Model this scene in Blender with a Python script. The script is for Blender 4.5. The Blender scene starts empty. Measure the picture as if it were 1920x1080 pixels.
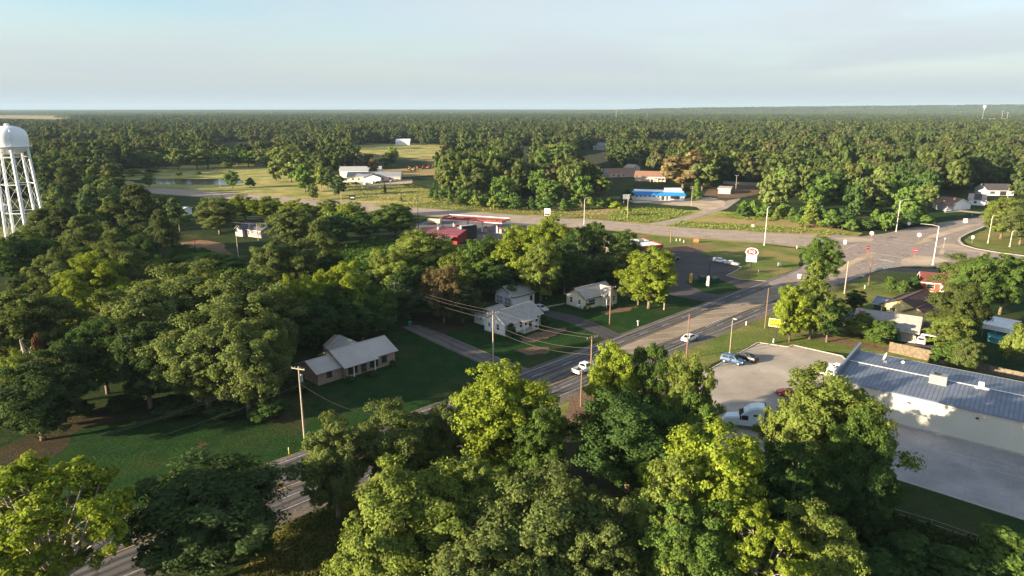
import bpy, math, random
import numpy as np
from mathutils import Vector, Matrix
from mathutils.geometry import tessellate_polygon
R = math.radians
scene = bpy.context.scene
COL = scene.collection

# ---------------------------------------------------------------- camera
F = 1280.0            # focal length in pixels of a 1920 px wide frame
H = 50.0              # the drone's height in metres
PITCH = math.atan(337 / F)
sP, cP = math.sin(PITCH), math.cos(PITCH)
cam_d = bpy.data.cameras.new('camera'); cam = bpy.data.objects.new('camera', cam_d); COL.objects.link(cam)
cam_d.sensor_width = 36; cam_d.lens = 24; cam_d.clip_start = 1; cam_d.clip_end = 60000
cam.location = (0, 0, H); cam.rotation_euler = (R(90) - PITCH, 0, 0)
scene.camera = cam

# ---------------------------------------------------------------- sky, sun, exposure
SUN_EL = R(13)
SUN_H = Vector((-0.92, -0.39)).normalized()
SUN = Vector((SUN_H.x * math.cos(SUN_EL), SUN_H.y * math.cos(SUN_EL), math.sin(SUN_EL)))
w = bpy.data.worlds.new('World'); scene.world = w; w.use_nodes = True
nt = w.node_tree; nt.nodes.clear()
out = nt.nodes.new('ShaderNodeOutputWorld'); bg = nt.nodes.new('ShaderNodeBackground')
sky = nt.nodes.new('ShaderNodeTexSky'); sky.sky_type = 'NISHITA'; sky.sun_disc = False
sky.sun_elevation = SUN_EL; sky.sun_rotation = math.atan2(SUN_H.x, SUN_H.y)
sky.altitude = 100; sky.air_density = 1.0; sky.dust_density = 1.2; sky.ozone_density = 2.0
tc = nt.nodes.new('ShaderNodeTexCoord'); mp = nt.nodes.new('ShaderNodeMapping')
mp.inputs['Scale'].default_value = (1.6, 1.6, 9.0); mp.inputs['Location'].default_value = (6.85, 3.55, .3)
n1 = nt.nodes.new('ShaderNodeTexNoise'); n1.inputs['Scale'].default_value = 1.7; n1.inputs['Detail'].default_value = 7; n1.inputs['Roughness'].default_value = .52
n1.inputs['Distortion'].default_value = .35
cr = nt.nodes.new('ShaderNodeMapRange'); cr.inputs['From Min'].default_value = .36; cr.inputs['From Max'].default_value = .60
cr.inputs['To Min'].default_value = .62; cr.inputs['To Max'].default_value = .95
# thin high cloud: thick toward the horizon, thinner overhead
sx = nt.nodes.new('ShaderNodeSeparateXYZ')
zr = nt.nodes.new('ShaderNodeMapRange'); zr.inputs['From Min'].default_value = .13; zr.inputs['From Max'].default_value = .5
zr.inputs['To Min'].default_value = 1.0; zr.inputs['To Max'].default_value = .6
mul = nt.nodes.new('ShaderNodeMath'); mul.operation = 'MULTIPLY'
mx = nt.nodes.new('ShaderNodeMix'); mx.data_type = 'RGBA'
mx.inputs[7].default_value = (2.72, 3.02, 3.26, 1)
L = nt.links.new
L(tc.outputs['Generated'], mp.inputs['Vector']); L(mp.outputs[0], n1.inputs['Vector']); L(n1.outputs[0], cr.inputs['Value'])
L(tc.outputs['Generated'], sx.inputs[0]); L(sx.outputs['Z'], zr.inputs['Value'])
hzr = nt.nodes.new('ShaderNodeMapRange'); hzr.inputs['From Min'].default_value = .02; hzr.inputs['From Max'].default_value = .12; hzr.inputs['To Min'].default_value = .97; hzr.inputs['To Max'].default_value = 0
mxm = nt.nodes.new('ShaderNodeMath'); mxm.operation = 'MAXIMUM'; L(sx.outputs['Z'], hzr.inputs['Value']); L(cr.outputs[0], mxm.inputs[0]); L(hzr.outputs[0], mxm.inputs[1])
ccol = nt.nodes.new('ShaderNodeMix'); ccol.data_type = 'RGBA'; ccol.inputs[6].default_value = (2.80, 3.05, 3.22, 1); ccol.inputs[7].default_value = (2.20, 2.50, 2.70, 1)
L(hzr.outputs[0], ccol.inputs[0]); L(ccol.outputs[2], mx.inputs[7])
# the cloud veil opens toward the upper left
xr = nt.nodes.new('ShaderNodeMapRange'); xr.inputs['From Min'].default_value = .12; xr.inputs['From Max'].default_value = -.40; L(sx.outputs['X'], xr.inputs['Value'])
zq = nt.nodes.new('ShaderNodeMapRange'); zq.inputs['From Min'].default_value = .07; zq.inputs['From Max'].default_value = .125; L(sx.outputs['Z'], zq.inputs['Value'])
n2 = nt.nodes.new('ShaderNodeMapRange'); n2.inputs['From Min'].default_value = .34; n2.inputs['From Max'].default_value = .56; n2.inputs['To Min'].default_value = 1.0; n2.inputs['To Max'].default_value = .55; L(n1.outputs[0], n2.inputs['Value'])
o1 = nt.nodes.new('ShaderNodeMath'); o1.operation = 'MULTIPLY'; L(xr.outputs[0], o1.inputs[0]); L(zq.outputs[0], o1.inputs[1])
o3 = nt.nodes.new('ShaderNodeMath'); o3.operation = 'MULTIPLY'; L(o1.outputs[0], o3.inputs[0]); L(n2.outputs[0], o3.inputs[1])
o2 = nt.nodes.new('ShaderNodeMath'); o2.operation = 'MULTIPLY_ADD'; L(o3.outputs[0], o2.inputs[0]); o2.inputs[1].default_value = -.85; L(mxm.outputs[0], o2.inputs[2]); o2.use_clamp = True
L(o2.outputs[0], mul.inputs[0]); L(zr.outputs[0], mul.inputs[1]); L(mul.outputs[0], mx.inputs[0])
L(sky.outputs[0], mx.inputs[6]); L(mx.outputs[2], bg.inputs['Color']); bg.inputs['Strength'].default_value = .07
L(bg.outputs[0], out.inputs[0])
sd = bpy.data.lights.new('sun', 'SUN'); so = bpy.data.objects.new('sun', sd); COL.objects.link(so)
sd.energy = 5.0; sd.angle = R(.6); sd.color = (1.0, .80, .54)
so.rotation_euler = SUN.to_track_quat('Z', 'Y').to_euler()
vs = scene.view_settings; vs.view_transform = 'Standard'; vs.look = 'None'; vs.gamma = 1; vs.exposure = 1.88
scene.render.engine = 'CYCLES'
scene.cycles.use_denoising = True
scene.cycles.max_bounces = 6; scene.cycles.diffuse_bounces = 3; scene.cycles.glossy_bounces = 2
scene.cycles.transmission_bounces = 3; scene.cycles.volume_bounces = 0; scene.cycles.transparent_max_bounces = 8
scene.cycles.sample_clamp_indirect = 4

# ---------------------------------------------------------------- helpers
def G(px, py, z=0.0):
    "point at height z seen at pixel (px, py) of the 1920 x 1080 photograph"
    u = (px - 960) / F; v = (540 - py) / F
    t = (z - H) / (-sP + v * cP)
    return Vector((u * t, (cP + v * sP) * t, z))
def proj(x, y, z):
    d = y * cP + (H - z) * sP
    u = y * sP - (H - z) * cP
    return 960 + F * x / d, 540 - F * u / d
def depth_of(p): return p.y * cP + (H - p.z) * sP
rng = np.random.default_rng(7)
random.seed(7)

def mat(name, col=(.5, .5, .5), rough=.7, metal=0.0, var=0.0, scale=3.0, spec=.3, emit=None):
    m = bpy.data.materials.new(name); m.use_nodes = True
    b = m.node_tree.nodes['Principled BSDF']; t = m.node_tree
    b.inputs['Roughness'].default_value = rough; b.inputs['Metallic'].default_value = metal
    b.inputs['Specular IOR Level'].default_value = spec
    if var:
        g = t.nodes.new('ShaderNodeNewGeometry'); n = t.nodes.new('ShaderNodeTexNoise')
        n.inputs['Scale'].default_value = scale; n.inputs['Detail'].default_value = 5
        r = t.nodes.new('ShaderNodeMix'); r.data_type = 'RGBA'
        r.inputs[6].default_value = tuple(c * (1 - var) for c in col) + (1,)
        r.inputs[7].default_value = tuple(min(1, c * (1 + var)) for c in col) + (1,)
        t.links.new(g.outputs['Position'], n.inputs['Vector'])
        q = t.nodes.new('ShaderNodeMapRange'); q.inputs['From Min'].default_value = .3; q.inputs['From Max'].default_value = .7
        t.links.new(n.outputs[0], q.inputs['Value']); t.links.new(q.outputs[0], r.inputs[0])
        t.links.new(r.outputs[2], b.inputs['Base Color'])
    else:
        b.inputs['Base Color'].default_value = tuple(col) + (1,)
    return m
def node(t, kind, **kw):
    n = t.nodes.new(kind)
    for k, v in kw.items():
        if k in n.inputs: n.inputs[k].default_value = v
        else: setattr(n, k, v)
    return n
def mixc(t, fac, a, b):
    m = t.nodes.new('ShaderNodeMix'); m.data_type = 'RGBA'
    for i, x in ((0, fac), (6, a), (7, b)):
        if isinstance(x, (tuple, list)): m.inputs[i].default_value = tuple(x) + (1,) if len(x) == 3 else x
        elif isinstance(x, (int, float)): m.inputs[i].default_value = x
        else: t.links.new(x, m.inputs[i])
    return m.outputs[2]
def ramp(t, x, a, b, c=0.0, d=1.0):
    r = t.nodes.new('ShaderNodeMapRange')
    for k, v in (('From Min', a), ('From Max', b), ('To Min', c), ('To Max', d)): r.inputs[k].default_value = v
    t.links.new(x, r.inputs['Value']); return r.outputs[0]
def noise(t, vec, s, detail=5, rough=.55):
    n = t.nodes.new('ShaderNodeTexNoise'); n.inputs['Scale'].default_value = s; n.inputs['Detail'].default_value = detail
    n.inputs['Roughness'].default_value = rough
    t.links.new(vec, n.inputs['Vector']); return n.outputs[0]

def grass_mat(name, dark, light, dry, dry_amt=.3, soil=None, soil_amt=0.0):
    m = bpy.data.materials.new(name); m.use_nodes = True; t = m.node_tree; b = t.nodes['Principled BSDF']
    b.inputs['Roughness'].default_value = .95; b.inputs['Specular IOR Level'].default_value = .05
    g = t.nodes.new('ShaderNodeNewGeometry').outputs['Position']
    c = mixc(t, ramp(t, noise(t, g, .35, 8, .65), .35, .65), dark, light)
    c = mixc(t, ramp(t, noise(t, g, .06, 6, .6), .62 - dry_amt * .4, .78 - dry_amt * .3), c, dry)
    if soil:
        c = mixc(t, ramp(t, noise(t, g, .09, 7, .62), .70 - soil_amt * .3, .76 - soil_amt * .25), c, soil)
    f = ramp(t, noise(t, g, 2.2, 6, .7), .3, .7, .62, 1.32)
    mm = t.nodes.new('ShaderNodeVectorMath'); mm.operation = 'SCALE'
    t.links.new(c, mm.inputs[0]); t.links.new(f, mm.inputs['Scale'])
    t.links.new(mm.outputs[0], b.inputs['Base Color'])
    bp = t.nodes.new('ShaderNodeBump'); bp.inputs['Distance'].default_value = .25; bp.inputs['Strength'].default_value = .8
    t.links.new(noise(t, g, 1.6, 8, .7), bp.inputs['Height']); t.links.new(bp.outputs[0], b.inputs['Normal'])
    return m

def road_mat(name, base, streak, width, lanes, patch=.25):
    "asphalt with wheel-path streaks along UV v and patched, cracked seams"
    m = bpy.data.materials.new(name); m.use_nodes = True; t = m.node_tree; b = t.nodes['Principled BSDF']
    b.inputs['Roughness'].default_value = .85; b.inputs['Specular IOR Level'].default_value = .15
    uv = t.nodes.new('ShaderNodeUVMap').outputs[0]
    s = t.nodes.new('ShaderNodeSeparateXYZ'); t.links.new(uv, s.inputs[0])
    g = t.nodes.new('ShaderNodeNewGeometry').outputs['Position']
    wob = noise(t, uv, .15, 3)
    a = t.nodes.new('ShaderNodeMath'); a.operation = 'MULTIPLY_ADD'
    t.links.new(wob, a.inputs[0]); a.inputs[1].default_value = .9; t.links.new(s.outputs[0], a.inputs[2])
    k = t.nodes.new('ShaderNodeMath'); k.operation = 'MULTIPLY'; t.links.new(a.outputs[0], k.inputs[0]); k.inputs[1].default_value = 2 * math.pi * 2 * lanes / width
    sn = t.nodes.new('ShaderNodeMath'); sn.operation = 'SINE'; t.links.new(k.outputs[0], sn.inputs[0])
    mp = t.nodes.new('ShaderNodeMapping'); mp.inputs['Scale'].default_value = (1.2, .05, 1); t.links.new(uv, mp.inputs[0])
    ns = noise(t, mp.outputs[0], 1.0, 5, .6)
    ad = t.nodes.new('ShaderNodeMath'); ad.operation = 'MULTIPLY_ADD'; t.links.new(sn.outputs[0], ad.inputs[0]); ad.inputs[1].default_value = .17; t.links.new(ns, ad.inputs[2])
    c = mixc(t, ramp(t, ad.outputs[0], .30, .75), base, streak)
    c = mixc(t, ramp(t, noise(t, g, .12, 5), .5, .75, 0, patch), c, tuple(x * 1.5 for x in base))
    v = t.nodes.new('ShaderNodeTexVoronoi'); v.feature = 'DISTANCE_TO_EDGE'; v.inputs['Scale'].default_value = .16
    wv = t.nodes.new('ShaderNodeVectorMath'); wv.operation = 'ADD'
    nz = t.nodes.new('ShaderNodeTexNoise'); nz.inputs['Scale'].default_value = .5; nz.inputs['Detail'].default_value = 4
    t.links.new(g, nz.inputs['Vector']); sc = t.nodes.new('ShaderNodeVectorMath'); sc.operation = 'SCALE'; sc.inputs['Scale'].default_value = 4
    t.links.new(nz.outputs['Color'], sc.inputs[0]); t.links.new(g, wv.inputs[0]); t.links.new(sc.outputs[0], wv.inputs[1]); t.links.new(wv.outputs[0], v.inputs['Vector'])
    c = mixc(t, ramp(t, v.outputs['Distance'], .006, .022, .55, 0), c, (.02, .02, .022))
    f = ramp(t, noise(t, g, 6, 4), .3, .7, .85, 1.15)
    mm = t.nodes.new('ShaderNodeVectorMath'); mm.operation = 'SCALE'; t.links.new(c, mm.inputs[0]); t.links.new(f, mm.inputs['Scale'])
    t.links.new(mm.outputs[0], b.inputs['Base Color'])
    return m

def slab_mat(name, base, joint=4.6, ang=-.66, stain=.3, jw=.05):
    "concrete paving with cast joints, oil stains and tyre marks"
    m = bpy.data.materials.new(name); m.use_nodes = True; t = m.node_tree; b = t.nodes['Principled BSDF']
    b.inputs['Roughness'].default_value = .85; b.inputs['Specular IOR Level'].default_value = .15
    g = t.nodes.new('ShaderNodeNewGeometry').outputs['Position']
    mp = t.nodes.new('ShaderNodeMapping'); mp.inputs['Rotation'].default_value = (0, 0, ang); t.links.new(g, mp.inputs[0])
    s = t.nodes.new('ShaderNodeSeparateXYZ'); t.links.new(mp.outputs[0], s.inputs[0])
    c = mixc(t, ramp(t, noise(t, g, .10, 6, .6), .35, .7), tuple(x * .70 for x in base), tuple(min(1, x * 1.12) for x in base))
    c = mixc(t, ramp(t, noise(t, g, .33, 7, .7), .56, .80, 0, stain), c, tuple(x * .35 for x in base))
    for o in (0, 1):
        d = t.nodes.new('ShaderNodeMath'); d.operation = 'PINGPONG'; d.inputs[1].default_value = joint / 2
        t.links.new(s.outputs[o], d.inputs[0])
        c = mixc(t, ramp(t, d.outputs[0], jw * .3, jw, .35, 0), c, tuple(x * .45 for x in base))
    f = ramp(t, noise(t, g, 3, 6, .7), .3, .7, .88, 1.12)
    mm = t.nodes.new('ShaderNodeVectorMath'); mm.operation = 'SCALE'; t.links.new(c, mm.inputs[0]); t.links.new(f, mm.inputs['Scale'])
    t.links.new(mm.outputs[0], b.inputs['Base Color'])
    return m

def axis_mat(name, base, kind, period=.3, rough=.6, metal=0., dark=.75, var=.12):
    "ribbed metal / boards / brick, laid out in the object's own coordinates"
    m = bpy.data.materials.new(name); m.use_nodes = True; t = m.node_tree; b = t.nodes['Principled BSDF']
    b.inputs['Roughness'].default_value = rough; b.inputs['Metallic'].default_value = metal; b.inputs['Specular IOR Level'].default_value = .3
    o = t.nodes.new('ShaderNodeTexCoord').outputs['Object']
    n = noise(t, o, .35, 6, .6)
    c = mixc(t, ramp(t, n, .3, .7), tuple(x * (1 - var) for x in base), tuple(min(1, x * (1 + var)) for x in base))
    if kind == 'brick':
        br = t.nodes.new('ShaderNodeTexBrick'); br.inputs['Scale'].default_value = 1.6
        br.inputs['Color1'].default_value = tuple(base) + (1,); br.inputs['Color2'].default_value = tuple(x * .6 for x in base) + (1,)
        br.inputs['Mortar'].default_value = (.34, .31, .27, 1); br.inputs['Mortar Size'].default_value = .02; br.inputs['Bias'].default_value = -.1
        s = t.nodes.new('ShaderNodeSeparateXYZ'); t.links.new(o, s.inputs[0]); cb = t.nodes.new('ShaderNodeCombineXYZ')
        a = t.nodes.new('ShaderNodeMath'); a.operation = 'ADD'; t.links.new(s.outputs[0], a.inputs[0]); t.links.new(s.outputs[1], a.inputs[1])
        t.links.new(a.outputs[0], cb.inputs[0]); t.links.new(s.outputs[2], cb.inputs[1]); t.links.new(cb.outputs[0], br.inputs['Vector'])
        c = mixc(t, ramp(t, noise(t, o, 1.3, 5), .4, .65, 0, .5), br.outputs[0], tuple(x * 1.35 for x in base))
    else:
        ax = {'x': 0, 'y': 1, 'z': 2}[kind]
        s = t.nodes.new('ShaderNodeSeparateXYZ'); t.links.new(o, s.inputs[0])
        d = t.nodes.new('ShaderNodeMath'); d.operation = 'PINGPONG'; d.inputs[1].default_value = period / 2; t.links.new(s.outputs[ax], d.inputs[0])
        c = mixc(t, ramp(t, d.outputs[0], period * .04, period * .16, 1, 0), c, tuple(x * dark for x in base))
        bp = t.nodes.new('ShaderNodeBump'); bp.inputs['Distance'].default_value = .03; bp.inputs['Strength'].default_value = .7
        t.links.new(ramp(t, d.outputs[0], 0, period * .2), bp.inputs['Height']); t.links.new(bp.outputs[0], b.inputs['Normal'])
    t.links.new(c, b.inputs['Base Color'])
    return m

def paint_mat(name, rough=.3):
    "vehicle paint; the colour is the object's own"
    m = bpy.data.materials.new(name); m.use_nodes = True; t = m.node_tree; b = t.nodes['Principled BSDF']
    oi = t.nodes.new('ShaderNodeObjectInfo'); t.links.new(oi.outputs['Color'], b.inputs['Base Color']); b.inputs['Specular IOR Level'].default_value = .3
    b.inputs['Roughness'].default_value = rough; b.inputs['Coat Weight'].default_value = .2; b.inputs['Coat Roughness'].default_value = .08
    return m

def leaf_mat(name, rand=False):
    m = bpy.data.materials.new(name); m.use_nodes = True; t = m.node_tree; t.nodes.clear()
    o = t.nodes.new('ShaderNodeOutputMaterial'); d = t.nodes.new('ShaderNodeBsdfDiffuse'); tr = t.nodes.new('ShaderNodeBsdfTranslucent')
    mx = t.nodes.new('ShaderNodeMixShader'); mx.inputs[0].default_value = .36
    oi = t.nodes.new('ShaderNodeObjectInfo'); at = t.nodes.new('ShaderNodeAttribute'); at.attribute_name = 'tint'
    if rand:
        r = t.nodes.new('ShaderNodeValToRGB'); e = r.color_ramp.elements
        stops = [(0, (.060, .096, .036)), (.2, (.086, .122, .040)), (.4, (.112, .138, .050)), (.55, (.076, .118, .036)), (.72, (.125, .162, .044)), (.88, (.118, .118, .056)), (1, (.064, .102, .038))]
        e[0].position = 0; e[0].color = stops[0][1] + (1,); e[1].position = 1; e[1].color = stops[-1][1] + (1,)
        for p, c in stops[1:-1]:
            q = e.new(p); q.color = c + (1,)
        t.links.new(oi.outputs['Random'], r.inputs[0]); col = r.outputs[0]
    else: col = oi.outputs['Color']
    v = t.nodes.new('ShaderNodeMapRange'); v.inputs['To Min'].default_value = .66; v.inputs['To Max'].default_value = 1.4
    t.links.new(at.outputs['Fac'], v.inputs['Value'])
    mm = t.nodes.new('ShaderNodeVectorMath'); mm.operation = 'SCALE'; t.links.new(col, mm.inputs[0]); t.links.new(v.outputs[0], mm.inputs['Scale'])
    wm = t.nodes.new('ShaderNodeMix'); wm.data_type = 'RGBA'; wm.blend_type = 'MULTIPLY'; wm.inputs[0].default_value = 1
    wm.inputs[7].default_value = (1.25, 1.15, .55, 1); t.links.new(mm.outputs[0], wm.inputs[6])
    t.links.new(mm.outputs[0], d.inputs[0]); t.links.new(wm.outputs[2], tr.inputs[0])
    t.links.new(d.outputs[0], mx.inputs[1]); t.links.new(tr.outputs[0], mx.inputs[2]); t.links.new(mx.outputs[0], o.inputs[0])
    return m

LEAF = leaf_mat('foliage'); LEAF_R = leaf_mat('wood_foliage', True)
BARK = mat('bark', (.16, .125, .09), .9, var=.4, scale=2.5)
PALEBARK = mat('pale_bark', (.34, .30, .25), .9, var=.3, scale=2.5)
WHITE = mat('white_paint', (.78, .78, .77), .55, var=.06, scale=1.2)
GLASS = mat('dark_glass', (.015, .018, .022), .08, spec=.6)
BLACK = mat('black_rubber', (.015, .015, .015), .8)
STEEL = mat('galvanised_steel', (.42, .43, .44), .5, .4, var=.15)
WOODPOLE = mat('pole_wood', (.24, .16, .11), .9, var=.3, scale=4)
DARKMET = mat('dark_metal', (.03, .03, .032), .5)
PAINT = paint_mat('car_paint')
RED = mat('red_paint', (.45, .03, .03), .45, var=.1)
WIRE = mat('wire_metal', (.13, .115, .105), .6)
CHROME = mat('rim_alloy', (.5, .5, .52), .35, .7)
TLIGHT = mat('tail_lens', (.35, .01, .012), .25)
HLIGHT = mat('head_lens', (.75, .75, .72), .15)

class MB:
    "collects shapes and links them as ONE mesh object"
    def __init__(s): s.v = []; s.f = []; s.m = []
    def add(s, vs, fs, mi=0):
        o = len(s.v); s.v += [tuple(p) for p in vs]; s.f += [tuple(i + o for i in f) for f in fs]; s.m += [mi] * len(fs); return s
    def box(s, x0, x1, y0, y1, z0, z1, mi=0):
        v = [(x, y, z) for z in (z0, z1) for y in (y0, y1) for x in (x0, x1)]
        return s.add(v, [(0, 2, 3, 1), (4, 5, 7, 6), (0, 1, 5, 4), (2, 6, 7, 3), (0, 4, 6, 2), (1, 3, 7, 5)], mi)
    def hexa(s, b, t, mi=0):
        "bottom 4 points (ccw) and top 4 points"
        return s.add(list(b) + list(t), [(3, 2, 1, 0), (4, 5, 6, 7)] + [(i, (i + 1) % 4, (i + 1) % 4 + 4, i + 4) for i in range(4)], mi)
    def slab(s, quad, th, mi=0):
        a, b, c, d = [Vector(p) for p in quad]; n = (b - a).cross(d - a).normalized() * th
        return s.hexa([a - n, b - n, c - n, d - n], [a, b, c, d], mi)
    def prism(s, poly, z0, z1, mi=0):
        n = len(poly)
        return s.add([(x, y, z0) for x, y in poly] + [(x, y, z1) for x, y in poly],
                     [tuple(range(n - 1, -1, -1)), tuple(range(n, 2 * n))] + [(i, (i + 1) % n, (i + 1) % n + n, i + n) for i in range(n)], mi)
    def cyl(s, p0, p1, r0, r1=None, n=8, mi=0, cap=True):
        p0 = Vector(p0); p1 = Vector(p1); r1 = r0 if r1 is None else r1
        d = (p1 - p0); q = d.to_track_quat('Z', 'Y'); vs = []
        for p, r in ((p0, r0), (p1, r1)):
            for i in range(n):
                a = 2 * math.pi * i / n; vs.append(p + q @ Vector((r * math.cos(a), r * math.sin(a), 0)))
        fs = [(i, (i + 1) % n, (i + 1) % n + n, i + n) for i in range(n)]
        if cap: fs += [tuple(range(n - 1, -1, -1)), tuple(range(n, 2 * n))]
        return s.add(vs, fs, mi)
    def tube(s, pts, rad, n=6, mi=0):
        for i in range(len(pts) - 1):
            r = rad if not isinstance(rad, (list, tuple)) else rad[i]; r2 = rad if not isinstance(rad, (list, tuple)) else rad[i + 1]
            s.cyl(pts[i], pts[i + 1], r, r2, n, mi)
        return s
    def lathe(s, prof, n=24, mi=0, c=(0, 0)):
        vs = [(c[0] + r * math.cos(2 * math.pi * i / n), c[1] + r * math.sin(2 * math.pi * i / n), z) for r, z in prof for i in range(n)]
        fs = [(k * n + i, k * n + (i + 1) % n, (k + 1) * n + (i + 1) % n, (k + 1) * n + i) for k in range(len(prof) - 1) for i in range(n)]
        return s.add(vs, fs, mi)
    def mesh(s, name, mats, smooth=False):
        me = bpy.data.meshes.new(name); me.from_pydata(s.v, [], s.f)
        for m in (mats if isinstance(mats, (list, tuple)) else [mats]): me.materials.append(m)
        me.polygons.foreach_set('material_index', s.m)
        if smooth: me.polygons.foreach_set('use_smooth', [True] * len(s.f))
        me.update(); return me
    def build(s, name, mats, parent=None, smooth=False):
        return link(name, s.mesh(name, mats, smooth), parent)
def link(name, data, parent=None):
    o = bpy.data.objects.new(name, data); COL.objects.link(o)
    if parent: o.parent = parent
    return o
def tag(o, label=None, cat=None, group=None, kind=None):
    if label: o['label'] = label
    if cat: o['category'] = cat
    if group: o['group'] = group
    if kind: o['kind'] = kind
    return o
def thing(name, label, cat, loc=(0, 0, 0), rz=0, group=None):
    o = bpy.data.objects.new(name, None); COL.objects.link(o); o.empty_display_size = .5
    o.location = loc; o.rotation_euler = (0, 0, rz); return tag(o, label, cat, group)
def dup(root, loc=None, rz=None, label=None, group=None, color=None):
    r = root.copy(); COL.objects.link(r)
    if loc is not None: r.location = loc
    if rz is not None: r.rotation_euler = (0, 0, rz)
    if label: r['label'] = label
    if group: r['group'] = group
    for ch in list(root.children):
        c = ch.copy(); COL.objects.link(c); c.parent = r
        if color: c.color = color
        for g in list(ch.children):
            d = g.copy(); COL.objects.link(d); d.parent = c
            if color: d.color = color
    return r
def ang(a, b): return math.atan2(b[1] - a[1], b[0] - a[0])

# ---------------------------------------------------------------- terrain
HILLS = [(5200, 6600, 62, 1500, 900), (3300, 7200, 45, 1500, 900), (1700, 6800, 26, 1000, 700), (4700, 4600, 30, 900, 900), (200, 9500, 14, 2500, 900), (-3800, 9000, 10, 2500, 1200)]
def terr(x, y):
    z = 0 * x
    for a, b, h, sx_, sy_ in HILLS: z = z + h * np.exp(-((x - a) / sx_) ** 2 - ((y - b) / sy_) ** 2)
    return z
def inpoly(px, py, poly):
    r = np.zeros(px.shape, bool); n = len(poly)
    for i in range(n):
        x0, y0 = poly[i]; x1, y1 = poly[(i + 1) % n]
        if y0 == y1: continue
        c = ((y0 > py) != (y1 > py)) & (px < (x1 - x0) * (py - y0) / (y1 - y0) + x0)
        r ^= c
    return r
def rough_edge(pts, step, amp):
    out_ = []
    n = len(pts)
    for i in range(n):
        a = Vector(pts[i][:2]); b = Vector(pts[(i + 1) % n][:2]); d = (b - a).length; k = max(1, int(d / step))
        nv = Vector((-(b - a).y, (b - a).x)).normalized() if d > 0 else Vector((0, 0))
        for j in range(k):
            p = a.lerp(b, j / k) + (nv * random.gauss(0, amp) if amp else nv * 0)
            out_.append((p.x, p.y))
    return out_
ZUSE = {}
def lift(z):
    k = round(z, 3); ZUSE[k] = ZUSE.get(k, -1) + 1; return z + .0011 * ZUSE[k]
def sheet(name, pts, z, m, label=None, step=2.0, amp=0.0, kind='structure'):
    z = lift(z); p2 = rough_edge(pts, step, amp) if amp else [tuple(p[:2]) for p in pts]
    tri = tessellate_polygon([[Vector((x, y, 0)) for x, y in p2]])
    b = MB(); b.add([(x, y, z) for x, y in p2], [t for t in tri])
    me = b.mesh(name, m)
    # all faces up
    me.update()
    flip = [p.index for p in me.polygons if p.normal.z < 0]
    if flip:
        import bmesh
        bm = bmesh.new(); bm.from_mesh(me); bm.faces.ensure_lookup_table(); bmesh.ops.reverse_faces(bm, faces=[bm.faces[i] for i in flip]); bm.to_mesh(me); bm.free()
    o = link(name, me); tag(o, kind=kind)
    if label: o['label'] = label
    return o
def strip(name, left, right, z, m, kind='structure', dens=3.0):
    "a road between two edge lines; UV in metres (across, along)"
    z = lift(z)
    def resample(l, n):
        l = [Vector(p[:2]) for p in l]; d = [0]
        for i in range(1, len(l)): d.append(d[-1] + (l[i] - l[i - 1]).length)
        o = []
        for k in range(n):
            t = d[-1] * k / (n - 1); i = 1
            while i < len(l) - 1 and d[i] < t: i += 1
            s_ = (t - d[i - 1]) / max(1e-6, d[i] - d[i - 1]); o.append(l[i - 1].lerp(l[i], min(1, s_)))
        return o, d[-1]
    _, ln = resample(left, 2); n = max(2, int(ln / dens))
    a, _ = resample(left, n); b, _ = resample(right, n)
    vs = []; uvs = []
    along = 0; NX = 4
    for i in range(n):
        if i: along += ((a[i] + b[i]) / 2 - (a[i - 1] + b[i - 1]) / 2).length
        for k in range(NX + 1):
            p = a[i].lerp(b[i], k / NX); vs.append((p.x, p.y, z)); uvs.append(((b[i] - a[i]).length * k / NX, along))
    fs = [(i * (NX + 1) + k, i * (NX + 1) + k + 1, (i + 1) * (NX + 1) + k + 1, (i + 1) * (NX + 1) + k) for i in range(n - 1) for k in range(NX)]
    me = bpy.data.meshes.new(name); me.from_pydata(vs, [], fs); me.materials.append(m)
    ul = me.uv_layers.new(name='UVMap')
    for lp in me.loops: ul.data[lp.index].uv = uvs[lp.vertex_index]
    me.update()
    if me.polygons[0].normal.z < 0: me.flip_normals()
    return tag(link(name, me), kind=kind)

# ---------------------------------------------------------------- ground, fields, paving
M_GROUND = grass_mat('ground_cover', (.020, .036, .012), (.036, .056, .017), (.085, .075, .032), .25, (.10, .065, .04), .15)
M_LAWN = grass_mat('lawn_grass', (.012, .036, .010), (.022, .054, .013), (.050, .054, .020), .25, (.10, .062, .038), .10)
M_VERGE = grass_mat('verge_grass', (.085, .13, .028), (.135, .165, .04), (.24, .20, .075), .45, (.20, .14, .08), .2)
M_FIELD = grass_mat('meadow_grass', (.16, .19, .042), (.24, .25, .065), (.40, .34, .14), .55, (.22, .14, .08), .12)
M_DRYFIELD = grass_mat('dry_meadow', (.19, .18, .06), (.27, .235, .085), (.34, .25, .12), .7, (.24, .14, .08), .35)
M_WEED = grass_mat('weed_patch', (.018, .055, .014), (.036, .088, .020), (.05, .07, .02), .2)
M_DIRT = grass_mat('bare_soil', (.13, .085, .055), (.19, .125, .085), (.10, .08, .045), .3)
M_REDDIRT = grass_mat('red_soil', (.20, .115, .075), (.26, .165, .11), (.14, .11, .06), .35)
M_LITTER = grass_mat('leaf_litter', (.045, .038, .022), (.065, .052, .030), (.03, .045, .016), .35)  # brown litter and bare dirt, mottled with dull green
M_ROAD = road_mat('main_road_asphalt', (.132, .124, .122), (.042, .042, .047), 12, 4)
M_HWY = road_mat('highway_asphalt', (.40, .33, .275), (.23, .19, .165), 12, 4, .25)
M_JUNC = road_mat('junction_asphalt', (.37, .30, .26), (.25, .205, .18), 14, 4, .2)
M_MED = slab_mat('median_concrete', (.46, .37, .27), 6, .75, .15)
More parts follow.
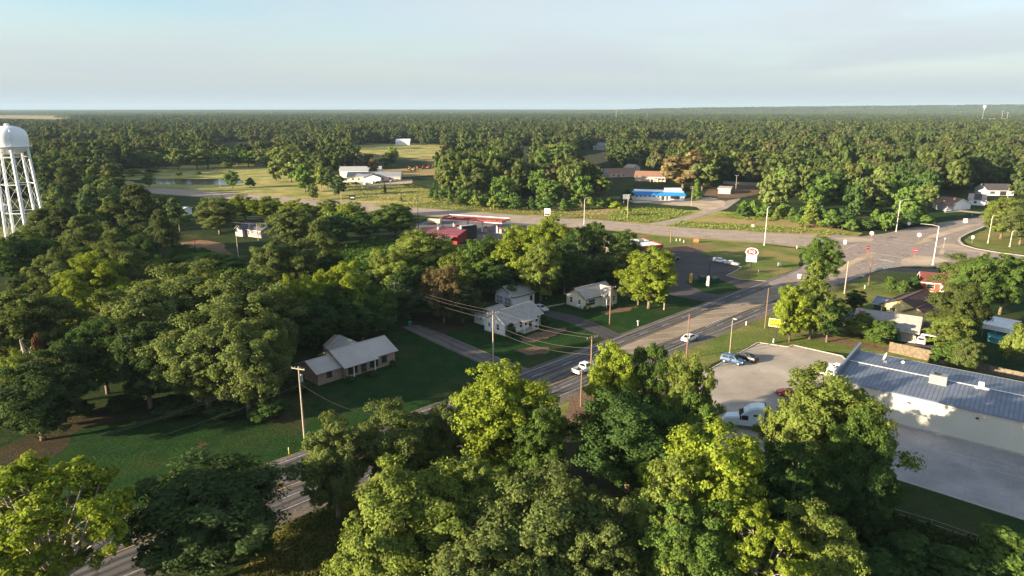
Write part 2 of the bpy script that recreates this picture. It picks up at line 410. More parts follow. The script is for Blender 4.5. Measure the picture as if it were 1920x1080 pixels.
M_DQLOT = slab_mat('old_asphalt_lot', (.075, .068, .068), 5, .78, .25)
M_SLAB = slab_mat('pale_concrete_lot', (.38, .335, .285), 5.2, .64, .5)
M_YARD = slab_mat('grey_concrete_yard', (.33, .32, .32), 5.2, .64, .6)
M_DRIVE = road_mat('worn_driveway', (.15, .13, .115), (.085, .078, .072), 4, 1)
M_DRIVE2 = road_mat('dark_driveway', (.07, .065, .065), (.05, .048, .05), 4, 1)
M_GRAVEL = grass_mat('gravel', (.13, .115, .10), (.18, .155, .13), (.10, .10, .06), .4)
M_WLINE = mat('white_line_paint', (.38, .37, .355), .7, var=.4, scale=2)
M_YLINE = mat('yellow_line_paint', (.50, .33, .07), .7, var=.25, scale=2)
M_KERB = mat('kerb_concrete', (.42, .38, .33), .8, var=.15, scale=1)
M_WATER = mat('pond_water', (.014, .018, .010), .12, spec=.28)

def build_ground():
    rs = [0] + list(np.geomspace(8, 24000, 92)); NA = 144
    vs = [(0, 0, 0)]; fs = []
    for r in rs[1:]:
        for k in range(NA):
            a = 2 * math.pi * k / NA; x, y = r * math.cos(a), r * math.sin(a)
            vs.append((x, y, float(terr(np.array(x), np.array(y))) if r > 900 else 0.0))
    for k in range(NA): fs.append((0, 1 + k, 1 + (k + 1) % NA))
    for i in range(len(rs) - 2):
        o = 1 + i * NA
        for k in range(NA): fs.append((o + k, o + NA + k, o + NA + (k + 1) % NA, o + (k + 1) % NA))
    me = bpy.data.meshes.new('ground'); me.from_pydata(vs, [], fs); me.materials.append(M_GROUND); me.update()
    if me.polygons[200].normal.z < 0: me.flip_normals()
    tag(link('ground', me), kind='structure')
build_ground()
def px(l, z=0.0): return [G(a, b, z) for a, b in l]

# --- grass areas (each sheet a little above the one below)
sheet('field', px([(205, 330), (232, 318), (300, 311), (420, 306), (520, 306), (640, 330), (760, 350), (1000, 378), (1140, 388), (1380, 398), (1610, 436), (1600, 447), (1150, 420), (640, 382), (420, 362), (280, 356), (200, 350)]), .02, M_FIELD, amp=1.2, step=8)
sheet('field', px([(560, 262), (640, 268), (760, 268), (860, 272), (940, 276), (1015, 272), (1020, 300), (900, 292), (800, 300), (740, 292), (640, 284)]), .02, M_FIELD, amp=3, step=20)
sheet('field', px([(760, 300), (860, 288), (1010, 292), (1060, 300), (1150, 283), (1152, 300), (1100, 312), (900, 310)]), .03, M_DRYFIELD, amp=3, step=20)
sheet('field', px([(700, 318), (830, 315), (850, 326), (770, 331), (735, 332)]), .035, M_DRYFIELD, amp=1.5, step=8)
sheet('field', px([(700, 392), (830, 378), (960, 378), (1160, 395), (1160, 416), (980, 402), (820, 394)]), .03, M_VERGE, amp=1, step=6)
sheet('field', px([(980, 380), (1150, 390), (1168, 400), (1150, 405), (1060, 398), (990, 392)]), .045, M_DRYFIELD, amp=1.5, step=6)
sheet('field', px([(1262, 420), (1345, 402), (1470, 400), (1560, 425), (1610, 437), (1560, 442), (1440, 434), (1250, 423)]), .03, M_DRYFIELD, amp=1, step=6)
sheet('field', px([(-30, 425), (30, 425), (60, 440), (60, 470), (-30, 470)]), .02, M_VERGE, amp=1, step=6)
sheet('field', px([(-60, 215), (110, 216.5), (150, 219), (110, 224), (20, 222), (-60, 221)]), .05, M_DRYFIELD, amp=8, step=60)
sheet('lawn', px([(1150, 437), (1340, 447), (1500, 467), (1497, 506), (1440, 527), (1384, 523), (1364, 517), (1392, 502), (1340, 482), (1250, 470), (1180, 478), (1100, 460)]), .02, M_VERGE, amp=.3, step=3)
sheet('lawn', px([(1335, 518), (1376, 535), (1383, 541), (1345, 553), (1318, 548), (1285, 530)]), .03, M_LAWN, amp=.25, step=2)
sheet('lawn', px([(1440, 586), (1580, 532), (1650, 506), (1740, 512), (1800, 530), (1740, 600), (1640, 620), (1700, 660), (1930, 720), (1930, 760), (1640, 668), (1480, 651), (1418, 642), (1310, 700), (1180, 760), (1050, 800), (1040, 746), (1260, 660)]), .02, M_VERGE, amp=.3, step=3)
sheet('lawn', px([(1640, 560), (1740, 545), (1930, 560), (1930, 700), (1740, 670), (1690, 640)]), .03, M_LAWN, amp=.5, step=3)
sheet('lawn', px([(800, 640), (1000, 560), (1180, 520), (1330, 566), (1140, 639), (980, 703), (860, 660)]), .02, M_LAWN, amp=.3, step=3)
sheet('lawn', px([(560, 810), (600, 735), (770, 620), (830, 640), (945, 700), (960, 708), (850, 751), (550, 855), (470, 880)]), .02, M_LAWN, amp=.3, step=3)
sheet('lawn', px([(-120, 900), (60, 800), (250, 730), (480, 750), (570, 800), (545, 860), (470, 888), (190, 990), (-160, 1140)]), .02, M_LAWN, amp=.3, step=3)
sheet('bare_ground', px([(-60, 870), (60, 815), (150, 770), (300, 742), (420, 735), (520, 755), (575, 790), (560, 815), (480, 780), (330, 775), (170, 800), (110, 850), (0, 900)]), .035, M_LITTER, amp=.7, step=2.5)
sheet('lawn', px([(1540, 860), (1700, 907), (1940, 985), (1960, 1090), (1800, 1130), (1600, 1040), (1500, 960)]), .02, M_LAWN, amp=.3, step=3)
sheet('weed_patch', px([(560, 560), (640, 470), (700, 448), (790, 452), (800, 470), (740, 500), (640, 520)]), .02, M_WEED, amp=.6, step=3)
sheet('weed_patch', px([(300, 520), (330, 470), (380, 470), (470, 505), (520, 520), (480, 560), (360, 545)]), .02, M_WEED, amp=.6, step=3)
sheet('leaf_litter', px([(760, 605), (800, 560), (900, 540), (1060, 520), (1180, 520), (1120, 560), (1000, 585), (900, 625), (830, 640), (790, 615)]), .025, M_LITTER, amp=.6, step=3)
sheet('leaf_litter', px([(1040, 800), (1180, 770), (1300, 850), (1500, 900), (1400, 1000), (1150, 1000), (1000, 900)]), .03, M_LITTER, amp=.6, step=3)
sheet('lawn', px([(430, 1100), (520, 985), (640, 940), (720, 900), (800, 1000), (640, 1180)]), .02, M_VERGE, amp=.4, step=2)
sheet('lawn', px([(1806, 452), (1820, 442), (1850, 431), (1885, 420), (1960, 405), (1960, 482), (1870, 472), (1825, 463)]), .03, M_VERGE, amp=.3, step=3)
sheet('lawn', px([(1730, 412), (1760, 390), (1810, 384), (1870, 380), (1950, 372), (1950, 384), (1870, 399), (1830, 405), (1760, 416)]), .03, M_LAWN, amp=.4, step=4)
sheet('lawn', px([(1605, 545), (1660, 512), (1740, 514), (1800, 532), (1750, 560), (1640, 566)]), .04, M_VERGE, amp=.3, step=3)
# worn soil patches
for pl in ([(965, 715 - 58), (1000, 650), (1035, 652), (1020, 664), (985, 667)], [(1125, 586), (1160, 578), (1195, 574), (1180, 583), (1140, 590)],
           [(975, 634), (1020, 620), (1070, 612), (1060, 622), (1010, 640), (980, 642)], [(1490, 628), (1560, 630), (1670, 655), (1660, 660), (1560, 640)], [(1540, 620), (1555, 632), (1700, 660), (1690, 664), (1580, 645), (1520, 632)]):
    sheet('bare_soil', px(pl), .05, M_DIRT, amp=.35, step=1.2)
sheet('bare_soil', px([(1065, 750), (1110, 735), (1150, 770), (1110, 800), (1060, 795)]), .05, M_DIRT, amp=.5, step=1.5)
sheet('bare_soil', px([(1245, 466), (1290, 458), (1345, 466), (1300, 472), (1250, 471)]), .05, M_REDDIRT, amp=.6, step=2)
sheet('dirt_track', px([(338, 455), (375, 450), (420, 456), (425, 470), (472, 497), (520, 522), (500, 527), (455, 505), (400, 478), (345, 470)]), .04, M_REDDIRT, amp=.3, step=2)
sheet('bare_soil', px([(645, 391), (700, 394), (760, 400), (730, 406), (660, 402)]), .05, M_REDDIRT, amp=.6, step=2)

# --- the pond
sheet('pond', px([(240, 338), (300, 335.5), (420, 335), (452, 338), (458, 343), (430, 347), (330, 346), (255, 343)]), .05, M_WATER, amp=.8, step=6)

# --- main road
ML = [(-95, 30.5), (-75, 49.7), (-48.8, 75.2), (-9.9, 112.2), (21.3, 143.2), (52.3, 174.0), (76.6, 198), (91.6, 212.7), (112, 233)]
MR = [(-86.6, 22), (-66.6, 41.3), (-40.5, 67), (-1.6, 104), (34.5, 138.3), (64.3, 166.2), (97.2, 196.1), (118, 214.2), (140, 233)]
def pt_on(l, t):
    l = [Vector(p) for p in l]; d = [0]
    for i in range(1, len(l)): d.append(d[-1] + (l[i] - l[i - 1]).length)
    s_ = t * d[-1]; i = 1
    while i < len(l) - 1 and d[i] < s_: i += 1
    return l[i - 1].lerp(l[i], (s_ - d[i - 1]) / (d[i] - d[i - 1]))
def off(a, b, d):  # a point d metres from a toward b
    v = b - a; return a + v.normalized() * d
T = [i / 80 for i in range(81)]
A = [pt_on(ML, t) for t in T]; B = [pt_on(MR, t) for t in T]
strip('gravel_shoulder', [off(a, b, -1.6) for a, b in zip(A, B)], [off(b, a, -3.2) for a, b in zip(A, B)], .045, M_GRAVEL)
strip('road', [off(a, b, -.5) for a, b in zip(A, B)], [off(b, a, -.9) for a, b in zip(A, B)], .06, M_ROAD)
def line_strip(name, pts, wd, z, m, dash=None):
    b = MB(); acc = 0
    for i in range(len(pts) - 1):
        p, q = Vector(pts[i][:2]), Vector(pts[i + 1][:2]); d = q - p; n_ = Vector((-d.y, d.x)).normalized() * wd / 2
        ln = d.length
        segs = [(0, 1)]
        if dash:
            segs = []; on, per = dash; s_ = 0
            k0 = math.floor(acc / per)
            for k in range(k0, int((acc + ln) / per) + 1):
                u0 = max(0, k * per - acc) / ln; u1 = min(ln, k * per + on - acc) / ln
                if u1 > u0: segs.append((u0, u1))
        for u0, u1 in segs:
            a, c = p.lerp(q, u0), p.lerp(q, u1)
            b.add([(a.x - n_.x, a.y - n_.y, z), (c.x - n_.x, c.y - n_.y, z), (c.x + n_.x, c.y + n_.y, z), (a.x + n_.x, a.y + n_.y, z)], [(0, 1, 2, 3)])
        acc += ln
    return tag(b.build(name, m), kind='structure')
HW = 5.75
NM = 74
line_strip('road_marking', A[:76], .14, .075, M_WLINE); line_strip('road_marking', B[:76], .14, .075, M_WLINE)
C1 = [off(a, b, min(HW, (b - a).length / 2)) for a, b in zip(A, B)]; C2 = [off(b, a, min(HW, (b - a).length / 2)) for a, b in zip(A, B)]
line_strip('road_marking', [off(a, b, HW / 2) for a, b in zip(A, B)][:NM], .15, .075, M_WLINE, (3, 9))
line_strip('road_marking', [off(b, a, HW / 2) for a, b in zip(A, B)][:NM], .15, .075, M_WLINE, (3, 9))
line_strip('road_marking', [off(c, a, .16) for c, a in zip(C1, A)][:NM], .13, .075, M_YLINE)
line_strip('road_marking', [off(c, b, .16) for c, b in zip(C2, B)][:NM], .13, .075, M_YLINE)
i0 = next(i for i in range(len(T)) if C1[i].y > 127)
strip('road_median', C1[i0:NM - 4], C2[i0:NM - 4], .070, slab_mat('flush_median', (.29, .245, .205), 6, .75, .3))
hb = MB()
for i in range(i0, 68, 2):   # yellow hatching of the flush median
    p, q = C1[i], C2[min(i + 1, 70)]; d = (q - p); n_ = Vector((-d.y, d.x)).normalized() * .14
    hb.add([(p.x - n_.x, p.y - n_.y, .08), (q.x - n_.x, q.y - n_.y, .08), (q.x + n_.x, q.y + n_.y, .08), (p.x + n_.x, p.y + n_.y, .08)], [(0, 1, 2, 3)])
tag(hb.build('road_marking', M_YLINE), kind='structure')

# --- the highway beyond
HT = px([(60, 336), (180, 345), (287, 352), (454, 364), (645, 379), (766, 389), (857, 396), (980, 405), (1140, 415), (1235, 424), (1435, 437), (1560, 443), (1620, 446)])
HB = px([(60, 345), (180, 354), (287, 362), (454, 374), (645, 391), (766, 401), (857, 408), (980, 419), (1140, 430), (1235, 440), (1435, 455), (1510, 464), (1560, 470)])
strip('gravel_shoulder', [p + Vector((0, 3.0, 0)) for p in HT], [p - Vector((0, 3.2, 0)) for p in HB], .050, M_DRYFIELD)
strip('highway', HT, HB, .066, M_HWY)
hl = lambda f: [a.lerp(b, f) for a, b in zip(HT, HB)]
line_strip('road_marking', hl(.06), .25, .085, M_WLINE); line_strip('road_marking', hl(.94), .25, .085, M_WLINE)
line_strip('road_marking', hl(.28), .2, .085, M_WLINE, (3, 12)); line_strip('road_marking', hl(.72), .2, .085, M_WLINE, (3, 12))
line_strip('road_marking', hl(.46), .2, .085, M_YLINE); line_strip('road_marking', hl(.54), .2, .085, M_YLINE)
# --- junction and the road on to the upper right
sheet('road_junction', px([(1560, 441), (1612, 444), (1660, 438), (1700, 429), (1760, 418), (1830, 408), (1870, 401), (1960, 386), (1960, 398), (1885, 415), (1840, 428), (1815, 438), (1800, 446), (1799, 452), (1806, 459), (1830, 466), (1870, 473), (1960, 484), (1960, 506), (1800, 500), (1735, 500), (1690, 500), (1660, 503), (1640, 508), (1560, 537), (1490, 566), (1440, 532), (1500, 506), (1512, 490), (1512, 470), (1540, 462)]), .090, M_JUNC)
sheet('traffic_island', px([(1744, 441), (1800, 426), (1850, 413), (1856, 416), (1830, 424), (1770, 442), (1735, 455), (1715, 459)]), .105, M_MED)
sheet('traffic_island', px([(1550, 520), (1590, 492), (1630, 474), (1645, 474), (1640, 478), (1608, 492), (1575, 512)]), .105, M_MED)
sheet('traffic_island', px([(1752, 464), (1770, 457), (1790, 458), (1820, 468), (1850, 474), (1800, 471)]), .105, M_MED)
sheet('traffic_island', px([(1560, 447), (1600, 445), (1640, 449), (1632, 453), (1590, 454)]), .105, M_MED)
sheet('traffic_island', px([(1690, 487), (1716, 479), (1760, 483), (1780, 490), (1740, 497), (1690, 497)]), .105, M_MED)
def pxline(l, wd=.3, m=M_WLINE, z=.13): line_strip('road_marking', px(l), wd, z, m)
pxline([(1642, 476), (1700, 485)], .6); pxline([(1647, 451), (1711, 460)], .6)
pxline([(1587, 467), (1608, 458)], .5); pxline([(1638, 487), (1660, 478)], .25)
pxline([(1688, 456), (1711, 448)], .25); pxline([(1700, 442), (1735, 433)], .25)
pxline([(1764, 478), (1769, 467)], 1.6, M_MED); pxline([(1840, 484), (1844, 474)], 1.6, M_MED)
pxline([(1550, 521), (1575, 509), (1606, 490), (1632, 478)], .3, M_YLINE); pxline([(1713, 459), (1735, 453), (1748, 441)], .3, M_YLINE)
for a, b in (((1606, 499), (1622, 494)), ((1637, 499), (1646, 495)), ((1613, 507), (1622, 503)), ((1660, 462), (1668, 459)), ((1760, 446), (1772, 442)), ((1792, 441), (1800, 439)), ((1812, 435), (1822, 433)), ((1735, 461), (1741, 458)), ((1600, 478), (1607, 475)), ((1730, 440), (1740, 437)), ((1765, 427), (1776, 424))): pxline([a, b], .3)
# lettering and arrows worn into the lanes
for k in range(9): pxline([(1648 + k * 3.2, 485.3 + k * .62), (1650 + k * 3.2, 488.2 + k * .62)], .45)
for k in range(6): pxline([(1676 + k * 4.0, 448.0 + k * .8), (1678 + k * 4.0, 450.0 + k * .8)], .45)
pxline([(1630, 483), (1640, 481), (1648, 480.5)], .5); pxline([(1693, 452.5), (1702, 454), (1711, 452)], .4); pxline([(1770, 448), (1780, 446)], .5)
pxline([(1776, 477), (1800, 474), (1838, 478)], .3); pxline([(1690, 500.5), (1660, 503.5), (1640, 508.5), (1575, 532)], .3)
pxline([(1440, 531), (1500, 508)], .3)
for k in range(10): pxline([(1322 + k * 4.5, 611 - k * 2.1), (1326 + k * 4.5, 613.5 - k * 2.1)], .3, z=.08)
def kerb(name, l, wd=.3, hgt=.14):
    b = MB(); P = [Vector(p[:2]) for p in px(l)]
    for p, q in zip(P, P[1:]):
        n_ = Vector((-(q - p).y, (q - p).x)).normalized() * wd / 2; e = (q - p).normalized() * .01; q2 = q - e
        b.hexa([(p.x - n_.x, p.y - n_.y, 0), (q2.x - n_.x, q2.y - n_.y, 0), (q2.x + n_.x, q2.y + n_.y, 0), (p.x + n_.x, p.y + n_.y, 0)],
               [(p.x - n_.x, p.y - n_.y, hgt), (q2.x - n_.x, q2.y - n_.y, hgt), (q2.x + n_.x, q2.y + n_.y, hgt), (p.x + n_.x, p.y + n_.y, hgt)])
    return tag(b.build(name, M_KERB), kind='structure')
kerb('kerb', [(1870, 413), (1840, 427.5), (1815, 437.5), (1799.5, 446), (1798.5, 452), (1806, 459.5), (1830, 466.7), (1870, 473.7), (1960, 485)], .8, .2)
# --- side road and forecourt by the blue building
strip('side_road', px([(1212, 421), (1262, 411), (1315, 398), (1345, 387), (1372, 372), (1380, 360)]), px([(1255, 424), (1290, 412), (1330, 401), (1362, 392), (1385, 376), (1398, 360)]), .055, M_HWY)
sheet('forecourt', px([(1175, 376), (1290, 372), (1360, 368), (1360, 385), (1318, 398), (1306, 388), (1215, 381), (1190, 381)]), .06, M_MED, amp=.5, step=4)
sheet('yard', px([(1330, 352), (1400, 345), (1440, 350), (1430, 362), (1385, 372), (1360, 378), (1320, 366)]), .05, M_DIRT, amp=.6, step=4)
# --- forecourt of the red fuel station, clinic yard
sheet('forecourt', px([(780, 420), (840, 405), (990, 412), (1040, 428), (960, 450), (890, 452), (780, 445)]), .06, slab_mat('worn_forecourt', (.17, .15, .145), 6, .3, .4))
sheet('yard', px([(655, 344), (690, 338), (770, 336), (775, 343), (720, 350), (665, 352)]), .05, M_MED, amp=.6, step=4)
# --- restaurant parking lot
sheet('parking_lot', px([(1150, 490), (1195, 478), (1250, 471), (1300, 471), (1340, 482), (1375, 494), (1392, 502), (1362, 517), (1335, 518), (1285, 529), (1200, 535)]), .055, M_DQLOT)
sheet('driveway', px([(1334, 518), (1362, 517), (1390, 524), (1440, 527.5), (1412, 541), (1384, 541), (1376, 535)]), .058, M_DQLOT)
sheet('driveway', px([(1236, 531), (1285, 529), (1318, 548), (1347, 553), (1377, 545), (1330, 566), (1300, 562), (1255, 553)]), .062, M_DQLOT)
kerb('kerb', [(1340, 482), (1375, 494), (1391, 502), (1362, 517), (1388, 524), (1436, 527.5)], .25, .13)
# parking bays
for k in range(5): pxline([(1345 - k * 11, 518 - k * .2), (1372 - k * 11, 507 - k * 1.2)], .07, M_DRIVE, z=.075)
# --- store parking lot and loading yard
LOT = [(1150, 740), (1310, 705), (1422, 645), (1478, 652), (1487, 648.5), (1578, 669), (1582, 674), (1640, 689), (1700, 760), (1690, 807), (1480, 842), (1330, 862), (1180, 812)]
sheet('parking_lot', px(LOT), .05, M_SLAB)
sheet('loading_yard', px([(1470, 844), (1600, 790), (1700, 795), (1800, 815), (1960, 860), (1960, 988), (1920, 974), (1700, 904), (1560, 862)]), .056, M_YARD)
kerb('kerb', [(1310, 705), (1420, 643.5), (1424, 643), (1478, 651), (1487, 647.5), (1579, 668), (1583, 673), (1640, 688)], .3, .16)
kerb('kerb', [(1560, 863), (1700, 905), (1920, 975), (1960, 989)], .25, .14)
pxline([(1777, 846), (1920, 884)], .14, z=.072); pxline([(1779, 848.5), (1920, 887)], .12, z=.072); pxline([(1817, 870), (1920, 897)], .14, z=.072)
for k in range(6): pxline([(1868 + k * 9, 858 + k * 3), (1890 + k * 9, 873 + k * 3)], .12, z=.072)
for a, b in (((1716, 823), (1719, 819)), ((1752, 832), (1756, 827)), ((1789, 841), (1793, 836)), ((1826, 849), (1829, 845))): pxline([a, b], .12, m=M_YLINE, z=.072)
# --- house driveways
strip('driveway', px([(752, 613), (800, 636), (840, 655), (900, 682), (945, 703), (965, 709)]), px([(785, 609), (840, 630), (875, 645), (930, 668), (975, 688), (1000, 693)]), .055, M_DRIVE)
strip('driveway', px([(1000, 586), (1030, 594), (1070, 607), (1110, 624), (1140, 640)]), px([(1022, 580), (1050, 586), (1085, 594), (1120, 607), (1165, 628)]), .055, M_DRIVE2)
strip('footpath', px([(1012, 577), (1058, 568.5)]), px([(1014, 579), (1060, 570.2)]), .06, M_MED)
sheet('driveway', px([(1680, 650), (1712, 640), (1765, 652), (1750, 672), (1700, 660)]), .055, M_DRIVE)
sheet('driveway', px([(1660, 503), (1700, 503), (1760, 505), (1760, 511), (1700, 510), (1665, 508)]), .05, M_DRIVE)
strip('driveway', px([(1770, 396), (1800, 394), (1850, 399)]), px([(1770, 399), (1800, 397), (1850, 402)]), .05, M_MED)

# ---------------------------------------------------------------- buildings
M_BRICK = axis_mat('tan_brick', (.30, .21, .155), 'brick', rough=.9)
M_ROOFMETAL = axis_mat('grey_metal_roof', (.43, .395, .365), 'x', .45, .6, .1, .8)
M_SHINGLE = mat('grey_shingle', (.33, .31, .29), .9, var=.16, scale=1.4)
M_SHINGLE_D = mat('charcoal_shingle', (.07, .068, .075), .9, var=.2, scale=1.4)
M_SHINGLE_B = mat('brown_shingle', (.085, .050, .048), .9, var=.22, scale=1.4)
M_SHINGLE_O = mat('rust_shingle', (.27, .15, .10), .9, var=.2, scale=.8)
M_TANROOF = mat('tan_roof', (.40, .33, .27), .9, var=.12, scale=1)
M_WSIDE = axis_mat('white_siding', (.70, .71, .70), 'z', .25, .6)
M_CREAM = axis_mat('cream_siding', (.62, .59, .46), 'z', .25, .6)
M_GREYSIDE = axis_mat('grey_siding', (.34, .33, .33), 'z', .25, .7)
M_BOARD = axis_mat('grey_board', (.36, .33, .29), 'x', .3, .8)
M_YELLOW = axis_mat('yellow_siding', (.72, .60, .27), 'z', .25, .7)
M_REDSIDE = axis_mat('red_siding', (.42, .085, .05), 'z', .25, .7)
M_BRICKRED = axis_mat('red_brick', (.30, .085, .05), 'brick', rough=.9)
M_TRIM = mat('white_trim', (.72, .71, .68), .6)
M_DOOR = mat('dark_door', (.05, .04, .035), .5)
M_STORE = axis_mat('pale_metal_wall', (.62, .60, .52), 'x', .3, .45, .1, .86, .06)
M_STOREROOF = axis_mat('galvalume_roof', (.155, .185, .245), 'x', .62, .5, .35, .6, .22)
M_BLUEMET = axis_mat('blue_metal', (.20, .24, .33), 'x', .4, .5, .3, .8)
M_BLUEROOF = mat('bright_blue_metal', (.03, .23, .58), .45, .2, var=.08)
M_HVAC = mat('unit_casing', (.24, .255, .28), .5, .4, var=.12, scale=2)
M_WINBLUE = mat('window_glass', (.03, .038, .045), .12, spec=.5)

def facebox(b, f, Ln, D, u0, u1, o0, o1, z0, z1):
    "a box on a wall: f front, b back, l left, r right; o is how far it stands out"
    if f == 'f': b.box(u0, u1, -o1, -o0, z0, z1)
    elif f == 'b': b.box(u0, u1, D + o0, D + o1, z0, z1)
    elif f == 'l': b.box(-o1, -o0, u0, u1, z0, z1)
    else: b.box(Ln + o0, Ln + o1, u0, u1, z0, z1)
def window(root, f, Ln, D, u, z, wd, ht, frame=M_TRIM, name='window', bars=1, pane=None):
    b = MB(); t_ = .09
    facebox(b, f, Ln, D, u - wd / 2, u - wd / 2 + t_, -.02, .07, z, z + ht); facebox(b, f, Ln, D, u + wd / 2 - t_, u + wd / 2, -.02, .07, z, z + ht)
    facebox(b, f, Ln, D, u - wd / 2 + t_, u + wd / 2 - t_, -.02, .065, z, z + t_); facebox(b, f, Ln, D, u - wd / 2 + t_, u + wd / 2 - t_, -.02, .065, z + ht - t_, z + ht)
    if bars: facebox(b, f, Ln, D, u - wd / 2 + t_, u + wd / 2 - t_, -.02, .06, z + ht / 2 - .03, z + ht / 2 + .03)
    o = b.build(name, frame, root); p = MB(); facebox(p, f, Ln, D, u - wd / 2 + t_, u + wd / 2 - t_, .005, .025, z + t_, z + ht - t_); p.build('pane', pane or M_WINBLUE, o); return o
def door(root, f, Ln, D, u, wd=1.0, ht=2.05, m=M_DOOR, z=.15):
    b = MB(); facebox(b, f, Ln, D, u - wd / 2, u + wd / 2, -.02, .05, z, z + ht); o = b.build('door', m, root)
    k = MB(); facebox(k, f, Ln, D, u + wd / 2 - .18, u + wd / 2 - .1, .05, .1, z + .95, z + 1.1); k.build('handle', STEEL, o); return o
def gable_walls(Ln, D, eave, ridge, z0=0, ry=None):
    ry = D / 2 if ry is None else ry
    b = MB(); pr = [(0, z0), (D, z0), (D, eave), (ry, ridge), (0, eave)]
    n = 5; vs = [(0, y, z) for y, z in pr] + [(Ln, y, z) for y, z in pr]
    return b.add(vs, [(0, 1, 2, 3, 4), (9, 8, 7, 6, 5)] + [(i, i + n, (i + 1) % n + n, (i + 1) % n) for i in range(n)])
def gable_roof(Ln, D, eave, ridge, ov=.45, th=.14, ry=None, x0=None, x1=None):
    ry = D / 2 if ry is None else ry; b = MB(); x0 = -ov if x0 is None else x0; x1 = Ln + ov if x1 is None else x1
    s1 = (ridge - eave) / ry; s2 = (ridge - eave) / (D - ry); u = th + .01
    b.slab([(x0, -ov, eave - s1 * ov + u), (x1, -ov, eave - s1 * ov + u), (x1, ry, ridge + u), (x0, ry, ridge + u)], th)
    b.slab([(x0, ry, ridge + u), (x1, ry, ridge + u), (x1, D + ov, eave - s2 * ov + u), (x0, D + ov, eave - s2 * ov + u)], th)
    b.box(x0, x1, ry - .12, ry + .12, ridge + u - .02, ridge + u + .035)
    return b
def fascia(root, Ln, D, eave, ridge, ov=.45, m=M_TRIM, ry=None):
    ry = D / 2 if ry is None else ry; s1 = (ridge - eave) / ry; s2 = (ridge - eave) / (D - ry); b = MB(); e1 = eave - s1 * ov; e2 = eave - s2 * ov
    for x in (-ov - .05, Ln + ov):
        b.hexa([(x, -ov, e1 - .12), (x + .05, -ov, e1 - .12), (x + .05, ry, ridge - .12), (x, ry, ridge - .12)], [(x, -ov, e1 + .12), (x + .05, -ov, e1 + .12), (x + .05, ry, ridge + .12), (x, ry, ridge + .12)])
        b.hexa([(x, ry, ridge - .12), (x + .05, ry, ridge - .12), (x + .05, D + ov, e2 - .12), (x, D + ov, e2 - .12)], [(x, ry, ridge + .12), (x + .05, ry, ridge + .12), (x + .05, D + ov, e2 + .12), (x, D + ov, e2 + .12)])
    b.box(-ov, Ln + ov, -ov - .05, -ov - .003, e1 - .1, e1 + .1)
    return b.build('fascia', m, root)
def house(name, label, P, Q, D, eave, ridge, wm, rm, wins=(), doors=(), cat='house', ov=.45, base=True, trim=M_TRIM, group=None, ry=None):
    Ln = (Vector(Q[:2]) - Vector(P[:2])).length
    r = thing(name, label, cat, (P[0], P[1], 0), ang(P, Q), group)
    gable_walls(Ln, D, eave, ridge, -.1, ry).build('wall', wm, r)
    gable_roof(Ln, D, eave, ridge, ov, ry=ry).build('roof', rm, r); fascia(r, Ln, D, eave, ridge, ov, trim, ry)
    for a in wins: window(r, a[0], Ln, D, *a[1:])
    for a in doors: door(r, a[0], Ln, D, *a[1:])
    if base:
        b = MB(); b.box(-.04, Ln + .04, -.04, D + .04, -.1, .3); b.build('foundation', M_KERB, r)
    return r, Ln

# long brick ranch house
P, Q = G(600, 725), G(741, 681)
Lb = (Q - P).length; r = thing('brick_house', 'long tan brick ranch house with pale grey metal roof on the shaded lawn', 'house', (P.x, P.y, 0), ang(P, Q))
D = 8.2; x1 = 5.2
w1 = gable_walls(x1, D - 1.2, 2.5, 3.9); w1.v = [(x, y + .6, z) for x, y, z in w1.v]; w1.build('wall', M_BRICK, r)
w2 = gable_walls(Lb - x1, D, 2.8, 4.7); w2.v = [(x + x1, y, z) for x, y, z in w2.v]; w2.build('wall', M_BRICK, r)
g1 = gable_roof(x1, D - 1.2, 2.5, 3.9, .5, x1=x1 - .01); g1.v = [(x, y + .6, z) for x, y, z in g1.v]; g1.build('roof', M_ROOFMETAL, r)
g2 = gable_roof(Lb - x1, D, 2.8, 4.7, .6, x0=-.5, x1=(Lb - x1) * .62); g2.v = [(x + x1, y - .55 if y < 0 else y, z - .12 if y < 0 else z) for x, y, z in g2.v]; g2.build('roof', M_ROOFMETAL, r)
g3 = gable_roof(Lb - x1, D, 2.8, 4.7, .5, x0=(Lb - x1) * .62 + .004, x1=Lb - x1 + .6); g3.v = [(x + x1, y, z) for x, y, z in g3.v]; g3.build('roof', M_ROOFMETAL, r)
b = MB(); b.box(x1 - .02, x1 + 9, -.05, .02, .2, .3); b.build('porch_step', M_KERB, r)
M_WDARK = mat('dark_window_frame', (.06, .055, .05), .6)
window(r, 'f', Lb, D, 2.6 - .2, .9, 1.1, 1.35, M_WDARK)
o = [c for c in r.children if c.name.startswith('window')][-1]; o.location.y = .6
for u in (6.6, 7.7, 8.1 + 3.4, 8.1 + 4.3): window(r, 'f', Lb, D, u, .55, 1.0, 1.9, M_WDARK)
for u in (7.15, 11.95): b = MB(); b.box(u - .09, u + .09, -.5, -.35, .0, 2.55); b.build('porch_post', M_TRIM, r)
door(r, 'f', Lb, D, 9.5, 1.0, 2.1); window(r, 'f', Lb, D, Lb - 2.6, .85, 1.2, 1.4, M_WDARK)
b = MB(); b.box(10.1, 10.6, -.35, -.003, 0, 2.55); b.build('porch_pier', M_BRICK, r); b = MB(); b.box(x1 + .2, x1 + .7, -.35, -.003, 0, 2.55); b.build('porch_pier', M_BRICK, r)
b = MB(); gw = gable_walls(6, 6, 2.5, 4.2); gw.v = [(x1 + 3.5 + y, D + x - .5, z) for x, y, z in gw.v]; gw.build('wall', M_BRICK, r)
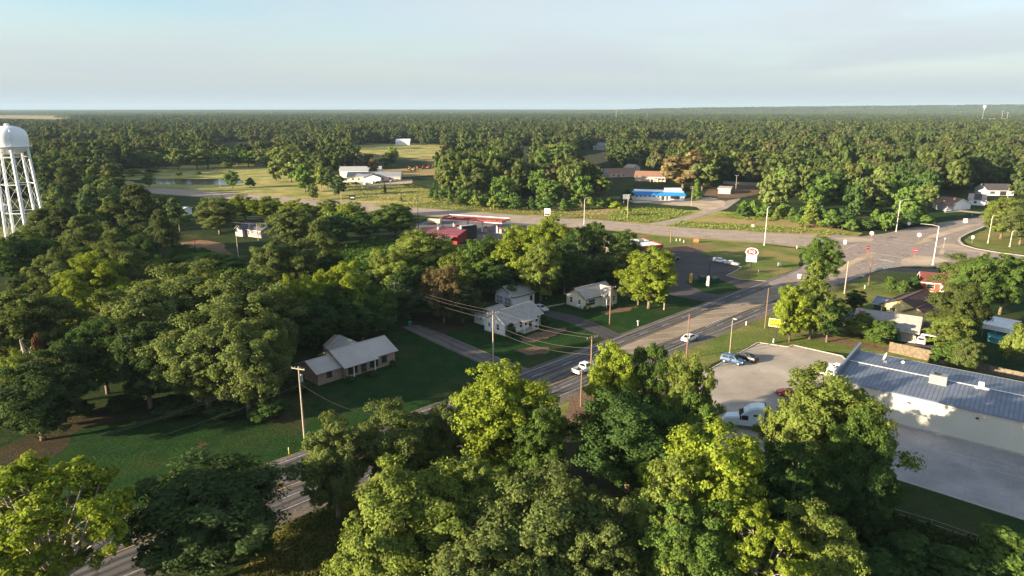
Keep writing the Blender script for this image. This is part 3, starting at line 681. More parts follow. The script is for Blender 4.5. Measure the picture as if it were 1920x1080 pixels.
gr = gable_roof(6, 6, 2.5, 4.3, .45); gr.v = [(x1 + 3.5 + y, D + x - .5 - 2.0, z) for x, y, z in gr.v]; gr.build('roof', M_SHINGLE, r)

# white house and its outbuildings
P, Q = G(947, 631), G(1014, 608)
wh, Lw = house('white_house', 'small white clapboard house with pale shingle roof facing the road', P, Q, 6.6, 3.0, 5.0, M_WSIDE, M_SHINGLE,
    [('l', 2.2, 1.0, 1.0, 1.5), ('l', 5.0, 1.3, .8, 1.0), ('f', 2.6, 1.0, .9, 1.5), ('f', 5.3, .9, .9, 1.5), ('f', 7.0, .9, .9, 1.5), ('f', 11.0, 1.0, 1.4, 1.6)], [('f', 8.6)])
b = MB(); b.slab([(4.4, -1.9, 2.65), (9.6, -1.9, 2.65), (9.6, .02, 3.12), (4.4, .02, 3.12)], .12); b.build('porch_roof', M_SHINGLE, wh)
for u in (4.6, 7.9, 9.4): b = MB(); b.box(u - .07, u + .07, -1.8, -1.66, .12, 2.56); b.build('porch_post', M_TRIM, wh)
b = MB(); b.box(4.4, 9.6, -1.95, -.05, 0, .12); b.build('porch_floor', M_KERB, wh)
b = MB()
b.box(-.75, -.003, 3.6, 4.3, .7, 1.3); b.build('window_air_conditioner', M_TRIM, wh)
P2 = P + (Q - P).normalized() * .4; rot = ang(P, Q)
q_ = Matrix.Rotation(rot, 3, 'Z')
def loc(base, rot, x, y): v = Matrix.Rotation(rot, 3, 'Z') @ Vector((x, y, 0)); return (base.x + v.x, base.y + v.y)
house('lean_shed', 'low grey-roofed addition close behind the white house', loc(P, rot, 2.5, 7.6), loc(P, rot, 9.0, 7.6), 5.0, 2.5, 3.7, M_WSIDE, M_SHINGLE, [('l', 2.5, 1.1, .9, .9)], cat='shed', base=False)
P, Q = G(963, 577), G(997, 570)
P = Vector((.2, 169.8, 0)); Q = Vector((6.6, 175.3, 0)); rot2 = ang(P, Q)
gb, _ = house('garage', 'weathered white garage with two panelled doors behind the white house', loc(P, rot2, 0, 0), loc(P, rot2, 7.6, 0), 7.2, 3.0, 4.9, M_WSIDE, M_SHINGLE, [], [('f', 6.4, .9)], cat='garage', base=False, trim=mat('red_brown_trim', (.13, .05, .035), .8))
for y0 in (.6, 3.9):
    b = MB(); b.box(-.05, -.003, y0, y0 + 2.7, .1, 2.4); o = b.build('garage_door', M_TRIM, gb); k = MB()
    for i in range(2):
        for j in range(2): k.box(-.075, -.053, y0 + .2 + i * 1.25, y0 + 1.25 + i * 1.25, .3 + j * 1.05, 1.15 + j * 1.05)
    k.build('door_panel', M_GREYSIDE, o)

# cream house with a front gable
P, Q = G(1097, 581), G(1150, 567)
ch, Lc = house('cream_house', 'cream clapboard cottage with a front gable and grey shingle roof', P, Q, 6.8, 3.0, 5.0, M_CREAM, M_SHINGLE,
    [('l', 2.0, 1.0, 1.0, 1.3), ('l', 5.0, .9, 1.1, 1.6), ('f', 2.4, .8, 2.6, 1.6)], [], trim=mat('dark_trim', (.06, .05, .045), .7))
Lx = 5.0; gx = Lc - Lx
gw = gable_walls(3.6, Lx, 3.0, 4.7); gw.v = [(gx + y + .03, x - 1.2, z) for x, y, z in gw.v]; gw.f = [tuple(reversed(f)) for f in gw.f]; gw.build('wall', M_CREAM, ch)
gr = gable_roof(4.6, Lx, 3.0, 4.72, .4, x0=-.45, x1=3.9); gr.v = [(gx + y + .03, x - 1.2, z) for x, y, z in gr.v]; gr.build('roof', M_SHINGLE, ch)
for u, z, a, c in ((gx + 3.6, .9, 1.0, 1.5), (gx + 2.5, 3.45, .5, .6)):
    o = window(ch, 'f', Lc, 6.8, u, z, a, c); o.location.y = -1.2
o = door(ch, 'f', Lc, 6.8, gx + .9, 1.0, 2.1, M_TRIM); o.location.y = -1.2
b = MB(); b.slab([(gx - .5, -2.5, 2.35), (gx + 2.2, -2.5, 2.35), (gx + 2.2, -1.2, 2.65), (gx - .5, -1.2, 2.65)], .1); b.build('porch_roof', M_SHINGLE, ch)
for u in (gx - .3, gx + 2.0): b = MB(); b.box(u - .06, u + .06, -2.4, -2.28, 0, 2.25); b.build('porch_post', M_TRIM, ch)
b = MB(); b.box(-.7, -.003, 1.6, 2.4, .55, 1.0); b.build('window_air_conditioner', M_TRIM, ch)

# metal store
C = G(1572, 712, 5.5); d = Vector((.788, -.616)); ea = 5.5; Dp = 17.5; Ls = 62.0; rs_ = math.atan2(d.y, d.x)
st = thing('metal_store', 'long pale metal store with ribbed blue-grey roof beside the concrete lots', 'store', (C.x, C.y, 0), rs_)
gable_walls(Ls, Dp, ea, 6.15, -.1).build('wall', M_STORE, st)
gable_roof(Ls, Dp, ea, 6.15, .25, .1).build('roof', M_STOREROOF, st)
b = MB(); b.box(-.3, Ls + .3, Dp / 2 - .16, Dp / 2 + .16, 6.30, 6.34); b.build('ridge_cap', M_TRIM, st)
b = MB(); b.box(-.62, -.35, -.6, Dp + .6, 3.4, 6.95); b.box(-.68, -.29, -.66, Dp + .66, 6.953, 7.03); b.build('parapet', M_BLUEMET, st)
b = MB(); b.box(-.3, Ls + .3, -.5, -.26, ea - .12, ea + .06); b.build('gutter', M_BLUEMET, st); b = MB(); b.box(-.3, Ls + .3, Dp + .26, Dp + .42, ea - .1, ea + .08); b.build('gutter', M_TRIM, st)
b = MB(); b.box(-.1, Ls, -.12, -.003, -.1, .35); b.build('wall_base', M_KERB, st)
for k in range(5):
    b = MB(); b.box(10.5 + k * 9.2, 10.9 + k * 9.2, -.3, -.003, 4.2, 4.4); b.build('wall_lamp', DARKMET, st)
def hvac(x, y, s=1.0):
    zr_ = 5.75 + (.4 - abs(y - Dp / 2) / (Dp / 2) * .4); b = MB(); b.box(x - 1.25 * s, x + 1.25 * s, y - .85 * s, y + .85 * s, zr_ - .2, zr_ + 1.5 * s); o = b.build('rooftop_unit', M_HVAC, st)
    k = MB(); k.lathe([(.45, zr_ + 1.5 * s), (.5, zr_ + 1.62 * s), (.4, zr_ + 1.62 * s), (.38, zr_ + 1.52 * s), (.01, zr_ + 1.52 * s)], 14, c=(x - .3, y)); k.build('fan', DARKMET, o)
    k = MB(); k.box(x - 1.32 * s, x + 1.32 * s, y - .92 * s, y + .92 * s, zr_ - .25, zr_ + .08); k.build('curb', STEEL, o)
hvac(13.6, 7.2); hvac(27.6, 6.9)
b = MB(); b.box(19.0, 19.8, 8.6, 9.2, 6.2, 7.1); b.box(18.6, 20.6, 8.1, 8.5, 6.2, 6.5); b.build('roof_vent', M_TRIM, st)
b = MB(); b.lathe([(.01, 0), (.35, .05), (.62, .16), (.82, .33), (.80, .36), (.6, .2), (.01, .05)], 20); dq = Matrix.Rotation(R(70), 3, 'X'); b.v = [tuple(Vector((5.0, 12.2, 7.1)) + Matrix.Rotation(R(-75), 3, 'Z') @ (dq @ Vector(v))) for v in b.v]
b.cyl((5.0, 12.3, 6.0), (5.0, 12.3, 7.1), .06); b.cyl((4.6, 12.3, 6.0), (5.0, 12.3, 6.7), .04); b.build('satellite_dish', STEEL, st)
b = MB(); b.lathe([(.01, 0), (.2, .05), (.28, .12), (.01, .03)], 12); b.v = [tuple(Vector((7.4, 13.6, 6.3)) + dq @ Vector(v)) for v in b.v]; b.cyl((7.4, 13.6, 5.9), (7.4, 13.6, 6.3), .03); b.build('satellite_dish', STEEL, st)

# right-hand houses
P, Q = Vector((78.4, 148.8, 0)), Vector((88.6, 142.0, 0))
gh, Lg = house('grey_house', 'grey-roofed house with red brick chimney behind tall bushes', P, Q, 8.5, 2.7, 4.9, M_BOARD, M_SHINGLE, [('f', 2.0, 1.0, 1.2, 1.2), ('l', 3, 1.0, 1.2, 1.2)], [('l', 6.0)], ov=.5)
b = MB(); b.box(.6, 1.7, -.75, -.52, 0, 5.6); b.box(.6, 1.7, -.52, -.003, 0, 2.4); b.box(.5, 1.8, -.8, -.47, 5.603, 5.8); b.build('chimney', M_BRICKRED, gh)
b = MB(); b.slab([(-5.2, .5, 2.5), (-.51, .5, 2.7), (-.51, 8.2, 2.9), (-5.2, 8.2, 2.7)], .14); b.build('porch_roof', M_SHINGLE_D, gh)
for y in (.8, 4.2, 7.8): b = MB(); b.cyl((-5.0, y, 0), (-5.0, y, 2.35), .08); b.build('porch_post', M_TRIM, gh)
b = MB(); b.box(-5.0, -.6, .9, 7.8, 0, .15); b.build('porch_floor', M_KERB, gh)
cp = thing('carport', 'open carport with dark roof over a white car', 'carport', (P + (Q - P).normalized() * (Lg + .6)), ang(P, Q))
b = MB(); b.slab([(.1, .2, 2.35), (6.8, .2, 2.35), (6.8, 8.5, 2.95), (.1, 8.5, 2.95)], .14); b.build('roof', M_SHINGLE_D, cp)
b = MB(); b.box(.1, 6.8, .1, .197, 2.15, 2.42); b.build('fascia', M_TRIM, cp)
for x in (.3, 6.6):
    b = MB(); b.box(x - .07, x + .07, .3, .44, 0, 2.2); b.build('post', M_TRIM, cp)
b = MB(); b.box(.1, 6.8, 8.3, 8.45, 0, 2.75); b.build('back_wall', M_GREYSIDE, cp)
# yellow house: gable end faces the camera
P, Q = G(1650, 590), G(1716, 604)
yh = thing('yellow_house', 'pale yellow house with dark brown shingle roof and two front gables', 'house', (P.x, P.y, 0), ang(P, Q)); Ly = (Q - P).length + 1
gw = gable_walls(14, Ly, 2.8, 4.9); gw.v = [(y, x, z) for x, y, z in gw.v]; gw.f = [tuple(reversed(f)) for f in gw.f]; gw.build('wall', M_YELLOW, yh)
gr = gable_roof(14, Ly, 2.8, 4.9, .5); gr.v = [(y, x, z) for x, y, z in gr.v]; gr.build('roof', M_SHINGLE_B, yh)
gw = gable_walls(5, 6, 2.6, 4.0); gw.v = [(Ly - 3.2 + y, x - 2.2, z) for x, y, z in gw.v]; gw.f = [tuple(reversed(f)) for f in gw.f]; gw.build('wall', M_YELLOW, yh)
gr = gable_roof(4.4, 6, 2.6, 4.0, .4); gr.v = [(Ly - 3.2 + y, x - 2.2, z) for x, y, z in gr.v]; gr.build('roof', M_SHINGLE_B, yh)
window(yh, 'f', Ly, 14, 2.6, .7, 1.2, 1.7, M_WDARK); door(yh, 'f', Ly, 14, .8)
house('small_shed', 'small shed with blue-grey roof left of the yellow house', G(1637, 584), G(1662, 589), 4.5, 2.4, 3.5, M_SHINGLE_D, axis_mat('blue_grey_roof', (.20, .24, .31), 'y', .4), [], [], cat='shed', base=False)
# red house
rd, _ = house('red_house', 'red house with white framed windows beyond the corner lawn', G(1726, 546), G(1800, 553), 8, 2.9, 4.7, M_REDSIDE, mat('dark_red_roof', (.16, .045, .045), .8, var=.2), [('f', 2.2, .9, 2.0, 1.5), ('f', 7.0, .9, 1.4, 1.3), ('f', 9.2, .9, 1.0, 1.3)], [('f', 5.0, 1, 2.0, M_TRIM)])
# open white metal shelter
P = G(1843, 607, 3.0); Q = G(1893, 617, 3.0); sh = thing('metal_shelter', 'open-sided shelter with bright white metal roof in the back yard', 'shelter', (P.x, P.y, 0), ang(P, Q)); Lh = (Q - P).length
M_WROOF = axis_mat('white_metal_roof', (.80, .80, .79), 'x', .6, .5, .1, .88)
gable_roof(Lh, 8.4, 3.0, 3.5, .2, .08).build('roof', M_WROOF, sh)
for x in (.15, Lh / 2, Lh - .15):
    for y in (.15, 8.2): b = MB(); b.cyl((x, y, 0), (x, y, 2.98), .07); b.build('post', STEEL, sh)
b = MB(); b.box(0, Lh, -.1, -.02, 2.0, 2.95); b.box(Lh + .02, Lh + .08, 0, 8.4, 1.2, 2.95); b.build('side_panel', M_WROOF, sh)
# teal covered pool
pp = G(1882, 641); o = thing('pool', 'round above-ground pool under a teal cover', 'pool', (pp.x, pp.y, 0), 0)
b = MB(); b.lathe([(3.1, 0), (3.1, 1.2), (3.25, 1.24), (3.25, 1.3), (3.0, 1.3)], 28); b.build('wall', mat('teal_liner', (.10, .34, .36), .5), o); b = MB(); b.lathe([(3.0, 1.26), (1.8, 1.1), (.7, 1.2), (0.01, 1.12)], 28); b.build('cover', mat('teal_cover', (.05, .26, .27), .35, var=.3, scale=1), o)
# fences
def plank_fence(name, label, l, hgt, m, n_post=2.4):
    P = px(l); r = thing(name, label, 'fence', P[0])
    for i, (a, c) in enumerate(zip(P, P[1:])):
        a = a - P[0]; c = c - P[0]; dd = (c - a); ln = dd.length; e = dd.normalized(); nv = Vector((-e.y, e.x, 0)) * .03
        b = MB(); k = int(ln / .16)
        for j in range(k):
            s0 = a + e * (j * ln / k + .006); s1 = a + e * ((j + 1) * ln / k - .006); hh = hgt + random.uniform(-.06, .05)
            b.hexa([s0 - nv, s1 - nv, s1 + nv, s0 + nv], [x + Vector((0, 0, hh)) for x in (s0 - nv, s1 - nv, s1 + nv, s0 + nv)])
        b.build('board_panel', m, r)
        k = int(ln / n_post) + 1
        for j in range(k + (i == len(P) - 2)):
            s0 = a + e * min(ln, j * ln / k); q = s0 + Vector((-e.y, e.x, 0)) * .1; b = MB(); b.cyl(q - Vector((0, 0, .1)), q + Vector((0, 0, hgt - .15)), .06); b.build('post', WOODPOLE, r)
    return r
M_FENCE = mat('weathered_board', (.17, .135, .095), .9, var=.35, scale=2.2); M_FENCE2 = mat('old_grey_board', (.17, .145, .11), .9, var=.35, scale=2.2)
plank_fence('wooden_fence', 'tall weathered board fence behind the metal store', [(1666, 660), (1752, 679)], 2.3, M_FENCE)
plank_fence('wooden_fence', 'old dark board fence running off to the right edge', [(1760, 681), (1830, 694), (1945, 720)], 1.6, M_FENCE2)
def wire_fence(label, l, hgt=1.2):
    P = px(l); r = thing('wire_fence', label, 'fence', P[0]); b = MB(); rails = MB()
    for a, c in zip(P, P[1:]):
        a = a - P[0]; c = c - P[0]; ln = (c - a).length; k = int(ln / 2.5)
        for j in range(k + 1):
            s0 = a.lerp(c, j / k); p_ = MB(); p_.cyl(s0 - Vector((0, 0, .1)), s0 + Vector((0, 0, hgt)), .035); p_.build('post', STEEL, r)
        for z in (.15, hgt * .5, hgt - .03): rails.cyl(a + Vector((0, 0, z)), c + Vector((0, 0, z)), .018, n=5)
    rails.build('rail', STEEL, r); return r
wire_fence('low wire fence in the dark grass below the loading yard', [(1670, 968), (1745, 990), (1830, 1020)])
# fuel station
P = Vector((-36.0, 259.5, 0)); Q = Vector((-20.8, 254.5, 0)); rg = ang(P, Q)
fs_, Lf = house('red_metal_building', 'red metal shop with faded red roof in front of the fuel canopy', P, Q, 17, 3.3, 4.2, mat('red_metal_wall', (.26, .02, .025), .6, var=.1), axis_mat('faded_red_roof', (.22, .055, .075), 'x', .6, .5, 0, .8), [('l', 5, 1, 1.2, 1.2)], [('f', 3.0)], cat='shop', trim=RED, base=False)
b = MB(); b.slab([(9, -3.6, 2.7), (15, -3.6, 2.7), (15, -.48, 3.05), (9, -.48, 3.05)], .12); b.build('porch_roof', M_HVAC, fs_)
b = MB(); b.cyl((5.5, 7, 4.2), (5.5, 7, 5.2), .8, n=12); b.build('roof_vent', M_HVAC, fs_)
P = G(858, 446); Q = G(868, 449.5); bx = thing('box_building', 'grey steel box building with one pale end beside the red shop', 'building', (P.x, P.y, 0), ang(P, Q))
b = MB(); b.box(0, 3, 0, 5, 0, 4.6); b.build('wall', mat('slate_steel', (.10, .12, .15), .6), bx); b = MB(); b.box(3.003, 5.2, -.4, 5, 0, 5.4); b.build('wall', mat('pale_steel', (.46, .49, .55), .6), bx); b = MB(); b.box(5.203, 6.2, -1, 5.4, 0, 5.6); b.build('side_frame', DARKMET, bx)
b = MB(); b.box(-.15, 3.0, -.15, 5.15, 4.603, 4.75); b.build('roof', DARKMET, bx)
P = G(827, 408, 5.6); Q = G(941, 415.5, 5.6); cn = thing('fuel_canopy', 'long flat fuel canopy with red and white band on pillars', 'canopy', (P.x, P.y, 0), ang(P, Q)); Lc_ = (Q - P).length
b = MB(); b.box(.15, Lc_ - .15, .15, 7.85, 4.9, 5.4); b.build('ceiling', mat('canopy_deck', (.20, .10, .10), .8, var=.2), cn)
b = MB(); b.box(0, Lc_, 0, .147, 5.0, 5.72); b.box(0, Lc_, 7.853, 8, 5.0, 5.72); b.box(0, .147, .15, 7.85, 5.0, 5.72); b.box(Lc_ - .147, Lc_, .15, 7.85, 5.0, 5.72); b.build('red_band', RED, cn)
b = MB(); b.box(-.03, Lc_ + .03, -.03, 0.1, 4.72, 4.997); b.box(-.03, Lc_ + .03, 7.9, 8.03, 4.72, 4.997); b.box(Lc_ - .1, Lc_ + .03, .103, 7.897, 4.72, 4.997); b.box(0, Lc_, 7.7, 8.05, 5.723, 5.95); b.build('white_band', WHITE, cn)
for i in range(4):
    x = Lc_ * (.14 + .24 * i)
    b = MB(); b.box(x - .25, x + .25, 3.7, 4.2, 0, 4.9); b.build('pillar', WHITE, cn)
for i in range(5): b = MB(); b.box(3 + i * 6.2, 5.6 + i * 6.2, 2.5, 3.3, 5.4, 5.7); b.build('roof_rib', DARKMET, cn)
base_loc = cn.location.copy(); ra = cn.rotation_euler.z
for i in range(4):
    l2 = loc(base_loc, ra, Lc_ * (.14 + .24 * i) + 1.6, 3.95); pm = thing('fuel_pump', ['fuel pump under the left end of the canopy', 'fuel pump at the second canopy pillar from the left', 'fuel pump at the third canopy pillar from the left', 'fuel pump under the right end of the canopy'][i], 'fuel pump', (l2[0], l2[1], 0), ra, 'fuel pumps')
    b = MB(); b.box(-.5, .5, -.35, .35, .15, 1.7); b.build('cabinet', STEEL, pm); b = MB(); b.box(-.6, .6, -.4, .4, 1.703, 2.4); b.build('top_sign', RED, pm); b = MB(); b.box(-1.1, 1.1, -.6, .6, 0, .147); b.build('island', M_KERB, pm)
ft = G(830, 417); o = thing('storage_tank', 'row of pale horizontal tanks and crates between the red shop and the canopy', 'tank', (ft.x - 6, ft.y - 4, 0), rg); b = MB()
b.cyl((0, 0, 1.4), (6, 0, 1.4), 1.1, n=14); b.build('shell', mat('cream_tank', (.55, .5, .36), .5), o); b = MB(); b.box(1, 1.3, -.9, .9, 0, .5); b.box(4.7, 5, -.9, .9, 0, .5); b.build('saddle', STEEL, o)
# blue-roofed long building
P, Q = G(1185, 374.5), G(1283, 376.5); bb = thing('blue_roofed_building', 'long low white building with bright blue mansard roof and raised right end', 'building', (P.x, P.y, 0), ang(P, Q)); Lb2 = (Q - P).length
b = MB(); b.box(0, Lb2, 0, 12, -.1, 3.0); b.build('wall', WHITE, bb)
b = MB(); b.slab([(-.9, -.9, 2.7), (Lb2 + .9, -.9, 2.7), (Lb2 - .3, 1.6, 4.6), (1.2, 1.6, 4.6)], .1); b.add([(Lb2 + .9, -.9, 2.7), (Lb2 + .9, 12.9, 2.7), (Lb2 - .3, 11, 4.6), (Lb2 - .3, 1.6, 4.6)], [(0, 1, 2, 3)]); b.add([(-.9, -.9, 2.7), (-.9, 12.9, 2.7), (1.2, 11, 4.6), (1.2, 1.6, 4.6)], [(3, 2, 1, 0)]); b.build('mansard_roof', M_BLUEROOF, bb)
b = MB(); b.box(1.2, Lb2 - .3, 1.6, 11, 3.003, 4.75); b.build('flat_roof', WHITE, bb)
b = MB(); b.box(Lb2 * .62, Lb2 - 1.5, 2.4, 10, 4.753, 6.1); b.build('raised_roof', WHITE, bb)
for k in range(6): window(bb, 'f', Lb2, 12, 2.5 + k * 2.4, 1.8, .9, .7, M_WDARK, bars=0)
window(bb, 'f', Lb2, 12, Lb2 * .82, .9, 5.2, 1.5, M_WDARK, bars=0); door(bb, 'f', Lb2, 12, Lb2 * .59, 1.8, 2.1); door(bb, 'f', Lb2, 12, Lb2 * .67, 1.0, 2.1)
# tan flat building
house('storage_building', 'low tan storage building with a row of pale doors beyond the side road', G(1346, 363), G(1369, 364), 14, 3.1, 3.4, mat('tan_wall', (.50, .36, .27), .8, var=.1), M_TANROOF, [], [('f', 1.6, 1.6, 2.3, M_TRIM), ('f', 4.0, 1.6, 2.3, M_TRIM), ('f', 6.2, 1.6, 2.3, M_TRIM)], cat='building', base=False)
plank_fence('wooden_fence', 'pale tan fence along the yard behind the storage building', [(1355, 345), (1400, 347.5), (1450, 349)], 2.0, M_TANROOF)
# brown-roofed houses
br, Lq = house('brown_roofed_house', 'wide house with rusty brown roof and white columned porch behind the blue-roofed building', G(1190, 339.5), G(1248, 341), 17, 3.2, 6.4, mat('pinkish_wall', (.62, .46, .36), .8), M_SHINGLE_O, [('l', 6, 1, 1.4, 1.4)], [], base=False)
b = MB(); b.slab([(Lq * .5, -4.5, 3.0), (Lq, -4.5, 3.0), (Lq, -.5, 3.3), (Lq * .5, -.5, 3.3)], .15); b.build('porch_roof', WHITE, br)
for k in range(5): b = MB(); b.cyl((Lq * .5 + .3 + k * (Lq * .5 - .6) / 4, -4.3, 0), (Lq * .5 + .3 + k * (Lq * .5 - .6) / 4, -4.3, 2.83), .16); b.build('porch_column', WHITE, br)
house('brown_roofed_house', 'rusty-roofed house with hipped look left of the columned porch house', G(1142, 333), G(1200, 331), 15, 3.0, 6.0, mat('pale_pink_wall', (.55, .42, .36), .8), M_SHINGLE_O, [('f', 4, 1, 1.5, 1.3), ('f', 12, 1, 1.5, 1.3)], [('f', 8)], base=False)
house('white_shed', 'small white-gabled shed behind the rusty roofs', G(1170, 320), G(1186, 321.5), 9, 3.0, 5.2, WHITE, M_TANROOF, [('f', 2, 1, 1, 1)], cat='shed', base=False)
house('white_shed', 'small white-gabled shed in the trees left of the rusty roofs', G(1108, 326), G(1120, 328), 8, 2.8, 4.6, WHITE, M_TANROOF, [('f', 2, 1, 1, 1)], cat='shed', base=False)
# clinic and hall behind
P = G(652, 342); Q = G(731, 341)
ck, Lk = house('clinic', 'low white clinic with grey roof and cars parked along its front', Vector((-116, 484, 0)), Vector((-79, 487, 0)), 15, 3.4, 6.0, mat('cream_wall', (.66, .60, .50), .8), mat('grey_roof', (.24, .25, .27), .7, var=.08), [('f', 4, 1, 1.5, 1.5), ('f', 8, 1, 1.5, 1.5), ('f', 25, 1, 1.5, 1.5), ('f', 30, 1, 1.5, 1.5)], [('f', 18, 2), ('f', 21, 1.2)], cat='clinic', base=False)
gw = gable_walls(6, 12, 3.3, 5.4); gw.v = [(12 + y, x - 6, z) for x, y, z in gw.v]; gw.f = [tuple(reversed(f)) for f in gw.f]; gw.build('wall', WHITE, ck); gr = gable_roof(8, 12, 3.3, 5.4, .5); gr.v = [(12 + y, x - 6, z) for x, y, z in gr.v]; gr.build('roof', mat('dark_grey_roof', (.12, .125, .14), .7), ck)
house('white_hall', 'white metal hall with grey roof behind the clinic', Vector((-128, 512, 0)), Vector((-98, 515, 0)), 14, 5.5, 7.6, WHITE, mat('pale_grey_roof', (.36, .38, .40), .6), [('f', 14, 2, 1.2, 1.2)], [('f', 20, 3, 3)], cat='hall', base=False)
# houses at upper right
h1, L1 = house('orange_roofed_house', 'white house with rusty orange roof by the upper right road', G(1748, 390), G(1783, 395), 14, 3.0, 5.6, WHITE, M_SHINGLE_O, [('f', 3, .9, 1.4, 1.4)], [('f', 8, 1, 2, M_TRIM)], base=False)
gw = gable_walls(4.5, 6, 2.8, 4.4); gw.v = [(L1 - 5 + y, x - 4.3, z) for x, y, z in gw.v]; gw.f = [tuple(reversed(f)) for f in gw.f]; gw.build('wall', M_GREYSIDE, h1); gr = gable_roof(5, 6, 2.8, 4.4, .3); gr.v = [(L1 - 5 + y, x - 4.3, z) for x, y, z in gr.v]; gr.build('roof', M_SHINGLE_O, h1)
h2, _ = house('white_house', 'white house with dark and pale striped roof right of the orange-roofed one', G(1815, 384), G(1846, 386), 12, 3.0, 5.4, WHITE, M_TANROOF, [('f', 3, .9, 1.4, 1.4), ('f', 8, .9, 1.4, 1.4)], [], base=False)
b = MB(); b.slab([(2.2, -.55, 3.03), (5.6, -.55, 3.03), (5.6, 5.7, 5.5), (2.2, 5.7, 5.5)], .05); b.build('solar_panel', DARKMET, h2)
h3, _ = house('dark_roofed_house', 'white carport house with dark slate roof at upper right', G(1850, 366.5), G(1900, 367), 13, 3.2, 6.2, WHITE, M_SHINGLE_D, [('f', 3, .9, 3, 1.6), ('f', 14, .9, 1.4, 1.4)], [('f', 9, 3.6, 2.4)], base=False)
# flat white restaurant mostly hidden by trees
P = Vector((42, 240, 0)); Q = Vector((62, 248, 0))
P = G(1166, 488); Q = G(1236, 482)
rt = thing('restaurant', 'flat white-roofed restaurant with red fascia behind the big round tree', 'restaurant', (P.x, P.y, 0), ang(P, Q)); Lr = (Q - P).length
b = MB(); b.box(0, Lr, 0, 12, -.1, 3.6); b.build('wall', mat('buff_wall', (.45, .36, .28), .8), rt); b = MB(); b.box(-.8, Lr + .6, -.8, 12.6, 3.603, 4.3); b.build('roof', WHITE, rt)
b = MB(); b.box(-.9, Lr + .7, -.95, -.803, 3.3, 4.5); b.box(Lr + .603, Lr + .9, -.8, 12.6, 3.3, 4.5); b.build('fascia', RED, rt)
for k in range(2): b = MB(); b.box(5 + 5 * k, 7 + 5 * k, 6, 8, 4.303, 5.3); b.build('rooftop_unit', M_HVAC, rt)
window(rt, 'f', Lr, 18, Lr * .7, .9, 3, 1.6, M_WDARK); door(rt, 'f', Lr, 18, Lr * .45)
# left: grey bungalow and bits of roofs among the trees
gl, Lz = house('grey_bungalow', 'dark grey bungalow with white trimmed gable among the left trees', G(446, 441), G(490, 446.5), 9, 3.0, 5.0, axis_mat('blue_grey_siding', (.22, .22, .26), 'z', .25), mat('slate_roof', (.10, .095, .115), .9, var=.15), [('f', 6.5, .9, 1.0, 1.4), ('f', 8.5, .9, 1.0, 1.4)], [('f', 4.6)])
gw = gable_walls(1.6, 4.2, 2.9, 4.4); gw.v = [(.6 + y, x - 1.6, z) for x, y, z in gw.v]; gw.f = [tuple(reversed(f)) for f in gw.f]; gw.build('wall', M_GREYSIDE, gl); gr = gable_roof(4, 4.2, 2.9, 4.4, .35); gr.v = [(.6 + y, x - 1.6, z) for x, y, z in gr.v]; gr.build('roof', mat('slate_porch_roof', (.10, .095, .115), .9), gl)
b = MB(); b.slab([(.25, -1.98, 2.8), (2.7, -1.98, 4.55), (2.7, -1.95, 4.65), (.25, -1.95, 2.9)], .06); b.slab([(2.7, -1.98, 4.55), (5.15, -1.98, 2.8), (5.15, -1.95, 2.9), (2.7, -1.95, 4.65)], .06); b.build('gable_trim', M_TRIM, gl)
house('teal_roofed_shed', 'shed with pale teal and white roof right of the dark grey bungalow', G(503, 434), G(518, 436), 7, 3.0, 4.2, mat('teal_wall', (.07, .16, .17), .7), M_WROOF, [('f', 1.5, 1, .8, .8)], cat='shed', base=False)
house('blue_shed', 'blue shed with white roof edge among the pines right of the water tower', G(160, 371), G(183, 372.5), 12, 4.0, 5.0, mat('blue_wall', (.10, .22, .48), .6), M_WROOF, [('f', 2, 1, 1, 1)], cat='shed', base=False)
house('white_trailer', 'white mobile home behind the pines left of the dirt yard', G(318, 402), G(345, 404), 5, 3.2, 3.7, WHITE, M_WROOF, [('f', 2, 1.2, 1, .9), ('f', 6, 1.2, 1, .9)], [('f', 4)], cat='mobile home', base=False)
house('white_building', 'low white building at the far left edge behind the water tower', G(-20, 400), G(14, 396), 10, 3, 4, WHITE, M_WROOF, [('f', 3, 1, 1, 1)], cat='building', base=False)
# far buildings glimpsed in the wood
for nm, lb, a, c, dp, e, rr, wm, rm in (
    ('long_barn', 'long white barn at the edge of the centre fields', (742, 272), (768, 272), 18, 5, 8, WHITE, M_WROOF),
    ('far_house', 'pale house with grey roof far off among the trees above the rusty roofs', (1112, 281), (1145, 281.5), 18, 4.5, 8.5, mat('pale_wall', (.5, .45, .4), .8), mat('far_grey_roof', (.25, .24, .25), .8)),
    ('far_house', 'small tan house far off above the pale grey-roofed one', (1134, 270), (1148, 270), 14, 4.5, 8, M_TANROOF, M_TANROOF),
    ('far_house', 'grey and white house at the far end of the left meadow', (478, 312), (496, 312), 12, 4, 7, M_GREYSIDE, M_SHINGLE),
    ('far_house', 'white-gabled house glimpsed behind the huge brownish oak', (1338, 302), (1352, 304), 12, 5, 9, WHITE, M_WROOF),
    ('far_house', 'pale roof glimpsed in the wood right of the yard pole', (1502, 318), (1522, 318), 14, 4, 8, WHITE, M_SHINGLE),
    ('far_house', 'small brown-roofed house in the wood above the crossroads', (1642, 366), (1660, 366), 10, 3.5, 6, WHITE, M_SHINGLE_O),
    ('far_house', 'white-walled house in the trees left of the paired poles', (1608, 316), (1624, 316), 12, 4, 8, WHITE, M_SHINGLE_D),
    ('stadium', 'pale grandstand far off at the right under floodlight masts', (1850, 233), (1893, 233), 60, 14, 18, mat('stand_wall', (.6, .58, .55), .8), M_TANROOF)):
    house(nm, lb, G(*a), G(*c), dp, e, rr, wm, rm, [('f', 3, 1, 1.4, 1.4)] if nm != 'stadium' else [], cat={'long_barn': 'barn', 'far_house': 'house', 'stadium': 'stadium'}[nm], base=False)

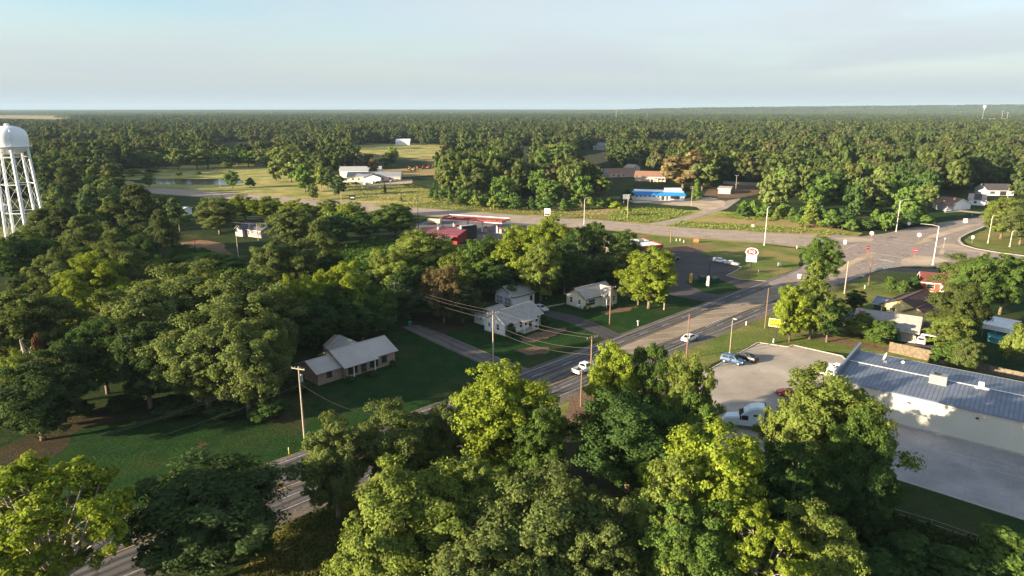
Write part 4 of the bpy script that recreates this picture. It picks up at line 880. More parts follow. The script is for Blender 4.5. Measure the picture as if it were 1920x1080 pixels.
# ---------------------------------------------------------------- water towers
cx, cy = -193, 268
wt = thing('water_tower', 'tall white five-legged water tower standing among trees at the left edge', 'water tower', (cx, cy, 0), R(-54.5))
M_TANK = mat('tank_paint', (.78, .80, .84), .35, var=.04, scale=.3)
b = MB(); b.lathe([(.02, 32.6), (2.5, 32.8), (4.4, 33.7), (5.6, 34.8), (6.05, 35.6), (6.15, 36.3), (6.15, 39.2), (5.9, 40.8), (5.2, 42.0), (3.9, 42.9), (2.2, 43.4), (.02, 43.6)], 40); b.build('tank', M_TANK, wt, True)
b = MB(); b.lathe([(6.1, 35.75), (6.9, 35.75), (6.9, 35.95), (6.1, 35.95)], 40); b.build('balcony', M_TANK, wt)
b = MB()
for i in range(24):
    a, c = 2 * math.pi * i / 24, 2 * math.pi * (i + 1) / 24; b.cyl((6.85 * math.cos(a), 6.85 * math.sin(a), 35.9), (6.85 * math.cos(a), 6.85 * math.sin(a), 36.9), .03, n=4); b.cyl((6.85 * math.cos(a), 6.85 * math.sin(a), 36.9), (6.85 * math.cos(c), 6.85 * math.sin(c), 36.9), .03, n=4)
b.build('railing', M_TANK, wt)
b = MB(); b.lathe([(.9, 43.4), (.9, 44.0), (1.05, 44.05), (.6, 44.35), (.02, 44.4)], 14); b.build('vent', M_TANK, wt)
legp = lambda i, z: ((7.0 - 1.5 * z / 36) * math.cos(i * math.pi / 2.5), (7.0 - 1.5 * z / 36) * math.sin(i * math.pi / 2.5), z)
for i in range(5): b = MB(); b.cyl(legp(i, -.2), legp(i, 35.6), .55, .48, 12); b.build('leg', M_TANK, wt, False)
for z in (10.5, 21.5, 31.8):
    b = MB()
    for i in range(5): b.cyl(legp(i, z), legp((i + 1) % 5, z), .13, n=6)
    b.build('strut_ring', M_TANK, wt)
b = MB()
for i in range(5):
    for z0, z1 in ((0.5, 10.5), (10.5, 21.5), (21.5, 31.8)): b.cyl(legp(i, z0), legp((i + 1) % 5, z1), .045, n=5); b.cyl(legp((i + 1) % 5, z0), legp(i, z1), .045, n=5)
b.build('cross_brace', M_TANK, wt)
b = MB(); b.cyl((0, 0, 0), (0, 0, 33), .6, n=12); b.build('riser_pipe', M_TANK, wt)
b = MB(); b.tube([(6.3, .5, 36), (6.3, .5, 39.2), (5.3, .4, 42.1), (2, .2, 43.6)], .06, 5); b.build('ladder', STEEL, wt)
x, y = 3950.0, 5900.0; z = float(terr(np.array(x), np.array(y)))
t2 = thing('water_tower', 'tiny white water tower far off on the right horizon', 'water tower', (x, y, z)); b = MB(); b.lathe([(.1, 26), (9, 28), (12, 34), (12, 46), (8, 51), (.1, 53)], 20); b.build('tank', M_TANK, t2); b = MB(); b.cyl((0, 0, -2), (0, 0, 28), 3.2, n=12); b.build('stem', M_TANK, t2)

# ---------------------------------------------------------------- trees
H0, W0 = 16.0, 13.0
def boughs_for(style, r, n):
    "bough centres (x,y,z), radii; a tree H0 tall and W0 wide"
    out_ = []
    Rw = W0 / 2
    if style in ('oak', 'round', 'open', 'tall'):
        zc, rz, rw = {'oak': (.55, .45, 1.0), 'round': (.54, .46, .96), 'open': (.62, .38, 1.05), 'tall': (.53, .47, .92)}[style]
        k = 0
        while len(out_) < n:
            i = k; k += 1
            ph = i * 2.39996 + r.normal(0, .25); u = 1 - 2 * ((i % n) + .5) / n + r.normal(0, .12)
            u = max(-.92, min(.97, u))
            sr = math.sqrt(1 - u * u); q = r.uniform(.54, .86) * (1.16 if r.random() < .25 else 1)
            br = Rw * (r.uniform(.16, .33) if n > 20 else r.uniform(.20, .38)) * (1.0 if u > -.3 else .85) * (.85 if style == 'open' else 1)
            wob = 1 + .16 * math.sin(2 * ph + 1.3) + .12 * math.sin(3 * ph)
            out_.append((rw * Rw * sr * q * wob * math.cos(ph), rw * Rw * sr * q * wob * math.sin(ph), H0 * (zc + rz * max(q, .80 if u < 0 else q) * u * .97), br))
    elif style == 'pine':
        for i in range(n):
            f = (i + .5) / n; z = H0 * (.30 + .68 * f); rr = Rw * (1.0 - .80 * f ** 1.3) * r.uniform(.45, .85); ph = i * 2.39996 + r.normal(0, .4)
            out_.append((rr * math.cos(ph), rr * math.sin(ph), z - rr * .1, Rw * r.uniform(.22, .34) * (1.15 - .5 * f)))
    elif style == 'cone':
        for i in range(n):
            f = (i + .5) / n; z = H0 * (.05 + .92 * f); rr = Rw * (1.0 - .93 * f) * r.uniform(.4, .72); ph = i * 2.39996 + r.normal(0, .3)
            out_.append((rr * math.cos(ph), rr * math.sin(ph), z, Rw * (.42 - .28 * f)))
    elif style == 'shrub':
        for i in range(n):
            ph = i * 2.39996; u = r.uniform(.05, 1); sr = math.sqrt(1 - u * u); q = r.uniform(.45, .8)
            out_.append((Rw * sr * q * math.cos(ph), Rw * sr * q * math.sin(ph), H0 * (.1 + .72 * u * q + .08), Rw * r.uniform(.25, .4)))
    return out_
def crown_mesh(name, style, seed, nb, nc, nl, size, mater, fill=900, fsize=1.0, outw=.55):
    r = np.random.default_rng(seed); bo = boughs_for(style, r, nb)
    P = []; N = []; T_ = []; S_ = []
    for (bx, by, bz, br) in bo:
        bt = r.uniform(.25, .75)
        d = r.normal(size=(nc, 3)); d /= np.linalg.norm(d, axis=1)[:, None]; d[:, 2] = np.where(d[:, 2] < -.4, -d[:, 2], d[:, 2])
        flat = .62 if style in ('pine', 'oak') else .8
        cc = np.array([bx, by, bz]) + d * br * r.uniform(.55, 1.0, (nc, 1)) * np.array([1, 1, flat])
        for c in cc:
            cr_ = br * r.uniform(.26, .60); ct = np.clip(bt + r.normal(0, .16), 0, 1)
            q = r.normal(size=(nl, 3)); q /= np.linalg.norm(q, axis=1)[:, None]
            rad = cr_ * r.uniform(.35, 1.12, (nl, 1)) ** .7
            P.append(c + q * rad * np.array([1, 1, .75])); co = c - np.array([0, 0, H0 * .5]); co = co / (np.linalg.norm(co) + 1e-6)
            nn = q * outw + co * (outw - .2) + np.array([0, 0, .2]) + r.normal(size=(nl, 3)) * (1.0 - outw)
            N.append(nn); T_.append(np.clip(ct + r.normal(0, .2, nl), 0, 1)); S_.append(size * r.uniform(.65, 1.3, nl))
    if fill:
        b = np.array(bo); ix = r.integers(0, len(bo), fill); zc = np.array([0, 0, H0 * (.55 if style != 'shrub' else .3)])
        t = r.uniform(.25, .95, (fill, 1)); q = r.normal(size=(fill, 3)) * .6
        P.append(zc * (1 - t) + b[ix, :3] * t + q); N.append(r.normal(size=(fill, 3)) + np.array([0, 0, .3])); T_.append(r.uniform(.2, .6, fill)); S_.append(fsize * r.uniform(.7, 1.3, fill))
    P = np.concatenate(P); N = np.concatenate(N); T_ = np.concatenate(T_); S_ = np.concatenate(S_)
    k = (W0 / 2) / np.percentile(np.hypot(P[:, 0], P[:, 1]), 97.5); P[:, :2] *= k; kz = (H0 - 1.0) / (np.percentile(P[:, 2], 99) - 1.0); P[:, 2] = 1.0 + (P[:, 2] - 1.0) * kz
    bo = [(x * k, y * k, 1.0 + (z - 1.0) * kz, q * k) for x, y, z, q in bo]
    if style == 'shrub': P[:, 2] = np.maximum(P[:, 2], .2)
    N /= np.linalg.norm(N, axis=1)[:, None]
    rnd = r.normal(size=P.shape); U = np.cross(N, rnd); U /= np.linalg.norm(U, axis=1)[:, None]; V_ = np.cross(N, U)
    a = S_[:, None] * .62; b2 = S_[:, None] * .40
    n = len(P); vv = np.empty((n, 4, 3))
    vv[:, 0] = P - U * a; vv[:, 1] = P - V_ * b2 + N * a * .12; vv[:, 2] = P + U * a; vv[:, 3] = P + V_ * b2 + N * a * .12
    me = bpy.data.meshes.new(name); me.vertices.add(n * 4); me.vertices.foreach_set('co', vv.ravel())
    me.loops.add(n * 4); me.loops.foreach_set('vertex_index', np.arange(n * 4, dtype=np.int32))
    me.polygons.add(n); me.polygons.foreach_set('loop_start', np.arange(0, n * 4, 4, dtype=np.int32))
    at = me.attributes.new('tint', 'FLOAT', 'FACE'); at.data.foreach_set('value', T_.astype(np.float32))
    me.materials.append(mater); me.update(calc_edges=True); return me, bo
def trunk_mesh(name, style, bo, seed, m, twigs=0, thick=.34):
    r = random.Random(seed); b = MB()
    th = H0 * {'oak': .26, 'round': .28, 'open': .26, 'tall': .25, 'pine': .92, 'cone': .9, 'shrub': .05}[style]
    base = thick; p0 = Vector((0, 0, -.3)); k = [p0, Vector((r.uniform(-.1, .1), r.uniform(-.1, .1), th * .5)), Vector((r.uniform(-.25, .25), r.uniform(-.25, .25), th))]
    if style in ('pine', 'cone'): b.tube(k, [base, base * .7, .06], 7)
    else: b.tube(k, [base * 1.25, base, base * .85], 8)
    for (x, y, z, br) in bo:
        e = Vector((x, y, z))
        if style in ('pine', 'cone'):
            s_ = Vector((0, 0, max(.5, z - .6))); b.tube([s_, e], [.09, .03], 5); continue
        s_ = k[2] if r.random() < .7 else k[1].lerp(k[2], r.uniform(.5, 1)); md = s_.lerp(e, .5) + Vector((r.uniform(-.5, .5), r.uniform(-.5, .5), r.uniform(-.2, .7)))
        b.tube([s_, md, e], [base * .42, base * .25, .05], 5)
        for _ in range(twigs):
            d = Vector((r.gauss(0, 1), r.gauss(0, 1), r.gauss(.3, .8))).normalized() * br * r.uniform(.8, 1.25); m2 = md.lerp(e, r.uniform(.4, 1))
            b.tube([m2, m2 + d * .55 + Vector((0, 0, .15)), m2 + d], [base * .14, base * .09, .02], 4)
    return b.mesh(name, m, True)
PROTO = {}
def proto(key, style, seed, nb, nc, nl, size, fill, fsize, m=BARK, twigs=0, thick=.34, mater=None):
    cm, bo = crown_mesh('crown_' + style, style, seed, nb, nc, nl, size, mater or LEAF, fill, fsize, .75 if key.endswith('_m') else .64)
    PROTO.setdefault(key, []).append((trunk_mesh('trunk_' + style, style, bo, seed, m, twigs, thick), cm))
for i in range(3): proto('oak', 'oak', 10 + i, 62, 9, 85, .27, 3200, .5, twigs=2)
for i in range(3): proto('round', 'round', 20 + i, 58, 9, 85, .28, 3200, .5)
proto('open', 'open', 31, 46, 9, 110, .25, 900, .45, PALEBARK, 5, .42); proto('open', 'open', 32, 48, 9, 110, .25, 1000, .45, PALEBARK, 4, .40)
for i in range(2): proto('tall', 'tall', 40 + i, 56, 9, 85, .27, 3200, .5, twigs=1)
for i in range(2): proto('pine', 'pine', 50 + i, 48, 9, 75, .26, 700, .6, twigs=0, thick=.3)
proto('cone', 'cone', 60, 30, 8, 50, .5, 800, .8, thick=.2)
for i in range(2): proto('shrub', 'shrub', 70 + i, 26, 9, 70, .75, 900, 1.2, thick=.15)
for i in range(4): proto('oak_m', 'oak', 110 + i, 30, 7, 26, .78, 700, 1.3)
for i in range(4): proto('tall_m', 'tall', 120 + i, 28, 7, 26, .78, 700, 1.3)
for i in range(2): proto('pine_m', 'pine', 130 + i, 26, 6, 26, .7, 400, 1.0, thick=.3)
proto('cone_m', 'cone', 140, 22, 6, 24, .8, 400, 1.0, thick=.2)
proto('shrub_m', 'shrub', 150, 16, 6, 30, 1.3, 500, 2.0, thick=.15)
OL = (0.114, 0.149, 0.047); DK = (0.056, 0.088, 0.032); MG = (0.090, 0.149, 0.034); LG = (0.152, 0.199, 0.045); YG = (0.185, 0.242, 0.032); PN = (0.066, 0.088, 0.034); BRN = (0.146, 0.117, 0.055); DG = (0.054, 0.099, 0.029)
CAT = {'oak': ('oak_tree', 'tree'), 'round': ('shade_tree', 'tree'), 'open': ('pecan_tree', 'tree'), 'tall': ('shade_tree', 'tree'), 'pine': ('pine_tree', 'pine tree'), 'cone': ('young_pine', 'pine tree'), 'shrub': ('shrub', 'shrub')}
NTREE = 0
def tree(kind, p, ytop, h, wpx, col, label, group=None, zmin=None):
    "a tree whose top shows at (p, ytop) and which is h metres tall and wpx pixels wide there"
    b = G(p, ytop, h); b2 = Vector((b.x, b.y, 0)); d = depth_of(b)
    return tree_at(kind, b2, h, wpx * d / F, col, label, group)
def tree_at(kind, b, h, wd, col, label, group=None, rz=None):
    global NTREE
    base = kind.split('_')[0]; name, cat = CAT[base]
    tm, cm = PROTO[kind][NTREE % len(PROTO[kind])]; NTREE += 1
    if base in ('oak', 'open') and wd > 15: name = 'oak_tree' if base == 'oak' else name
    r = thing(name, label, cat, b, random.uniform(0, 6.28) if rz is None else rz, group)
    t = link('trunk', tm, r); c = link('crown', cm, r)
    s = (wd / W0, wd / W0, h / H0)
    t.scale = (min(s[0], 1.35),) * 2 + (s[2],) if base in ('pine', 'cone') else s
    c.scale = s
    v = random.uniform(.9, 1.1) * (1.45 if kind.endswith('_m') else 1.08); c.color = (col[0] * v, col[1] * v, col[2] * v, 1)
    return r
# --- foreground
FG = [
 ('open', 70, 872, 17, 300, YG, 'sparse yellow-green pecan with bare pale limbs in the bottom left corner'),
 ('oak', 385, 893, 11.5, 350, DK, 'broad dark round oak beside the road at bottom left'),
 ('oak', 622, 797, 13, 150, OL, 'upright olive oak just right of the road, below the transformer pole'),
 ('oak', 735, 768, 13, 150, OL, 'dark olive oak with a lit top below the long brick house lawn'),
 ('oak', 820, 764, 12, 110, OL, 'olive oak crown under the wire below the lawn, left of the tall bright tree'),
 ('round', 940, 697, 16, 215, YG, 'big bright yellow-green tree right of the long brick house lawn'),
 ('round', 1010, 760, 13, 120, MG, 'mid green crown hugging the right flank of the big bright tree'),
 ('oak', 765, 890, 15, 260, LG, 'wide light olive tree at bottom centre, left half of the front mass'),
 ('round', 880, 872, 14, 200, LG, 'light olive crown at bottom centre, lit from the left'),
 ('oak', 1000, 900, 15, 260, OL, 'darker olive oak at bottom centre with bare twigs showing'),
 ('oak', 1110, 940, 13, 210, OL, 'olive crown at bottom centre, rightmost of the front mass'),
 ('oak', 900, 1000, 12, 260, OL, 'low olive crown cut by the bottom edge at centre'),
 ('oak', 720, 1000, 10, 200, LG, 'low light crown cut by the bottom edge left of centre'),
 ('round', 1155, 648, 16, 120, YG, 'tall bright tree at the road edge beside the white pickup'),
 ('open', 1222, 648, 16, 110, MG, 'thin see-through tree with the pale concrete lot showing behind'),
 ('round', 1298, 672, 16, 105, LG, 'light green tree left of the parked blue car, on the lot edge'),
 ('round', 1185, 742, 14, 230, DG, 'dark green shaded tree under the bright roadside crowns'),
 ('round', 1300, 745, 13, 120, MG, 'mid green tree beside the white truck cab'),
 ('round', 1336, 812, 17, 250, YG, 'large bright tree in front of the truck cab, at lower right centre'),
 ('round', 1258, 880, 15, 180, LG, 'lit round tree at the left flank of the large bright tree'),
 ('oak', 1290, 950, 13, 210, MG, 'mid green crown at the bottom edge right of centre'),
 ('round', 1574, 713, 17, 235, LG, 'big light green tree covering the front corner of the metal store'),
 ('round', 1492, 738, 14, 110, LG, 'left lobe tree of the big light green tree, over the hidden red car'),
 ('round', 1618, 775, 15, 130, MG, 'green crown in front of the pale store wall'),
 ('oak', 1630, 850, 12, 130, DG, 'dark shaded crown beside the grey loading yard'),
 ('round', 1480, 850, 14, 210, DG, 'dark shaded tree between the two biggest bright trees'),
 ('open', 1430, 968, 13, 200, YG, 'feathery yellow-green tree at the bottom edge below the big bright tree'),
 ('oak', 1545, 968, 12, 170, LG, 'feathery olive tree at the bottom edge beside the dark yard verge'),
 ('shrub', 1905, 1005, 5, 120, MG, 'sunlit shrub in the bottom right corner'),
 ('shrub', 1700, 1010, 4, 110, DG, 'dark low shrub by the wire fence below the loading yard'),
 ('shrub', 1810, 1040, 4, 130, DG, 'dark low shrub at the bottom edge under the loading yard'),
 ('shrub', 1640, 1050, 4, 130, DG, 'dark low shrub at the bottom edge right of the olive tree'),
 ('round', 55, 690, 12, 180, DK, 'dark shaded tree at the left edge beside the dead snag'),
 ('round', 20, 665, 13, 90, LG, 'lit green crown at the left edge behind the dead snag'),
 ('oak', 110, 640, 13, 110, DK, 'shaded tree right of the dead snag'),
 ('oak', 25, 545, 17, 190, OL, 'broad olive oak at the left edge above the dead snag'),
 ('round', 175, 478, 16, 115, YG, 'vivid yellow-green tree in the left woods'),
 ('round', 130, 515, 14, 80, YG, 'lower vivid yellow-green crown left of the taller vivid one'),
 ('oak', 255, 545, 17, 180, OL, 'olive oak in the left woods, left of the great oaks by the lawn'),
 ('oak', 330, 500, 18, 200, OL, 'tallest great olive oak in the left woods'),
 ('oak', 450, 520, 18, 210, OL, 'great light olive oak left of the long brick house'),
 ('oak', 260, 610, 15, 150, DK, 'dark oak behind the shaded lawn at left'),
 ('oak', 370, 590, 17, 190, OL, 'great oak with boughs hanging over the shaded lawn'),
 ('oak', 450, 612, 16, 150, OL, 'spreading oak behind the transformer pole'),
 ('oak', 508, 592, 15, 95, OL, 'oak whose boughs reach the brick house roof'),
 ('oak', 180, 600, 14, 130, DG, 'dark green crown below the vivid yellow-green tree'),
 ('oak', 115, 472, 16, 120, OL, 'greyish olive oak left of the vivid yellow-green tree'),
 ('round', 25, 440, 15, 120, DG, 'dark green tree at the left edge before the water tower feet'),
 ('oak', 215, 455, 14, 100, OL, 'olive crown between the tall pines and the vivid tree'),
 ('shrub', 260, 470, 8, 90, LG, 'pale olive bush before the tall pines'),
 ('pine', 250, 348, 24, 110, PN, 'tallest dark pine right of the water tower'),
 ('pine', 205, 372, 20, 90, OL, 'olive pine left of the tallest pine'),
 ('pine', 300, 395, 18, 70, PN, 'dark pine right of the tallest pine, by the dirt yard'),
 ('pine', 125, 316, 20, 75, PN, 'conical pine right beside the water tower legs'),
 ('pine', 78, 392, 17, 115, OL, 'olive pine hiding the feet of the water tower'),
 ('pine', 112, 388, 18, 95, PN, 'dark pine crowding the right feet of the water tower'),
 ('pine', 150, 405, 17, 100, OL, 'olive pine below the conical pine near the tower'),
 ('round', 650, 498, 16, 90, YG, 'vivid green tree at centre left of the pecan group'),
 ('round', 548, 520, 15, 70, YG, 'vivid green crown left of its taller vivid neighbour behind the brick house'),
 ('round', 790, 435, 16, 140, LG, 'light green tree in front of the red metal building'),
 ('round', 735, 468, 13, 90, LG, 'light green tree left of the one before the red metal building'),
 ('round', 850, 482, 14, 90, LG, 'light green crown right of the one before the red metal building'),
 ('tall', 830, 500, 14, 90, BRN, 'brownish green crown in the middle of the centre woods'),
 ('round', 905, 447, 15, 100, MG, 'mid green tree right of the red metal building'),
 ('round', 975, 427, 18, 115, YG, 'large vivid green tree right of the fuel canopy'),
 ('round', 1030, 410, 17, 95, YG, 'vivid green tree behind the large one right of the fuel canopy'),
 ('round', 1015, 455, 16, 90, LG, 'light green crown in front of the vivid pair at centre'),
 ('tall', 1060, 445, 16, 80, DG, 'dark green tree at the right of the vivid pair'),
 ('open', 1115, 418, 15, 70, MG, 'thin tree with forked trunk left of the flat white restaurant roof'),
 ('open', 1085, 428, 15, 60, MG, 'thin tree with dark trunk in the group near the restaurant'),
 ('round', 1168, 436, 13, 72, MG, 'rounded green tree touching the flat white restaurant roof'),
 ('round', 1160, 466, 11.5, 85, OL, 'pale olive tree left of the big round lit one by the old lot'),
 ('round', 1222, 468, 15.5, 115, YG, 'big round sunlit tree in front of the old asphalt lot'),
 ('round', 1200, 506, 9.5, 75, LG, 'lower lit crown at the foot of the big round sunlit tree'),
 ('oak', 540, 392, 15, 95, OL, 'olive tree right of the dark grey bungalow'),
 ('pine', 597, 412, 18, 80, OL, 'round-headed pine right of the dark grey bungalow'),
 ('oak', 505, 455, 15, 80, OL, 'olive tree before the dark grey bungalow'),
 ('oak', 560, 450, 15, 90, OL, 'dull olive tree under the round-headed pine'),
 ('oak', 405, 371, 15, 85, OL, 'olive tree behind the dirt yard'),
 ('round', 455, 368, 11, 60, YG, 'yellow-green tree in the roadside row, leftmost'),
 ('round', 500, 370, 11, 65, YG, 'yellow-green tree in the roadside row, second from left'),
 ('round', 555, 377, 11, 65, YG, 'yellow-green tree in the roadside row, middle one'),
 ('round', 610, 376, 11, 65, LG, 'light green tree in the roadside row, second from right'),
 ('round', 655, 380, 11, 60, YG, 'yellow-green tree in the roadside row, rightmost'),
 ('round', 680, 400, 10, 80, DG, 'dark green tree at the end of the roadside row'),
 ('round', 625, 408, 11, 80, DG, 'dark green tree between the roadside row and the round-headed pine'),
 ('oak', 740, 384, 13, 85, MG, 'lone rounded tree left of the red metal building'),
 ('shrub', 700, 470, 4, 60, MG, 'bright scrub at the top of the weedy clearing'),
 ('shrub', 405, 478, 4, 110, MG, 'bright scrub bank below the dirt yard, upper'),
 ('shrub', 350, 480, 5, 100, MG, 'bright scrub bank below the dirt yard, left'),
 ('shrub', 470, 510, 4, 80, MG, 'bright scrub beside the dirt track'),
 # right of the road
 ('round', 1545, 446, 14, 85, MG, 'dark topped tree beside the road near the crossroads'),
 ('cone', 1535, 488, 15, 85, LG, 'pointed light green tree right of the yellow sign, tallest of its clump'),
 ('round', 1490, 542, 12, 75, YG, 'bright tree just right of the yellow sign'),
 ('round', 1530, 530, 13, 90, LG, 'bright leafy tree with pale trunk behind the yellow sign'),
 ('round', 1560, 560, 10, 70, DG, 'dark crown at the left end of the grey-roofed house'),
 ('round', 1605, 546, 5, 40, DK, 'dark round bush left of the small blue-grey shed'),
 ('shrub', 1674, 520, 4.5, 26, MG, 'green bush on the corner lawn, left of three'),
 ('shrub', 1694, 526, 4, 22, MG, 'green bush on the corner lawn, middle of three'),
 ('shrub', 1718, 519, 4, 26, DG, 'darker bush beside the red house'),
 ('shrub', 1617, 592, 5, 62, LG, 'tall bush against the chimney side of the grey-roofed house'),
 ('shrub', 1655, 603, 5, 62, MG, 'tall bush left of the green wheelie bins'),
 ('oak', 1812, 482, 13, 90, OL, 'olive tree over the red house'),
 ('oak', 1845, 482, 15, 90, MG, 'green oak right of the red house'),
 ('oak', 1895, 480, 15, 95, MG, 'green oak at the right edge near the crossroads'),
 ('oak', 1802, 534, 13, 105, (.085, .110, .032), 'big tree with reddish tinged leaves beside the yellow house'),
 ('oak', 1790, 592, 9, 85, LG, 'leafy crown right of the carport'),
 ('oak', 1818, 640, 7, 60, OL, 'olive crown left of the white metal shelter'),
 ('shrub', 1915, 612, 8, 50, LG, 'light green tree at the right edge by the teal pool'),
 ('shrub', 1755, 668, 2.6, 22, MG, 'small bush at the end of the wooden fence'),
 ('shrub', 1800, 640, 5, 80, MG, 'bush behind the far wire fence'),
 ('oak', 1890, 372, 16, 80, LG, 'light green tree on the far right corner of the crossroads'),
 ('oak', 1925, 390, 14, 80, OL, 'olive tree at the right edge beyond the crossroads'),
 # mid distance
 ('tall_m', 540, 276, 24, 75, OL, 'tallest tree in the meadow left of the white clinic'),
 ('tall_m', 568, 308, 17, 50, MG, 'green tree in the meadow, just right of the tallest one'),
 ('tall_m', 515, 300, 15, 30, OL, 'slim tree in the meadow left of the tallest one'),
 ('tall_m', 600, 312, 14, 30, LG, 'light slim tree in the meadow near the clinic'),
 ('tall_m', 585, 345, 9, 24, OL, 'small tree in the meadow by the highway'),
 ('tall_m', 612, 318, 12, 38, DK, 'dark round tree left of the clinic, the farther of two'),
 ('tall_m', 632, 332, 11, 36, DK, 'dark round tree left of the clinic, the nearer of two'),
 ('tall_m', 433, 321, 11, 34, MG, 'round tree on the near bank of the pond'),
 ('shrub_m', 468, 334, 6, 20, DG, 'dark bush right of the pond'),
 ('tall_m', 277, 325, 9, 24, OL, 'olive tree left of the pond'),
 ('cone_m', 709, 314, 6, 10, YG, 'small yellow-green tree behind the clinic'),
 ('tall_m', 698, 298, 14, 22, BRN, 'brown tree behind the clinic'),
 ('oak_m', 1285, 283, 24, 105, BRN, 'huge brownish oak behind the blue-roofed building'),
 ('oak_m', 1320, 300, 19, 60, OL, 'olive oak right of the huge brownish one'),
 ('cone_m', 1308, 336, 12, 22, MG, 'pointed green tree right of the blue-roofed building'),
 ('shrub_m', 1155, 378, 4, 26, YG, 'bright bush left of the roadside billboard'),
 ('shrub_m', 1175, 388, 4.5, 22, LG, 'bright bush at the foot of the crossed pole'),
 ('cone_m', 1523, 374, 12, 40, LG, 'yellowish tree at the front of the wood by the highway'),
]
for a in FG: tree(*a)
def tree_b(kind, bx, by, ytop, wpx, col, label, group=None):
    b0 = G(bx, by); lo, hi = 0, 40
    for _ in range(30):
        m_ = (lo + hi) / 2
        if proj(b0.x, b0.y, m_)[1] > ytop: lo = m_
        else: hi = m_
    return tree_at(kind, b0, lo, wpx * depth_of(Vector((b0.x, b0.y, lo))) / F, col, label, group)
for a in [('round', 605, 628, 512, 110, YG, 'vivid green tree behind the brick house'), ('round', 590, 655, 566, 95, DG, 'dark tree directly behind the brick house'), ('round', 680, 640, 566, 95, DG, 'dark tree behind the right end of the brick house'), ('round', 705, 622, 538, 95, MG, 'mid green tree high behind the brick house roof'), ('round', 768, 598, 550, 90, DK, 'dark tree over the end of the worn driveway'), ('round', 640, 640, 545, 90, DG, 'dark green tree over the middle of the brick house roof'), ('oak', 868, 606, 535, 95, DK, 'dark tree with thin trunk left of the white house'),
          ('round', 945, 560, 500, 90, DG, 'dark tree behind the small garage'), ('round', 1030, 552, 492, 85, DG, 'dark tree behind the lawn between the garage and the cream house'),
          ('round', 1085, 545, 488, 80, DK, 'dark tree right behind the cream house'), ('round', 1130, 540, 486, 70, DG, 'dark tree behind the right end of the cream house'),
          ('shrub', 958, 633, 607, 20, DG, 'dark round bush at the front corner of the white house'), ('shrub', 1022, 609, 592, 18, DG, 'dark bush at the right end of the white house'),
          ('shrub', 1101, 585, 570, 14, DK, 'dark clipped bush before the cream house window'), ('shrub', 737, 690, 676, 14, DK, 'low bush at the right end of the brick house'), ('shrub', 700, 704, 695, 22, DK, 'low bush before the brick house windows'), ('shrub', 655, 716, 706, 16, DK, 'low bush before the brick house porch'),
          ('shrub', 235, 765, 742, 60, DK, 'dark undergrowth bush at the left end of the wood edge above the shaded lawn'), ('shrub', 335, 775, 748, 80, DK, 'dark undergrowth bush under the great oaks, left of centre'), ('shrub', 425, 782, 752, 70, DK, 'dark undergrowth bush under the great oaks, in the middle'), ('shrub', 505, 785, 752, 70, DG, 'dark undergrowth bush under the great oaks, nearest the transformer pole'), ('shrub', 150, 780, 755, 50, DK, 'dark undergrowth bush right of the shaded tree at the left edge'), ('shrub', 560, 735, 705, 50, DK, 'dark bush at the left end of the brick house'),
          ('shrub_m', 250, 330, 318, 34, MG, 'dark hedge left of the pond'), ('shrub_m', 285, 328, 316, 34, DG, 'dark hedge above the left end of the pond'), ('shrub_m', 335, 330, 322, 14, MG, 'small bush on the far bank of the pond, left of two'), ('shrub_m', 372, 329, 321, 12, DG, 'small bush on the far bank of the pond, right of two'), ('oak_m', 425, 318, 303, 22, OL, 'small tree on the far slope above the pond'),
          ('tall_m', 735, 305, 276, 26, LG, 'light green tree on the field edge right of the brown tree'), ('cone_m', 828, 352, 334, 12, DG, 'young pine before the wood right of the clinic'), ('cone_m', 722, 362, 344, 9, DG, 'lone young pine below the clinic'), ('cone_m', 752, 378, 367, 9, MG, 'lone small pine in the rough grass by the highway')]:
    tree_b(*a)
for i in range(10):
    tree_b('oak_m' if i % 3 else 'tall_m', 262 + i * 26 + random.uniform(-6, 6), 317 + random.uniform(-2, 3) - (4 if i > 5 else 0), 281 + random.uniform(-5, 9), 38 + random.uniform(-6, 8), random.choice([OL, DK, OL, MG]), 'oak in the row standing on the meadow slope behind the pond', 'oaks behind the pond')

